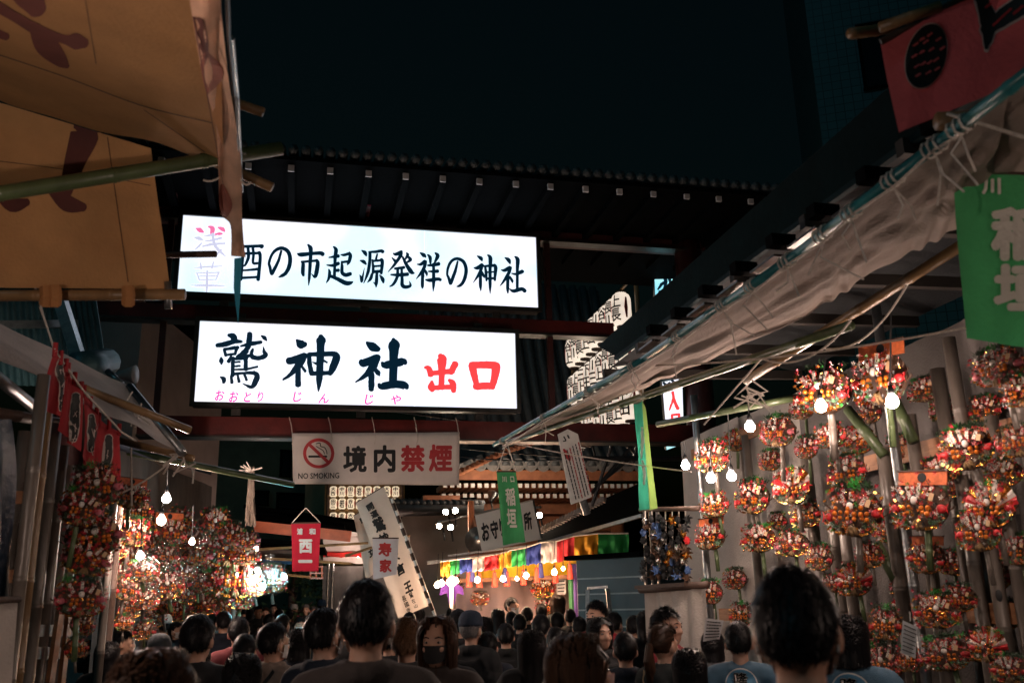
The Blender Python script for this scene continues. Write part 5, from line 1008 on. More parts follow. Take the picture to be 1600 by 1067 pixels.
m = MB(); m.lathe([(.02, 0), (.16, .1), (.24, .25)], at(748, 845, 16.6), 14, axes=(V((1, 0, 0)), V((0, 0, 1)), V((0, -1, 0)))); part(lp, 'horn_speaker', m, M_STEEL, True)
spot(905, 742, 18.6, 170, 'shrine flood lamp washing the timber eaves', .12, V((-1, .3, .35)))
spot(770, 772, 19.4, 170, 'shrine flood lamp low under the rafters', .12, V((.2, .5, .8)))
# ================================================================== lucky rakes (bamboo rake charms)
M_PINE = mat('pine_green', (0.018, 0.055, 0.02), .55, 0, .5, 20)
M_GREENP = mat('bright_green_plastic', (0.03, 0.26, 0.04), .4, 0, .4, 20)
M_STRAW = mat('straw_rope', (0.24, 0.15, 0.065), .75, 0, .35, 40, .3, 120)
M_ORB = mat('gold_orange_ball', (0.62, 0.17, 0.015), .28, .25, .3, 25)
M_REDP = mat('red_paper', (0.55, 0.025, 0.03), .4, 0, .3, 20)
M_PINK = mat('pink_paper', (0.60, 0.16, 0.20), .5, 0, .3, 20)
M_BERRY = mat('crimson_berry', (0.50, 0.015, 0.05), .35, 0, .3, 20)
M_FACE = mat('white_mask', (0.72, 0.66, 0.60), .4, 0, .08, 12)
M_BOARD = mat('orange_headboard', (0.62, 0.15, 0.05), .5, 0, .35, 14)
M_TAN = mat('raw_wood_tag', (0.55, 0.36, 0.20), .6, 0, .2, 20)
M_FAN = mat('brown_wicker', (0.075, 0.036, 0.018), .7, 0, .4, 40, .4, 120)
M_BLUEC = mat('blue_cloth_charm', (0.06, 0.12, 0.28), .5, 0, .4, 20)
M_SILV = mat('silver_foil', (0.75, 0.73, 0.70), .2, 1, .2, 25, .1, 80)
# plaque face: white with rows of black writing-like marks and a red edge
mp = bpy.data.materials.new('plaque_print'); mp.use_nodes = True
N, L = mp.node_tree.nodes, mp.node_tree.links; b = N['Principled BSDF']; b.inputs['Roughness'].default_value = .5
tc = N.new('ShaderNodeTexCoord'); mpp = N.new('ShaderNodeMapping'); mpp.inputs['Scale'].default_value = (60, 1, 60); nz = N.new('ShaderNodeTexNoise'); nz.inputs['Scale'].default_value = 1.0; nz.inputs['Detail'].default_value = 1
L.new(tc.outputs['Object'], mpp.inputs[0]); L.new(mpp.outputs[0], nz.inputs['Vector'])
rp = N.new('ShaderNodeValToRGB'); rp.color_ramp.interpolation = 'CONSTANT'; rp.color_ramp.elements[0].color = (.02, .02, .02, 1); rp.color_ramp.elements[1].position = .46; rp.color_ramp.elements[1].color = (.70, .64, .56, 1)
L.new(nz.outputs['Fac'], rp.inputs[0]); L.new(rp.outputs[0], b.inputs['Base Color'])
M_PLQ = mp
# clear plastic wrap
mw = bpy.data.materials.new('clear_plastic_wrap'); mw.use_nodes = True
N, L = mw.node_tree.nodes, mw.node_tree.links; gl = N.new('ShaderNodeBsdfGlossy'); gl.inputs['Roughness'].default_value = .12; tr_ = N.new('ShaderNodeBsdfTransparent'); mx = N.new('ShaderNodeMixShader')
tc = N.new('ShaderNodeTexCoord'); nz = N.new('ShaderNodeTexNoise'); nz.inputs['Scale'].default_value = 12; nz.inputs['Detail'].default_value = 3; bp = N.new('ShaderNodeBump'); bp.inputs['Strength'].default_value = .9; bp.inputs['Distance'].default_value = .05
L.new(tc.outputs['Object'], nz.inputs['Vector']); L.new(nz.outputs['Fac'], bp.inputs['Height']); L.new(bp.outputs[0], gl.inputs['Normal'])
mx.inputs[0].default_value = .16; L.new(tr_.outputs[0], mx.inputs[1]); L.new(gl.outputs[0], mx.inputs[2]); L.new(mx.outputs[0], N['Material Output'].inputs[0]); M_WRAP = mw

def needles(mb, c, r, n, rng, spread=1.0, l0=.04, l1=.075):
    for _ in range(n):
        d = V((rng.gauss(0, 1), rng.gauss(0, .6), rng.gauss(.3, 1) * spread)).normalized(); l = rng.uniform(l0, l1); o = c + V((rng.uniform(-r, r), rng.uniform(-r, r) * .5, rng.uniform(-r, r) * .5))
        s = d.orthogonal().normalized() * .0045; mb.add([o - s, o + s, o + d * l], [(0, 1, 2)]); s2 = d.cross(s).normalized() * .0045; mb.add([o - s2, o + s2, o + d * l], [(0, 1, 2)])
def tilt(mb_fn, M):
    b_ = MB(); mb_fn(b_); b_.v = [tuple(M @ V(p)) for p in b_.v]; return b_
def koban(mb, c, r, rng):
    a = rng.uniform(-.8, .8); X = V((math.cos(a), rng.uniform(-.3, .3), math.sin(a))).normalized(); Z = V((0, -1, rng.uniform(-.3, .5))).normalized(); X = (X - Z * X.dot(Z)).normalized(); Y = Z.cross(X)
    vs = [V(c) + X * (r * math.cos(t)) + Y * (r * .62 * math.sin(t)) for t in [i * math.pi / 4 for i in range(8)]]
    mb.add(vs + [v - Z * .004 for v in vs], [tuple(range(8)), tuple(range(15, 7, -1))] + [(i, (i + 1) % 8, 8 + (i + 1) % 8, 8 + i) for i in range(8)])
def crumple(mb, c, r, rng, n=7):
    """folded paper ornament: a fan of crooked petals"""
    for k in range(n):
        a = 6.283 * k / n + rng.uniform(-.3, .3); d = V((math.cos(a), -.5 + rng.uniform(-.2, .2), math.sin(a))); e = V((math.cos(a + .6), -.9, math.sin(a + .6)))
        mb.add([V(c), V(c) + d * r, V(c) + (d + e).normalized() * r * .9, V(c) + e * r * .55], [(0, 1, 2), (0, 2, 3)])
def leafclump(mb, c, r, n, rng):
    for _ in range(n):
        d = V((rng.gauss(0, 1), rng.gauss(-.3, .7), rng.gauss(.35, .9))).normalized(); l = rng.uniform(.05, .10); o = V(c) + V((rng.gauss(0, r), rng.gauss(0, r * .5), rng.gauss(0, r * .55)))
        s_ = d.orthogonal().normalized() * rng.uniform(.006, .013); mb.add([o, o + d * l * .5 - s_, o + d * l, o + d * l * .5 + s_], [(0, 1, 2, 3)])
def sq(rng, zl=-.34, zh=.34):
    """random place inside the rounded-square front of a rake"""
    while True:
        x, z = rng.uniform(-.47, .47), rng.uniform(zl, zh)
        if (abs(x) / .48) ** 3 + (abs(z - .0) / .42) ** 3 < 1: return x, z
def rake_proto(kind, seed):
    """unit width 1; front faces -Y; returns list of (part name, mesh, material)"""
    rng = random.Random(seed * 31 + 5); P = []
    def add(nm, mb, m, smooth=False): P.append((nm, mb.mesh(nm, smooth), m))
    def depth(x, z): return -.07 - .10 * (1 - (x / .5) ** 2) * (1 - (z / .5) ** 2)
    m = MB()
    for k in range(13):
        a = rad(-66 + 11 * k); d = V((math.sin(a), 0, math.cos(a))); m.tube([V((0, .08, -.24)), V((0, .07, -.24)) + d * .4, V((0, .0, -.24)) + d * .56, V((0, -.05, -.24)) + d * .58], [.012, .014, .012, .006], 5)
    add('rake_tines', m, M_FAN)
    m = MB(); m.ell((0, .045, .0), (.43, .05, .36), 14, 8); add('backing', m, M_FAN, True)
    m = MB(); hl = {'gold': .9, 'round': .8, 'board': .75, 'berry': 1.0, 'orange': .7, 'bag': .5}.get(kind, .8); bamboo(m, (0, .11, -.05), (.06, .15, -.15 - hl), .055, .25, 8, seed); add('handle', m, M_BAMG if seed % 2 else M_BAMY, True)
    # bundle of straw rope ends at the foot
    for k in range(3):
        m = MB(); a = rad(-30 + 30 * k); pts = [V((0, -.10, -.20)) + V((math.sin(a) * t * .16, -.05 * math.sin(t * 3), -t * .17 * math.cos(a))) for t in (0, .35, .7, 1)]; m.tube(pts, [.02, .032, .032, .02], 7); add('straw_rope', m, M_STRAW, True)
    for sx in (-1, 1):
        m = MB()
        for k in range(6):
            t = k / 5; c = V((sx * (.14 + .27 * t), -.13, -.34 + .15 * t ** 2.2)); koban(m, c, rng.uniform(.025, .04), rng)
        add('gold_fringe', m, M_GOLD)
        m = MB(); leafclump(m, (sx * .27, -.1, -.22), .06, 50, rng); add('pine_sprig', m, mat('grey_green_pine', (.10, .20, .12), .5, 0, .4, 20))
    tops = {'round': 5, 'berry': 4, 'orange': 3, 'gold': 3, 'bag': 3, 'fan': 3}.get(kind, 0)
    for k in range(tops):
        x = -.34 + .68 * (k + .5) / tops; m = MB(); leafclump(m, (x, -.03, .30 + .10 * (1 - (x / .4) ** 2)), .055, 85, rng); add('pine_sprig', m, M_GREENP if (k + seed) % 4 == 3 else M_PINE)
    for k in range({'berry': 16, 'board': 2}.get(kind, 6)):
        m = MB(); x, z = (rng.uniform(-.42, .42), rng.uniform(.22, .46)) if kind != 'berry' else sq(rng, -.3, .46); crumple(m, V((x, depth(x, z) - .05, z)), rng.uniform(.03, .05), rng, 6); add('red_flower', m, M_BERRY)
    if kind == 'board':
        m = MB(); m.box((0, .0, .40), (.80, .03, .20)); add('headboard', m, M_BOARD)
        m = MB(); m.lathe([(.07, 0), (.07, .012)], (0, -.016, .41), 14, axes=(V((1, 0, 0)), V((0, 0, 1)), V((0, -1, 0)))); add('emblem', m, M_BLACK)
        m = MB(); m.box((0, -.01, .508), (.84, .05, .022)); add('headboard_rail', m, M_WOODD)
    if kind == 'fan':
        for k in range(11):
            a0, a1 = rad(-85 + 170 * k / 11), rad(-85 + 170 * (k + 1) / 11); am = (a0 + a1) / 2; m = MB(); o_ = V((0, -.02, -.05))
            m.add([o_ + V((.12 * math.sin(a0), 0, .12 * math.cos(a0))), o_ + V((.52 * math.sin(a0), .0, .52 * math.cos(a0))), o_ + V((.52 * math.sin(am), -.04, .52 * math.cos(am))), o_ + V((.52 * math.sin(a1), .0, .52 * math.cos(a1))), o_ + V((.12 * math.sin(a1), 0, .12 * math.cos(a1))), o_ + V((.12 * math.sin(am), -.03, .12 * math.cos(am)))], [(0, 1, 2, 5), (5, 2, 3, 4)]); add('fan_fold', m, (M_FACE, M_REDP, M_GOLD)[k % 3])
    npq = {'gold': 8, 'board': 6, 'round': 5, 'bag': 3}.get(kind, 3)
    for k in range(npq):
        a = rad(-50 + 100 * (k + .5) / npq + rng.uniform(-6, 6)); L_ = rng.uniform(.14, .20); W = rng.uniform(.05, .065); rr_ = .24 + rng.uniform(-.03, .05)
        M = Matrix.Translation(V((rr_ * 1.3 * math.sin(a), -.15 - .03 * (k % 2), .02 + rr_ * math.cos(a) * .72))) @ Matrix.Rotation(a * .8, 4, 'Y')
        add('plaque_edge', tilt(lambda q: q.box((0, .006, 0), (W + .016, .012, L_ + .016)), M), M_REDP)
        add('plaque', tilt(lambda q: q.box((0, -.004, 0), (W, .010, L_)), M), M_PLQ)
    m = MB(); mx_ = rng.uniform(-.04, .04); m.ell((mx_, -.19, .06), (.055, .045, .068), 12, 8); add('mask', m, M_FACE, True)
    m = MB(); m.ell((mx_, -.175, .115), (.06, .045, .04), 10, 6); add('mask_hair', m, M_BLACK, True)
    for sx in ((-1, 1) if kind != 'orange' else (-1.4, 0, 1.4)):
        for j in range(4 if kind != 'orange' else 5):
            m = MB(); r = rng.uniform(.030, .042); m.ell((sx * .15 + (j % 2 - .5) * .09 + rng.uniform(-.015, .015), -.19 - .015 * (j % 3), -.13 + (j // 2) * .08 + rng.uniform(-.015, .015)), r, 9, 6); add('gold_ball', m, M_ORB, True)
    m = MB()
    for k in range({'gold': 34, 'board': 18}.get(kind, 14)):
        x, z = sq(rng); koban(m, (x, depth(x, z) - .03 - rng.random() * .05, z), rng.uniform(.022, .038), rng)
    P.append(('gold_coins', m.mesh('gold_coins'), M_GOLD))
    for sx in (-1, 1):
        m = MB(); c = V((sx * .37, -.11, -.08 + rng.uniform(-.04, .06))); m.ell(c, (.085, .05, .065), 10, 7); m.add([c + V((sx * .05, 0, 0)), c + V((sx * .12, 0, .09)), c + V((sx * .10, -.02, 0)), c + V((sx * .12, 0, -.08))], [(0, 1, 2), (0, 2, 3)]); add('red_bream', m, M_REDP if kind != 'berry' else M_PINK, True)
    wht = 14 if kind != 'bag' else 20
    for k, (nm, mm_, n_) in enumerate((('red_paper_folds', M_REDP, 46), ('white_paper_folds', M_FACE, wht), ('green_paper_folds', M_GREENP, 8), ('pink_paper_folds', M_PINK, 6), ('silver_foil_bits', M_SILV, 4), ('gold_foil_bits', M_GOLD, 14), ('dark_paper_folds', M_PLAST, 24), ('orange_paper_folds', M_ORB, 18 if kind in ('orange', 'gold') else 9))):
        m = MB()
        for _ in range(n_ if kind != 'berry' or nm != 'red_paper_folds' else 48):
            x, z = sq(rng); crumple(m, (x, depth(x, z) - rng.random() * .07, z), rng.uniform(.022, .050), rng, 5)
        P.append((nm, m.mesh(nm), mm_))
    if kind != 'bag':
        m = MB(); M = Matrix.Translation(V((.27, -.22, .10))) @ Matrix.Rotation(rad(18), 4, 'Y'); add('price_tag', tilt(lambda q: q.box((0, 0, 0), (.07, .008, .11)), M), M_TAN)
    if kind == 'bag':
        m = MB(); m.lathe([(.12, -.44), (.36, -.38), (.53, -.1), (.52, .2), (.34, .44), (.12, .55), (.2, .66)], (0, 0, 0), 16); m.v = [(x, y * .62 - .06, z) for x, y, z in m.v]; add('plastic_wrap', m, M_WRAP, True)
    return P
STUFFY = {'gold_coins', 'gold_fringe', 'red_paper_folds', 'white_paper_folds', 'green_paper_folds', 'pink_paper_folds', 'silver_foil_bits', 'gold_foil_bits', 'dark_paper_folds', 'orange_paper_folds', 'rake_tines', 'pine_sprig', 'red_flower', 'red_bream'}
PROTO = {k: [rake_proto(k, s * 7 + i) for s in range(3)] for i, k in enumerate(('round', 'board', 'gold', 'berry', 'orange', 'bag', 'fan'))}
def put_rake(kind, v, loc, wid, rz, ry, label, group):
    t = thing('lucky_rake', label, 'rake charm', loc, group); t.rotation_euler = (rad(-6), ry, rz); r3 = random.Random(label); t.scale = (wid * r3.uniform(.9, 1.12), wid, wid * r3.uniform(.88, 1.15))
    for nm, me, mm_ in PROTO[kind][v % 3]:
        o = link(nm, me, mm_, parent=t)
        if nm in STUFFY: o['kind'] = 'stuff'
    return t
RZ_R = math.atan2(-EX.y, -EX.x) + math.pi / 2          # facing the lane from the right wall
K = [  # px, py, width px, kind, where it is
 (1115, 715, 58, 'round', 'small hanging rake above two bulbs at the alley end of the right stall', 3.45),
 (1118, 790, 50, 'orange', 'gold rake directly below the two bulbs, right stall', 3.45),
 (1112, 838, 52, 'board', 'rake with orange headboard, lower of the pair under the two bulbs', 3.45),
 (1178, 778, 64, 'round', 'round pine rake on a post below the lone knotted bulb', 3.8),
 (1187, 842, 56, 'gold', 'round pine rake right under the one below the lone bulb', 3.8),
 (1240, 850, 50, 'berry', 'dark red rake just above and right of the big dark head', 3.85),
 (1240, 762, 62, 'fan', 'pine rake below the straw body of the large gold rake', 3.75),
 (1218, 675, 64, 'berry', 'berry rake left of the large gold rake, with orange balls', 3.6),
 (1290, 612, 104, 'gold', 'large gold rake behind the bright bulb, upper middle of right stall', 3.3),
 (1378, 592, 98, 'board', 'rake with red headboard and white plaques, highest at the right stall', 3.3),
 (1446, 610, 50, 'round', 'dim rake tucked behind posts right of the headboard rake', 4.0),
 (1512, 702, 82, 'round', 'pine rake with red flowers and gold fringe over the upper rail', 3.55),
 (1441, 790, 90, 'board', 'orange headboard rake in the centre of the right wall', 3.55),
 (1326, 738, 62, 'round', 'pine topped rake above the glowing gold orange rake', 3.6),
 (1336, 800, 92, 'orange', 'glowing gold orange rake between posts, right wall', 3.5),
 (1550, 792, 80, 'fan', 'dark pine rake right of the centre headboard rake', 3.6),
 (1562, 575, 76, 'berry', 'dark berry rake right under the large green banner', 3.4),
 (1598, 612, 66, 'gold', 'gold rake cut by the right edge under the green banner', 3.3),
 (1592, 690, 60, 'orange', 'orange ball rake cut by the right edge at rail height', 3.5),
 (1450, 872, 66, 'board', 'small headboard rake under the centre headboard rake', 3.6),
 (1532, 830, 70, 'round', 'wide pine rake with gold lower edge beneath the dark pine rake', 3.55),
 (1466, 955, 66, 'gold', 'pine rake left of the lower timber rail', 3.6),
 (1481, 1022, 72, 'round', 'green topped rake beside the red cloth, bottom of right wall', 3.55),
 (1386, 975, 52, 'orange', 'orange rake beside the hanging price sheet', 3.5),
 (1360, 868, 46, 'orange', 'tilted rake bundle on a slanting green stem', 3.6),
 (1337, 908, 60, 'fan', 'low pine rake left of the slanting green stem', 3.65),
 (1303, 912, 36, 'berry', 'small rake right beside the big dark head', 3.7),
 (1385, 1035, 66, 'berry', 'red rake behind the blue coat at the lower right', 3.5),
 (1422, 1030, 44, 'orange', 'little rake under the hanging price sheet', 3.55),
 (1578, 1045, 54, 'round', 'pale lower corner rake at the right edge', 3.4),
 (1282, 872, 46, 'round', 'pine rake with white mask over the big dark head', 3.75),
 (1112, 926, 44, 'round', 'green topped rake above the white notice sheet', 3.4),
 (1300, 682, 54, 'gold', 'straw and gold rake hanging under the large gold rake', 3.4),
 (1262, 700, 40, 'berry', 'little dark rake behind the straw of the large gold rake', 3.8),
 (1590, 860, 52, 'round', 'rake in shadow at the right edge below the pine rakes', 3.9),
 (1410, 915, 40, 'berry', 'small red rake half hidden behind a slanting stem', 3.9),
 (1360, 645, 40, 'round', 'small rake in shade under the headboard of the highest rake', 4.0),
 (1205, 720, 38, 'berry', 'tiny rake on the sheet left of the straw body', 4.0),
 (1575, 960, 50, 'round', 'shadowed rake above the lower rail at the right edge', 3.95),
 (1150, 905, 40, 'berry', 'dim rake on the white sheet left of the big dark head', 4.05),
 (1216, 815, 36, 'round', 'small rake between the two round pine rakes and the dark red one', 4.05),
 (1480, 640, 46, 'berry', 'shaded rake between the upper posts', 4.05),
 (1540, 640, 50, 'round', 'shaded rake behind the posts under the green banner', 4.05),
 (1405, 700, 44, 'round', 'shaded rake beside the upper rail end', 4.0),
 (1490, 880, 46, 'berry', 'shaded rake between the lower posts', 4.0),
 (1560, 900, 50, 'berry', 'shaded rake behind the lower right posts', 4.0),
 (1345, 1000, 44, 'berry', 'shaded rake behind the blue coat collar', 3.9),
 (1530, 1010, 48, 'berry', 'shaded rake low between posts under the lower rail', 3.95),
 (1255, 640, 44, 'berry', 'shaded rake half behind the large gold rake', 3.9),
 (1395, 830, 46, 'round', 'shaded rake left of the small headboard rake', 3.95),
 (1500, 760, 44, 'berry', 'shaded rake below the gold fringe rake', 3.95),
 (1340, 690, 58, 'fan', 'rake with red and white paper fan under the slanting green stubs', 3.7),
 (1470, 735, 56, 'gold', 'gold rake between the centre headboard rake and the fringe rake', 3.75),
 (1405, 760, 50, 'berry', 'red rake left above the centre headboard rake', 3.8),
 (1500, 935, 52, 'orange', 'orange rake on the posts above the lower rail', 3.7),
 (1545, 1010, 60, 'fan', 'paper fan rake right of the green topped rake', 3.6),
 (1260, 805, 46, 'orange', 'orange rake above the big dark head', 3.85),
 (1420, 950, 46, 'fan', 'small fan rake behind the hanging price sheet', 3.8),
 (1150, 690, 40, 'fan', 'small fan rake left of the lone knotted bulb', 4.0),
 (1160, 960, 40, 'orange', 'orange rake over the blue festival coat', 3.9),
 (1570, 740, 56, 'gold', 'gold rake right of the fringe rake at rail height', 3.7),
]
rr = random.Random(12)
for i, (px, py, w_, kind, lab, off) in enumerate(K):
    p = lane(px, py, off); wid = w_ / FPX * depth_of(p) * 1.08
    d = CAMPOS - p; fz = math.atan2(d.y, d.x) + math.pi / 2; rz = RZ_R * .45 + fz * .55 if abs(fz - RZ_R) < 3 else fz
    put_rake(kind, i, p, wid, rz + rr.uniform(-.15, .15), rr.uniform(-.12, .12), lab, 'lucky rakes on the right stall')
KL = [
 (150, 762, 74, 'berry', 'red and gold rake at the top of the left stall under the flags', -1.12),
 (204, 775, 46, 'board', 'tilted gold board rake below the rope at the left', -1.2),
 (126, 795, 60, 'berry', 'shaded red rake on slanting dark stems, left stall', -1.15),
 (146, 838, 78, 'berry', 'bright red flower rake in the middle of the left stack', -1.1),
 (134, 872, 70, 'berry', 'straw bottomed rake under the bright red flower rake', -1.12),
 (124, 935, 68, 'berry', 'pink fringed rake low in the left stack', -1.1),
 (128, 975, 34, 'berry', 'small rake below the pink fringed one', -1.15),
 (118, 1012, 36, 'orange', 'lowest little rake beside the orange planks', -1.15),
 (206, 832, 44, 'round', 'pale rake behind the lower left bulb', -1.5),
 (264, 832, 48, 'board', 'rake with two gold discs right below the bulbs', -1.4),
 (222, 893, 44, 'bag', 'rake in a glowing clear bag under the small bulb', -1.25),
 (258, 868, 36, 'bag', 'clear wrapped green and white rake under the bulbs', -1.4),
 (298, 842, 40, 'bag', 'clear wrapped bright red rake right of the bulbs', -1.35),
 (288, 895, 36, 'bag', 'clear wrapped rake beside the tan post', -1.4),
 (197, 920, 38, 'round', 'gold ringed rake left of the lower wrapped rakes', -1.4),
 (226, 937, 42, 'bag', 'rake low under the glowing bag', -1.35),
 (260, 915, 48, 'bag', 'large crinkled clear bag rake, middle of left stall', -1.25),
 (254, 944, 34, 'round', 'small rake under the crinkled clear bag', -1.4),
 (290, 930, 32, 'round', 'small green rake by the tan post foot', -1.4),
 (193, 973, 28, 'orange', 'little gold rake above the masked man', -1.4),
 (225, 985, 34, 'bag', 'lowest wrapped rake behind the boy', -1.45),
 (334, 818, 46, 'gold', 'gold rake at the start of the far left stall', -1.15),
 (352, 862, 50, 'berry', 'red rake in the bright cluster of the far left stall', -1.1),
 (368, 905, 60, 'orange', 'blazing orange rake in the bright cluster', -1.0),
 (345, 905, 44, 'round', 'dark green rake left of the blazing orange one', -1.1),
 (384, 868, 42, 'gold', 'gold rake at the upper right of the bright cluster', -.95),
 (376, 935, 36, 'berry', 'red rake at the bottom of the bright cluster', -.98),
 (424, 905, 44, 'bag', 'clear wrapped glittering rake under the cyan lamps', -.62),
 (22, 822, 30, 'berry', 'small rake seen between posts at the far left', -1.9),
 (340, 935, 34, 'bag', 'silver wrapped rake at the foot of the bright cluster', -1.1),
 (385, 845, 34, 'berry', 'small red rake under the broom at the far left stall', -.98),
 (180, 860, 30, 'berry', 'dim rake behind the steel post, left stall', -1.6),
 (240, 850, 28, 'berry', 'dim rake between the bulbs and the glowing bag', -1.6),
 (215, 800, 40, 'round', 'rake at the upper left of the left stall interior', -1.75),
 (235, 815, 36, 'orange', 'gold rake just left of the two left bulbs', -1.7),
 (282, 812, 40, 'orange', 'gold rake right of the upper left bulb', -1.7),
 (305, 870, 38, 'orange', 'gold rake behind the tan post', -1.6),
 (272, 885, 34, 'orange', 'small gold rake between the wrapped rakes', -1.65),
 (240, 905, 34, 'orange', 'small gold rake right of the glowing bag', -1.6),
 (205, 870, 36, 'orange', 'gold rake left of the glowing bag', -1.6),
 (185, 895, 34, 'berry', 'red rake behind the steel post, lower left stall', -1.6),
 (205, 948, 34, 'bag', 'wrapped rake above the little gold rake', -1.55),
 (275, 955, 34, 'berry', 'red rake low beside the tan post', -1.6),
 (240, 965, 32, 'round', 'small pine rake low behind the white cap', -1.6),
 (310, 910, 36, 'bag', 'wrapped rake right of the tan post', -1.45),
 (325, 855, 40, 'orange', 'orange rake left in the bright cluster', -1.15),
 (330, 885, 38, 'berry', 'red rake left of the dark green rake', -1.2),
 (362, 835, 40, 'berry', 'red rake at the top of the bright cluster', -1.05),
 (395, 915, 36, 'bag', 'wrapped rake next to the brightest lamp', -.9),
 (318, 945, 34, 'berry', 'red rake at the foot of the far left stall posts', -1.25),
 (355, 950, 34, 'orange', 'orange rake behind the heads under the bright cluster', -1.05),
]
for i, (px, py, w_, kind, lab, off) in enumerate(KL):
    p = lane(px, py, off) if px < 400 else at(px, py, 12.2)
    if depth_of(p) > 13 or depth_of(p) < 0: p = at(px, py, 11.6)
    wid = w_ / FPX * depth_of(p) * 1.18; d = CAMPOS - p; fz = math.atan2(d.y, d.x) + math.pi / 2
    put_rake(kind, i + 1, p, wid, fz + .25 + rr.uniform(-.2, .2), rr.uniform(-.25, .2), lab, 'lucky rakes on the left stalls')
# display ornaments in the booth
for i, (px, py, w_, kind, lab) in enumerate(((708, 915, 30, 'gold', 'large purple draped display rake at the left of the booth'), (750, 935, 26, 'bag', 'wrapped display rake in the middle left of the booth'), (848, 918, 36, 'gold', 'large white and gold display rake at the right of the booth'), (852, 948, 34, 'berry', 'red display rake standing under the white and gold one'))):
    p = at(px, py, BD + .6); put_rake(kind, i, p, w_ / FPX * depth_of(p) * 1.1, 0, 0, lab, 'display rakes in the booth')
m = MB(); pt = thing('paper_streamer', 'purple and white folded paper streamer standing at the left of the booth', 'streamer', at(706, 955, BD + .2))
for sx, c in ((-1, 0), (1, 0)):
    m = MB(); x = 706
    m.add([at(x, 905, BD + .15), at(x + sx * 17, 918, BD + .1), at(x + sx * 19, 930, BD + .1), at(x + sx * 8, 926, BD + .12), at(x + sx * 4, 944, BD + .15), at(x, 944, BD + .16)], [(0, 1, 2, 3, 4, 5)]); part(pt, 'wing', m, cloth('purple_cloth', (.14, .04, .34), .4))
m = MB(); m.add([at(706, 896, BD + .1), at(716, 910, BD + .1), at(709, 916, BD + .1), at(708, 950, BD + .1), at(703, 950, BD + .1), at(702, 916, BD + .1), at(695, 910, BD + .1)], [(0, 1, 2, 3, 4, 5, 6)]); part(pt, 'white_fold', m, M_FACE)
# dark charm strips hanging over the counter
cs = ['leftmost', 'second', 'third', 'fourth', 'fifth', 'sixth', 'rightmost']
for k in range(7):
    px = 1008 + 10.5 * k; t = thing('charm_string', f'{cs[k]} of seven hanging strings of dark charms over the white counter', 'charm string', at(px, 800, 7.9 - .05 * k), 'charm strings over the counter'); r2 = random.Random(k + 40)
    m = MB(); m.tube([at(px, 798, 7.9 - .05 * k), at(px + 2, 905, 7.9 - .05 * k)], .006, 5); part(t, 'cord', m, M_CORD)
    for j in range(9):
        c_ = at(px + r2.uniform(-4, 4), 812 + 11 * j + r2.uniform(-3, 3), 7.88 - .05 * k); m = MB(); crumple(m, c_, r2.uniform(.03, .06), r2, 6); m.ell(c_, (.025, .02, .035), 8, 5)
        part(t, 'charm', m, [M_BLUEC, M_BLACK, M_GOLD, M_SILV, M_PLAST, M_FAN, M_REDP if k > 3 else M_BLACK][r2.randrange(7)])
# printed sheets hung on the stall
M_SHEET = mat('printed_sheet', (.60, .60, .60), .3, 0, .06, 10, coat=.4)
def note(label, quad, d, rows, red=()):
    c = [at(*q, d) for q in quad]; t = thing('printed_notice', label, 'notice', (c[2] + c[3]) / 2); sm = sheet(c, 6, 8, .006, 1, .5, seed=5); part(t, 'sheet', sm, M_SHEET, True); mm_ = drop(sm.bvh(), .006); r2 = random.Random(int(quad[0][0]))
    for k in range(rows):
        v = (k + 1) / (rows + 1); a = np.array(quad[0]) * (1 - v) + np.array(quad[3]) * v; b_ = np.array(quad[1]) * (1 - v) + np.array(quad[2]) * v; seg = []; u = .12
        while u < .85: l = r2.uniform(.05, .14); p_, q_ = a * (1 - u) + b_ * u, a * (1 - u - l) + b_ * (u + l); seg.append([(*p_, 1.6), (*q_, 1.6)]); u += l + .05
        part(t, 'print_line', brush(seg, 0, 0, 1, mm_), M_BLACK)
    m = MB(); m.tube([at((quad[0][0] + quad[1][0]) / 2, quad[0][1] + 1, d - .01), at((quad[0][0] + quad[1][0]) / 2 - 1, quad[0][1] - 14, d)], .004, 4); part(t, 'string', m, M_CORD)
note('white printed price sheet in a plastic sleeve hanging at the right', [(1411, 969), (1434, 979), (1430, 1028), (1407, 1019)], 4.6, 7)
note('white handwritten notice sheet under the green topped rake', [(1103, 965), (1131, 969), (1124, 998), (1098, 1001)], 6.6, 6)
note('pink printed price poster at the right of the booth', [(870, 898), (884, 897), (884, 928), (870, 929)], BD + .5, 5)
# bundle of dry straw hung under the pole, left
bs = thing('straw_broom', 'bundle of grey straw and rags tied to the pole over the far left stall', 'broom', at(392, 800, 9)); r2 = random.Random(9)
m = MB()
for k in range(60): a = at(393 + r2.uniform(-4, 4), 732 + r2.uniform(-4, 4), 9); m.tube([a, at(393 + r2.uniform(-6, 4), 775, 9 + r2.uniform(-.05, .05)), at(392 + r2.uniform(-9, 8), 812 + r2.uniform(-10, 12), 9 + r2.uniform(-.05, .05))], [.006, .009, .005], 4)
part(bs, 'straw', m, mat('grey_straw', (.22, .18, .15), .8, 0, .4, 10))['kind'] = 'stuff'
m = MB()
for k in range(10): a = at(393, 735, 8.97); m.tube([a, a + V((r2.uniform(-.12, .12), -.02, r2.uniform(-.02, .1)))], .006, 4)
part(bs, 'knot', m, M_CORD)['kind'] = 'stuff'
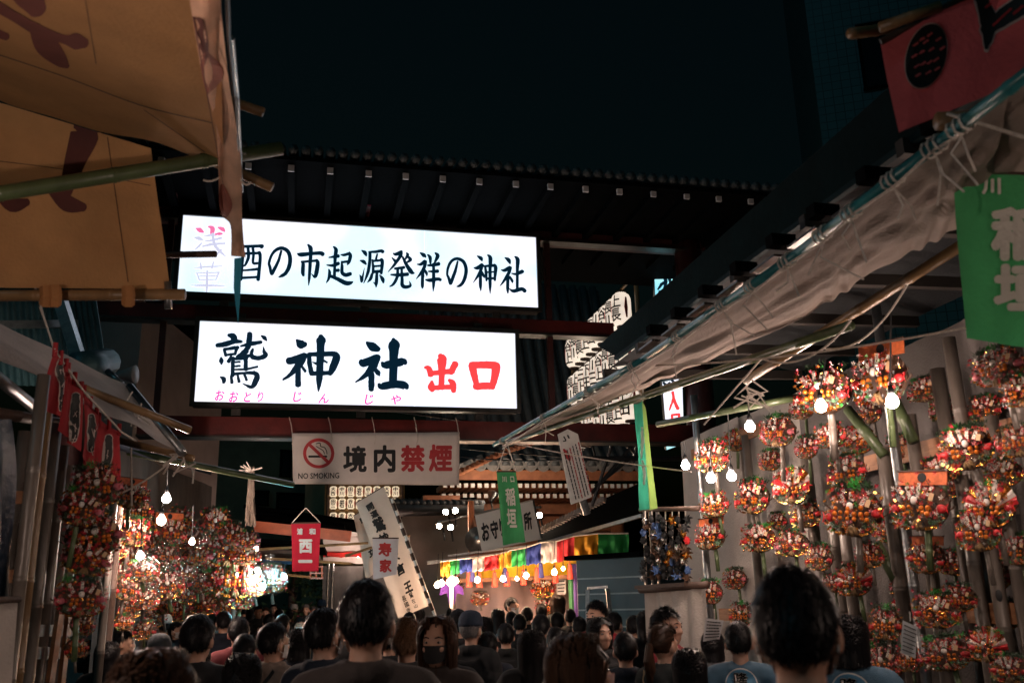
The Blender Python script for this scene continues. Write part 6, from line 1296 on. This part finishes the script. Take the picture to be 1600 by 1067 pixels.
# ================================================================== people
def cap(mb, a, b, ra, rb, n=10):
    a, b = V(a), V(b); d = (b - a).normalized()
    pts = [a - d * ra * .95, a - d * ra * .7, a - d * ra * .3, a, b, b + d * rb * .3, b + d * rb * .7, b + d * rb * .95]; mb.tube(pts, [ra * .3, ra * .72, ra * .95, ra, rb, rb * .95, rb * .72, rb * .3], n)
def fuse(mb, vox, it=4, name='m'):
    me = mb.mesh('tmp'); o = bpy.data.objects.new('tmp', me); COL.objects.link(o)
    r = o.modifiers.new('r', 'REMESH'); r.mode = 'VOXEL'; r.voxel_size = vox; r.use_smooth_shade = True
    if it: s = o.modifiers.new('s', 'SMOOTH'); s.factor = .5; s.iterations = it
    dg = bpy.context.evaluated_depsgraph_get(); out = bpy.data.meshes.new_from_object(o.evaluated_get(dg)); out.name = name
    bpy.data.objects.remove(o); bpy.data.meshes.remove(me); return out
ARMS = {  # (elbow, wrist) for the left side; mirrored for the right
 'down': [((.235, .03, 1.09), (.235, -.07, .86)), ((-.235, .03, 1.09), (-.235, -.07, .86))],
 'phone': [((.225, -.05, 1.10), (.10, -.27, 1.24)), ((-.225, -.05, 1.10), (-.10, -.26, 1.22))],
 'pocket': [((.26, .05, 1.10), (.19, -.09, .93)), ((-.26, .05, 1.10), (-.19, -.09, .93))]}
def body_mesh(pose):
    mb = MB()
    mb.ell((0, .012, 1.605), (.076, .097, .108), 20, 14); mb.ell((0, -.028, 1.545), (.058, .066, .072), 16, 12); mb.ell((0, -.052, 1.502), (.032, .036, .028), 12, 8)
    mb.ell((0, -.055, 1.60), (.062, .04, .05), 14, 10)
    mb.tube([V((0, -.078, 1.607)), V((0, -.100, 1.575)), V((0, -.108, 1.562)), V((0, -.088, 1.552))], [.011, .014, .017, .012], 8)
    for s in (-1, 1):
        mb.ell((s * .085, .016, 1.577), (.013, .020, .033), 10, 8, axes=(V((1, -s * .35, 0)).normalized(), V((s * .35, 1, 0)).normalized(), V((0, 0, 1)))); mb.ell((s * .033, -.072, 1.565), (.028, .026, .022), 10, 8); mb.ell((s * .03, -.084, 1.622), (.026, .012, .008), 10, 6)
    mb.ell((0, -.09, 1.526), (.024, .012, .006), 10, 6); mb.ell((0, -.087, 1.516), (.020, .012, .007), 10, 6)
    cap(mb, (0, .022, 1.40), (0, .008, 1.53), .056, .052, 14)
    mb.ell((0, 0, 1.25), (.165, .105, .19), 18, 12); mb.ell((0, 0, 1.06), (.145, .10, .18), 18, 12); mb.ell((0, .01, .93), (.165, .115, .13), 18, 12)
    for k, s in enumerate((1, -1)):
        e, w_ = ARMS[pose][k]; cap(mb, (s * .04, .01, 1.405), (s * .165, .01, 1.375), .06, .058); cap(mb, (s * .18, .01, 1.365), e, .052, .043); cap(mb, e, w_, .042, .028)
        d = (V(w_) - V(e)).normalized(); side_ = V((1, 0, 0)); side_ = (side_ - d * side_.dot(d)).normalized(); nn_ = d.cross(side_)
        pc = V(w_) + d * .055; mb.ell(pc, (.036, .015, .05), 10, 8, axes=(nn_, side_, d))
        for j, ln in enumerate((.062, .072, .068, .052)):
            o_ = pc + nn_ * (.030 - .020 * j) + d * .045; k1 = o_ + d * ln * .55 - side_ * s * .006; cap(mb, o_, k1, .0098, .009, 6); cap(mb, k1, k1 + (d * .8 - side_ * s * .5).normalized() * ln * .5, .009, .008, 6)
        th = pc + nn_ * .03 - d * .02; cap(mb, th, th + (nn_ * .7 + d * .7) * .035, .012, .0105, 6); cap(mb, th + (nn_ * .7 + d * .7) * .035, th + (nn_ * .7 + d * .7) * .035 + (d * .9 + nn_ * .2) * .028, .0105, .009, 6)
        cap(mb, (s * .09, .01, .90), (s * .097, -.008, .50), .085, .058); cap(mb, (s * .097, -.008, .49), (s * .10, .025, .09), .056, .036); mb.ell((s * .105, -.05, .038), (.042, .115, .036), 12, 8)
    return fuse(mb, .011, 3, 'person_body')
def coat_mesh(pose, kind):
    hood = kind == 'hoodie'; kind = 'jacket' if hood else kind
    mb = MB(); L0 = {'jacket': .86, 'coat': .55, 'happi': .72}[kind]; fat = {'jacket': .028, 'coat': .034, 'happi': .03}[kind]
    mb.ell((0, .0, 1.25), (.165 + fat, .115 + fat, .20), 18, 12); mb.ell((0, 0, 1.06), (.158 + fat, .112 + fat, .22), 18, 12)
    mb.tube([V((0, .005, 1.36)), V((0, .005, 1.1)), V((0, .005, .9)), V((0, .005, L0))], [.13 + fat, .142 + fat, .16 + fat, .165 + fat], 18); mb.v = [(x, y * .85, z) if abs(z - .0) < 9 else (x, y, z) for x, y, z in mb.v]
    for k, s in enumerate((1, -1)):
        e, w_ = ARMS[pose][k]; cap(mb, (s * .03, .012, 1.405), (s * .165, .01, 1.375), .06 + fat * .7, .062 + fat * .8); cap(mb, (s * .18, .01, 1.365), e, .056 + fat, .046 + fat); cap(mb, e, V(w_).lerp(V(e), .06), .046 + fat, .036 + fat * .8)
    if kind != 'happi':
        mb.lathe([(.075, 1.41), (.088, 1.45), (.082, 1.475)], (0, .014, 0), 16)
        for a in range(10): t = a / 9 * math.pi * 1.5 - math.pi * .25; mb.ell((.076 * math.cos(t), .016 + .078 * math.sin(t), 1.445), (.03, .03, .042), 8, 6)
    else:
        for a in range(12): t = a / 11 * math.pi * 1.3 - math.pi * .15; mb.ell((.085 * math.cos(t), .02 + .075 * math.sin(t), 1.425), (.028, .024, .026), 8, 6)
    if hood:
        for a in range(11): t = a / 10 * math.pi; mb.ell((.105 * math.cos(t), .03 + .085 * math.sin(t), 1.425 - .02 * math.sin(t)), (.04, .04, .045), 8, 6)
        mb.ell((0, .13, 1.36), (.10, .05, .09), 12, 8)
    me = fuse(mb, .014, 4, 'person_coat'); me.update(); n = len(me.vertices); co = np.empty(n * 3); no = np.empty(n * 3); me.vertices.foreach_get('co', co); me.vertices.foreach_get('normal', no); co = co.reshape(-1, 3); no = no.reshape(-1, 3)
    x, y, z = co.T; arm = np.clip((np.abs(x) - .17) / .05, 0, 1)
    w_ = np.sin(z * 34 + 2.5 * np.sin(x * 13 + y * 7) + y * 10) * .5 + np.sin(z * 61 - x * 23 + 3 * np.sin(y * 15)) * .3 + np.sin(x * 47 + 2 * np.sin(z * 12)) * .35
    co += no * (w_ * (.0045 + .0035 * arm) * np.clip((1.46 - z) / .05, .2, 1))[:, None]; me.vertices.foreach_set('co', co.ravel()); me.update(); return me
def trousers_mesh():
    mb = MB(); mb.ell((0, .01, .93), (.18, .13, .14), 16, 10)
    for s in (-1, 1): cap(mb, (s * .09, .01, .90), (s * .10, -.005, .50), .098, .075); cap(mb, (s * .10, -.005, .5), (s * .105, .03, .10), .075, .062)
    return fuse(mb, .018, 4, 'person_trousers')
def shoe_mesh(s):
    mb = MB(); mb.ell((s * .105, -.05, .045), (.052, .13, .05), 12, 8); mb.ell((s * .105, .03, .07), (.048, .06, .06), 12, 8); mb.v = [(x, y, max(z, 0)) for x, y, z in mb.v]; return mb.mesh('person_shoe', True)
SC, SR = V((0, .016, 1.612)), V((.090, .112, .122))
def hairline(d, style='short'):
    """True where scalp hair grows (d = unit direction on the skull)"""
    front = -d.y
    if style == 'long' and front > .05: return d.z > .74 - .5 * max(0, abs(d.x) - .25) or (abs(d.x) > .80 and d.z > -.6)
    if front > .25: return d.z > .40 + .25 * max(0, front - .4)
    if front > -.15: return d.z > -.05 - .0 if abs(d.x) < .6 else d.z > .12
    return d.z > -.62
def hair_mesh(style, seed):
    rng = random.Random(seed); mb = MB(); nu, nv = 40, 26; pts = {}
    def P(i, j, k=1.0):
        th = math.pi * j / nv; ph = 2 * math.pi * i / nu; d = V((math.sin(th) * math.cos(ph), math.sin(th) * math.sin(ph), math.cos(th)))
        k *= 1 - .16 * max(0, .15 - d.z) if style in ('short', 'curly', 'tail') else 1
        n_ = .035 * (math.sin(5 * ph + seed + 3 * th) * .5 + math.sin(9 * th + 2 * ph + seed * 2) * .5) + .02 * rng.uniform(-1, 1)
        return d, SC + V((d.x * SR.x, d.y * SR.y, d.z * SR.z)) * (k + n_ * ({'curly': 1.3, 'short': .75}.get(style, .4)))
    vs = []; ok = []
    for j in range(nv + 1):
        for i in range(nu):
            d, p = P(i, j); vs.append(p); ok.append(hairline(d, style) or (style in ('long', 'bob') and d.y > -.25 and d.z > -.75))
    fs = []
    for j in range(nv):
        for i in range(nu):
            q = (j * nu + i, (j + 1) * nu + i, (j + 1) * nu + (i + 1) % nu, j * nu + (i + 1) % nu)
            if all(ok[x] for x in q): fs.append(q)
    mb.add(vs, fs)
    nst = {'short': 1500, 'curly': 2200, 'long': 1300, 'bob': 1300, 'tail': 900}[style]
    k = 0
    while k < nst:
        d = V((rng.gauss(0, 1), rng.gauss(0, 1), rng.gauss(0, 1))).normalized()
        lo = style in ('long', 'bob') and d.y > -.3 and d.z > -.7
        if not (hairline(d, style) or lo): continue
        k += 1; p = SC + V((d.x * SR.x, d.y * SR.y, d.z * SR.z)) * (.985 * (1 - .16 * max(0, .15 - d.z) if style in ('short', 'curly', 'tail') else 1))
        down = V((0, 0, -1)); t = (down - d * down.dot(d)); t = t.normalized() if t.length > .05 else V((rng.gauss(0, 1), rng.gauss(0, 1), 0)).normalized()
        swirl = d.cross(V((0, 0, 1)));
        if style in ('short', 'curly'):
            g_ = (t * (1.0 if style == 'short' else .3) + d * rng.uniform(.02, .22 if style == 'short' else .8) + V((rng.gauss(0, .16), rng.gauss(0, .16), rng.gauss(0, .1)))).normalized(); l_ = rng.uniform(.018, .036); wd = rng.choice((.0022, .003, .0055))
            pl = [p, p + g_ * l_ * .55, p + (g_ + t * .5).normalized() * l_]
        elif style == 'tail':
            g_ = (V((0, .13, 1.60)) - p); l_ = min(g_.length, rng.uniform(.05, .11)); g_ = (g_ - d * g_.dot(d)).normalized(); wd = .004; pl = [p, p + g_ * l_ * .5 + d * .008, p + g_ * l_]
        else:
            l_ = (rng.uniform(.20, .36) if style == 'long' else rng.uniform(.10, .17)); wd = .006; q1 = p + t * .06 + d * .006; out = V((d.x, d.y, 0)); out = out.normalized() if out.length > .05 else V((0, 1, 0))
            x = SC + out * rng.uniform(.085, .108); ze_ = (1.58 - l_) if style == 'long' else 1.56 - l_ * .6; pl = [p, q1, V((x.x, x.y * 1.0 + .01, (q1.z + ze_) / 2)), V((x.x * 1.02, x.y + .015, ze_))]
            if d.y < -.25 and abs(d.x) < .5: sd_ = math.copysign(1, d.x) if abs(d.x) > .02 else 1; pl = [p, p + V((sd_ * .03, -.002, -.008)), p + V((sd_ * .055, .008, -.03))]; wd = .004
        s_ = (pl[-1] - pl[0]).cross(d); s_ = s_.normalized() * wd if s_.length > 1e-5 else V((wd, 0, 0)); vv = []
        for ii, q in enumerate(pl): f = (1 - ii / len(pl)) ; vv += [q - s_ * f, q + s_ * f]
        mb.add(vv, [(2 * i, 2 * i + 1, 2 * i + 3, 2 * i + 2) for i in range(len(pl) - 1)])
    if style in ('long', 'bob'):
        ze_ = 1.28 if style == 'long' else 1.47
        mb.grid(lambda u, v: V(((.088 + .006 * v) * math.cos(-.45 + u * (math.pi + .9)) * (1 + .03 * math.sin(u * 40)), .02 + (.098 - .02 * v) * math.sin(-.45 + u * (math.pi + .9)), 1.60 - (1.60 - ze_) * v + .02 * math.sin(u * 23 + seed))), 40, 8)
    if style == 'tail':
        pl = [V((0, .115, 1.60)), V((0, .165, 1.60)), V((.01, .18, 1.50)), V((.0, .15, 1.38)), V((-.01, .14, 1.30))]; mb.tube(pl, [.022, .030, .034, .026, .006], 10)
        for _ in range(140):
            a = rng.uniform(0, 6.28); o_ = V((math.cos(a), math.sin(a) * .8, 0)) * .03; mb.add([pl[1] + o_ * .8 + V((.002, 0, 0)), pl[1] + o_ * .8 - V((.002, 0, 0)), pl[2] + o_ * 1.15, pl[3] + o_ * rng.uniform(.6, 1.3) - V((0, 0, rng.uniform(0, .08)))], [(0, 1, 2), (0, 2, 3)])
    return mb.mesh('person_hair', False)
def mask_mesh():
    mb = MB()
    def f(u, v):
        a = rad(-72 + 144 * u); z = 1.585 - .085 * v - .006 * math.cos(a * 2) * v; r = 1.0 - .20 * v * v; k = 1 + .10 * math.exp(-(a / .35) ** 2) * (1 - v * .6)
        return V((.079 * r * math.sin(a), -.0 - .116 * k * (r ** .5) * math.cos(a) + .008, z))
    mb.grid(f, 18, 10); return mb.mesh('person_mask', True)
def strap_mesh():
    mb = MB()
    for s in (-1, 1): mb.tube([V((s * .074, -.035, 1.572)), V((s * .087, .0, 1.60)), V((s * .088, .03, 1.592)), V((s * .084, .03, 1.555)), V((s * .072, -.03, 1.525))], .002, 5)
    return mb.mesh('mask_strap')
def eye_mesh(s):
    mb = MB(); mb.ell((s * .032, -.0835, 1.600), (.0145, .009, .0075), 10, 6); mb.m = 1; mb.ell((s * .032, -.0905, 1.600), (.006, .004, .0065), 8, 5); return mb.mesh('person_eye', True)
def brow_mesh(s): mb = MB(); mb.tube([V((s * .015, -.098, 1.621)), V((s * .034, -.095, 1.627)), V((s * .052, -.08, 1.621))], [.003, .004, .002], 5); return mb.mesh('person_brow')
def cap_mesh(kind):
    mb = MB(); mb.lathe([(.098, -.0), (.101, .02), (.096, .06), (.075, .105), (.04, .125), (.006, .13)], SC + V((0, .002, .015)), 20); mb.v = [(x, (y - .016) * 1.18 + .016, z) for x, y, z in mb.v]
    if kind == 'cap': mb.grid(lambda u, v: V((.085 * (2 * u - 1), -.095 - .075 * v * (1 - (2 * u - 1) ** 2 * .8) + .05 * (2 * u - 1) ** 2, 1.635 - .022 * v)), 12, 5)
    return mb.mesh('person_hat', True)
BODY = {p: body_mesh(p) for p in ARMS}
_coat = {}
def coat(p, k):
    if (p, k) not in _coat: _coat[(p, k)] = coat_mesh(p, k)
    return _coat[(p, k)]
TROU = trousers_mesh(); SHOE = {s: shoe_mesh(s) for s in (-1, 1)}; MASK, STRAP = mask_mesh(), strap_mesh(); EYE = {s: eye_mesh(s) for s in (-1, 1)}; BROW = {s: brow_mesh(s) for s in (-1, 1)}; HATS = {k: cap_mesh(k) for k in ('cap', 'beanie')}
HAIR = {(st, v): hair_mesh(st, v * 3 + 1) for st in ('short', 'curly', 'long', 'bob', 'tail') for v in range(2)}
M_SKIN = mat('skin', (0.50, 0.285, 0.20), .5, 0, .1, 18); M_SKIN.node_tree.nodes['Principled BSDF'].inputs['Subsurface Weight'].default_value = .08
M_EYEW, M_IRIS = mat('eye_white', (.30, .27, .26), .2, 0, .03), mat('iris', (.02, .012, .01), .1)
HC = {'black': mat('hair_black', (0.010, 0.009, 0.010), .42, 0, .4, 60, stretch=(1, 1, .1)), 'brown': mat('hair_brown', (0.05, 0.024, 0.014), .42, 0, .4, 60, stretch=(1, 1, .1)), 'blond': mat('hair_tan', (0.16, 0.085, 0.045), .5, 0, .4, 60), 'grey': mat('hair_grey', (.16, .15, .15), .5, 0, .4, 60)}
for m_ in HC.values(): m_.node_tree.nodes['Principled BSDF'].inputs['Specular IOR Level'].default_value = .18
def fabric(c): return mat('fabric_%03d_%03d_%03d' % tuple(int(x * 999) for x in c), c, .85, 0, .22, 9, .35, 180)
for me in list(EYE.values()): me.materials.append(M_EYEW); me.materials.append(M_IRIS)
def obl(nm, me, m, par):
    o = link(nm, me, None, parent=par)
    if len(me.materials) == 0: me.materials.append(m)
    o.material_slots[0].link = 'OBJECT'; o.material_slots[0].material = m; return o
def person(px, py, wpx, face, hair, hc, cc, label, mask=None, hat=None, pose='down', ck='jacket', hatc=None, v=0, bottom=(.02, .022, .03), d=None, headturn=0):
    dd = d or FPX * .196 / wpx; p = at(px, py, dd); H = p.z; s = max(.70, min(1.12, H / 1.738)); loc = groundz(p)
    t = thing('person', label, 'person', loc, 'people in the crowd'); t.scale = (s, s, s)
    toward = math.atan2(CAMPOS.x - p.x, -(CAMPOS.y - p.y)); t.rotation_euler = (0, 0, toward + rad(face))
    if H / 1.738 < .70: t.location.z = H - 1.738 * s
    b_ = obl('body', BODY[pose], M_SKIN, t)
    obl('coat', coat(pose, ck), fabric(cc), t); obl('trousers', TROU, fabric(bottom), t)
    for q in (-1, 1): obl('shoe', SHOE[q], M_PLAST, t); link('eye', EYE[q], None, parent=t); obl('eyebrow', BROW[q], HC['black'], t)
    if hat != 'beanie' and not (hat == 'cap' and hair is None): obl('hair', HAIR[(hair, v % 2)], HC[hc], t)
    if hat: obl('hat', HATS[hat], fabric(hatc), t)
    if mask: obl('mask', MASK, fabric({'white': (.62, .60, .60), 'black': (.015, .015, .017), 'pink': (.55, .36, .33), 'grey': (.16, .16, .17)}[mask]), t); obl('mask_strap', STRAP, M_WHITE if mask != 'black' else M_PLAST, t)
    return t, s
DK = (.006, .0068, .009); NV = (.007, .012, .024); BL = (.0042, .0048, .0055)
PP = [
 (1235, 880, 140, 172, 'short', 'black', BL, 'man with short black hair seen from behind, largest and nearest figure', dict(mask='white')),
 (574, 902, 92, 176, 'short', 'black', (.038, .028, .025), 'man in brown grey jacket seen from behind below the white banner', dict(mask='white', v=1, bottom=(.03, .03, .03))),
 (252, 1008, 126, 120, 'bob', 'brown', DK, 'woman with brown hair low at the front left, turned right', dict()),
 (312, 957, 58, 160, 'short', 'black', DK, 'man in dark jacket seen from behind left of the red jacket', dict(v=1)),
 (350, 953, 27, 190, 'short', 'black', NV, 'man farther back between the dark jacket and the bright cluster', dict(mask='white')),
 (374, 962, 38, 185, 'short', 'black', (.14, .018, .022), 'man in dark red jacket seen from behind on the left', dict(v=1)),
 (383, 988, 44, 178, 'short', 'black', DK, 'person with round black hair before the red jacket', dict()),
 (380, 1018, 64, 180, 'bob', 'black', BL, 'person with straight black hair low in front, left of the masked man in beige', dict(v=1)),
 (430, 970, 50, 128, 'short', 'black', (.26, .20, .165), 'man in beige top and white mask in profile', dict(mask='white', v=1)),
 (510, 947, 62, 138, 'short', 'black', NV, 'man in navy shirt with dark mask in profile beside the nearest centre head', dict(mask='grey')),
 (636, 965, 54, 175, 'curly', 'blond', DK, 'person with tan curly hair beside the brown grey jacket', dict()),
 (682, 960, 62, -14, 'long', 'brown', (.03, .022, .02), 'woman facing the camera with black mask and long brown hair', dict(mask='black')),
 (737, 956, 40, 150, 'short', 'grey', DK, 'man in navy cap seen from behind in the centre', dict(hat='cap', hatc=(.012, .022, .045), mask='white')),
 (716, 950, 36, 180, 'short', 'black', DK, 'dark haired man behind the woman facing the camera', dict(v=1)),
 (800, 932, 21, 60, 'short', 'black', (.30, .33, .40), 'booth keeper in pale coat and white mask looking left', dict(mask='white')),
 (872, 928, 21, 160, 'bob', 'brown', (.26, .26, .28), 'person in grey hoodie standing before the booth', dict()),
 (823, 947, 22, 190, 'short', 'black', DK, 'dark haired visitor at the middle of the booth', dict()),
 (846, 942, 21, 176, 'short', 'black', BL, 'tall dark visitor left of the grey hoodie', dict(v=1)),
 (778, 950, 22, 188, 'long', 'black', BL, 'long haired visitor left of the booth keeper', dict()),
 (798, 954, 24, 200, 'short', 'black', (.05, .09, .13), 'visitor in blue coat just below the booth keeper', dict()),
 (830, 982, 48, 182, 'long', 'black', DK, 'woman with long black hair seen from behind in the centre', dict(v=1)),
 (845, 958, 34, 170, 'short', 'black', DK, 'man with dark hair behind the long haired woman', dict(mask='white')),
 (908, 985, 92, 102, 'long', 'brown', NV, 'woman with long dark hair and pale mask turned left', dict(mask='pink', face2=1)),
 (938, 962, 42, 28, 'bob', 'black', DK, 'woman with short dark hair behind the pale masked woman', dict(v=1)),
 (930, 938, 34, -40, 'curly', 'black', (.34, .02, .03), 'man in bright red jacket and black mask before the blue container', dict(mask='black')),
 (1042, 948, 46, 60, 'curly', 'black', (.26, .02, .03), 'curly haired man in dark red jacket before the white skirt', dict(v=1)),
 (1010, 952, 34, 185, 'bob', 'black', BL, 'dark haired person left of the curly haired man', dict(mask='white')),
 (1037, 975, 50, 140, 'tail', 'brown', (.014, .018, .018), 'woman with ponytail and dark top seen from behind', dict()),
 (1113, 985, 40, 160, 'bob', 'black', (.30, .30, .31), 'person in white top leaning beside the blue festival coat', dict(v=1)),
 (1152, 968, 52, 176, 'short', 'black', (.075, .15, .22), 'person in blue festival coat with round crest on the back', dict(ck='happi', hair2=1)),
 (1322, 958, 62, 168, 'bob', 'black', (.075, .15, .22), 'person in blue festival coat at the right with crest circle', dict(ck='happi', v=1)),
 (160, 966, 24, -20, 'short', 'grey', BL, 'man in black suit and white mask at the left stall', dict(mask='white')),
 (198, 984, 32, 70, 'short', 'black', NV, 'boy in navy jacket in profile at the left stall', dict(v=1)),
 (258, 960, 24, 190, None, 'black', DK, 'person in white cap at the left stall', dict(hat='cap', hatc=(.50, .48, .47))),
 (277, 970, 24, 60, 'short', 'black', DK, 'person facing right beside the white cap', dict(mask='white')),
 (250, 992, 42, 180, None, 'black', DK, 'person in dark grey knit hat on the left', dict(hat='beanie', hatc=(.05, .055, .06))),
 (470, 963, 22, 10, 'short', 'black', BL, 'man with white mask facing the camera in the far lane', dict(mask='white')),
 (405, 945, 15, 15, 'short', 'black', DK, 'far figure under the brightest lamp cluster', dict()),
 (420, 958, 20, 185, 'short', 'black', DK, 'far dark figure left of the white masked face', dict(v=1)),
 (437, 950, 17, 170, 'short', 'black', DK, 'far dark head under the cyan lamp', dict()),
 (443, 958, 26, 150, 'short', 'black', NV, 'far man with white mask turned right under the red banner', dict(mask='white', v=1)),
 (460, 944, 12, 5, None, 'black', (.2, .03, .05), 'far figure in white cap and red top below the red banner', dict(hat='cap', hatc=(.5, .48, .46), mask='black')),
 (478, 943, 13, -8, 'short', 'grey', BL, 'far bareheaded man facing the camera below the red banner', dict()),
 (490, 946, 12, 20, 'short', 'grey', (.2, .1, .08), 'far man right of the bareheaded man', dict()),
 (503, 937, 15, 180, None, 'black', DK, 'far person in blue cap left of the tent wall', dict(hat='cap', hatc=(.02, .05, .10))),
 (392, 950, 14, 180, 'bob', 'black', DK, 'far dark haired figure left of the lamp cluster', dict()),
 (415, 948, 13, 0, 'short', 'brown', (.16, .04, .03), 'far figure in reddish coat facing the camera', dict()),
 (452, 952, 15, 178, 'short', 'black', BL, 'far dark back between the cyan lamp and red banner', dict()),
 (515, 945, 14, 175, 'short', 'black', NV, 'far head at the foot of the tent wall', dict(v=1)),
 (755, 962, 30, 195, 'bob', 'black', BL, 'dark bobbed head right of the navy cap', dict()),
 (762, 985, 40, 176, 'short', 'black', NV, 'man in navy below the dark bobbed head', dict(v=1)),
 (812, 958, 26, 172, 'short', 'black', BL, 'dark head between the booth visitors', dict(v=1)),
 (870, 955, 26, 184, 'short', 'black', DK, 'dark head below the grey hoodie', dict()),
 (705, 948, 18, 180, 'short', 'black', DK, 'small dark head in front of the purple streamer', dict()),
 (990, 960, 30, 176, 'short', 'black', BL, 'dark head right of the bright red jacket', dict(v=1)),
 (330, 975, 26, 170, 'bob', 'black', DK, 'dark head between the dark jacket and red jacket', dict()),
 (300, 965, 24, 168, 'short', 'black', NV, 'dark head behind the dark jacket on the left', dict(v=1)),
 (640, 955, 24, 172, 'short', 'black', DK, 'small dark head right of the tan curly hair', dict(v=1)),
 (655, 950, 18, 184, 'bob', 'black', BL, 'small dark head under the slanting streamer pole', dict()),
 (728, 945, 17, 176, 'short', 'black', DK, 'small dark head left of the wrapped display rake', dict()),
 (745, 944, 16, 182, 'short', 'black', NV, 'small dark head under the wrapped display rake', dict(v=1)),
 (765, 943, 17, 170, 'bob', 'brown', DK, 'small brown head left of the long haired visitor', dict()),
 (858, 946, 18, 178, 'bob', 'black', BL, 'small dark head between the tall visitor and grey hoodie', dict(v=1)),
 (890, 950, 22, 190, 'short', 'black', DK, 'dark head at the right end of the booth', dict()),
 (905, 962, 28, 172, 'short', 'black', NV, 'dark head in front of the ladder foot', dict(v=1)),
 (960, 955, 30, 150, 'short', 'black', DK, 'man between the bright red jacket and the dark head', dict(mask='white')),
 (600, 945, 16, 178, 'short', 'black', DK, 'far dark head below the small white banner', dict()),
 (535, 940, 14, 186, 'bob', 'black', BL, 'far dark head in front of the tent wall', dict()),
 (428, 942, 12, 4, 'short', 'black', (.1, .03, .03), 'tiny far face left of the cyan lamp', dict()),
 (382, 945, 13, 172, 'short', 'black', DK, 'tiny far head under the bright cluster', dict(v=1)),
 (345, 960, 20, 186, 'bob', 'black', NV, 'dark head right of the dark jacket', dict()),
 (545, 958, 34, 178, 'short', 'black', BL, 'dark head between the navy shirt and the brown grey jacket', dict()),
 (468, 980, 40, 170, 'bob', 'black', NV, 'dark bobbed head between the beige top and the navy shirt', dict(v=1)),
 (610, 975, 40, 150, 'short', 'black', DK, 'dark head right of the brown grey jacket shoulder', dict()),
 (790, 972, 34, 182, 'short', 'black', BL, 'dark head right of the man in navy', dict(v=1)),
 (868, 978, 38, 176, 'short', 'black', DK, 'dark head left of the pale masked woman', dict()),
 (975, 985, 48, 186, 'short', 'black', NV, 'dark head left of the ponytail', dict(v=1)),
 (1085, 970, 34, 178, 'short', 'black', BL, 'dark head between the ponytail and the white top', dict()),
 (700, 985, 44, 172, 'short', 'black', DK, 'dark head at the shoulder of the woman facing the camera', dict(v=1)),
 (1075, 1010, 60, 180, 'bob', 'black', BL, 'dark bobbed head low beside the white top', dict()),
 (310, 1000, 50, 184, 'short', 'black', DK, 'dark head low below the dark jacket', dict(v=1)),
 (170, 1000, 40, 160, 'bob', 'black', BL, 'dark head below the masked man in black suit', dict()),
]
for i, (px, py, wpx, face, hair, hc, cc, lab, kw) in enumerate(PP):
    kw = dict(kw); kw.pop('face2', None); kw.pop('hair2', None); hc_ = hc
    pose = ['down', 'phone', 'pocket'][i % 3] if i not in (0, 1) else 'down'
    if 'ck' not in kw and (i % 4 == 3 or 'hoodie' in lab): kw['ck'] = 'hoodie'
    t, s = person(px, py, wpx, face, hair or 'short', hc_, cc, lab, pose=pose, **kw)
    if i in (3, 10, 15, 27, 20, 8):      # shoulder strap
        cm = coat(pose, kw.get('ck', 'jacket')); bq = BVHTree.FromPolygons([v.co.copy() for v in cm.vertices], [tuple(f.vertices) for f in cm.polygons]); vs = []; sg = 1 if i % 2 else -1
        for k in range(15):
            a = k / 14; x, z = sg * (.11 - .27 * a), 1.43 - .50 * a; h = bq.ray_cast(V((x, .6, z)), V((0, -1, 0))); c = (h[0] if h[0] else V((x, .1, z))) + V((0, .006, 0)); vs += [c + V((.011, 0, .009)), c - V((.011, 0, .009))]
        m = MB(); m.add(vs, [(2 * k, 2 * k + 1, 2 * k + 3, 2 * k + 2) for k in range(14)]); link('bag_strap', m.mesh('bag_strap'), M_TAN if i == 27 else M_PLAST, parent=t)
    if kw.get('ck') == 'happi':      # crest on the back of the festival coat
        cmsh = coat(pose, 'happi'); bv = BVHTree.FromPolygons([v.co.copy() for v in cmsh.vertices], [tuple(f.vertices) for f in cmsh.polygons])
        def bk(x, z, e):
            h = bv.ray_cast(V((x, .6, z)), V((0, -1, 0))); return (h[0] if h[0] else V((x, .12, z))) + V((0, e, 0))
        for rr_, e, mm_, nm in ((.105, .006, M_FACE, 'crest_edge'), (.098, .010, mat('crest_blue', (.10, .26, .40), .8), 'crest_disc')):
            m = MB(); vs = [bk(0, 1.335, e)]; fs = []
            for q in range(1, 7):
                for a in range(28): vs.append(bk(rr_ * q / 6 * math.cos(a * math.pi / 14), 1.335 + rr_ * q / 6 * math.sin(a * math.pi / 14), e))
            for a in range(28):
                fs.append((0, 1 + a, 1 + (a + 1) % 28))
                for q in range(5): fs.append((1 + q * 28 + a, 1 + (q + 1) * 28 + a, 1 + (q + 1) * 28 + (a + 1) % 28, 1 + q * 28 + (a + 1) % 28))
            m.add(vs, fs); link(nm, m.mesh(nm, True), mm_, parent=t)
        for ch, z0, z1, bd_, mm_ in (('隆', 1.335, 1.415, .06, M_FACE), ('隆', 1.337, 1.413, .02, M_BLACK)):
            vs, fs, _ = text_mesh(ch, bd_); m = MB(); m.add([bk(.045 - .09 * u, z0 + (z1 - z0) * q, (.014 if mm_ is M_FACE else .019) + .0003 * k_) for u, q, k_ in vs], fs); link('crest_character', m.mesh('crest_character'), mm_, parent=t)
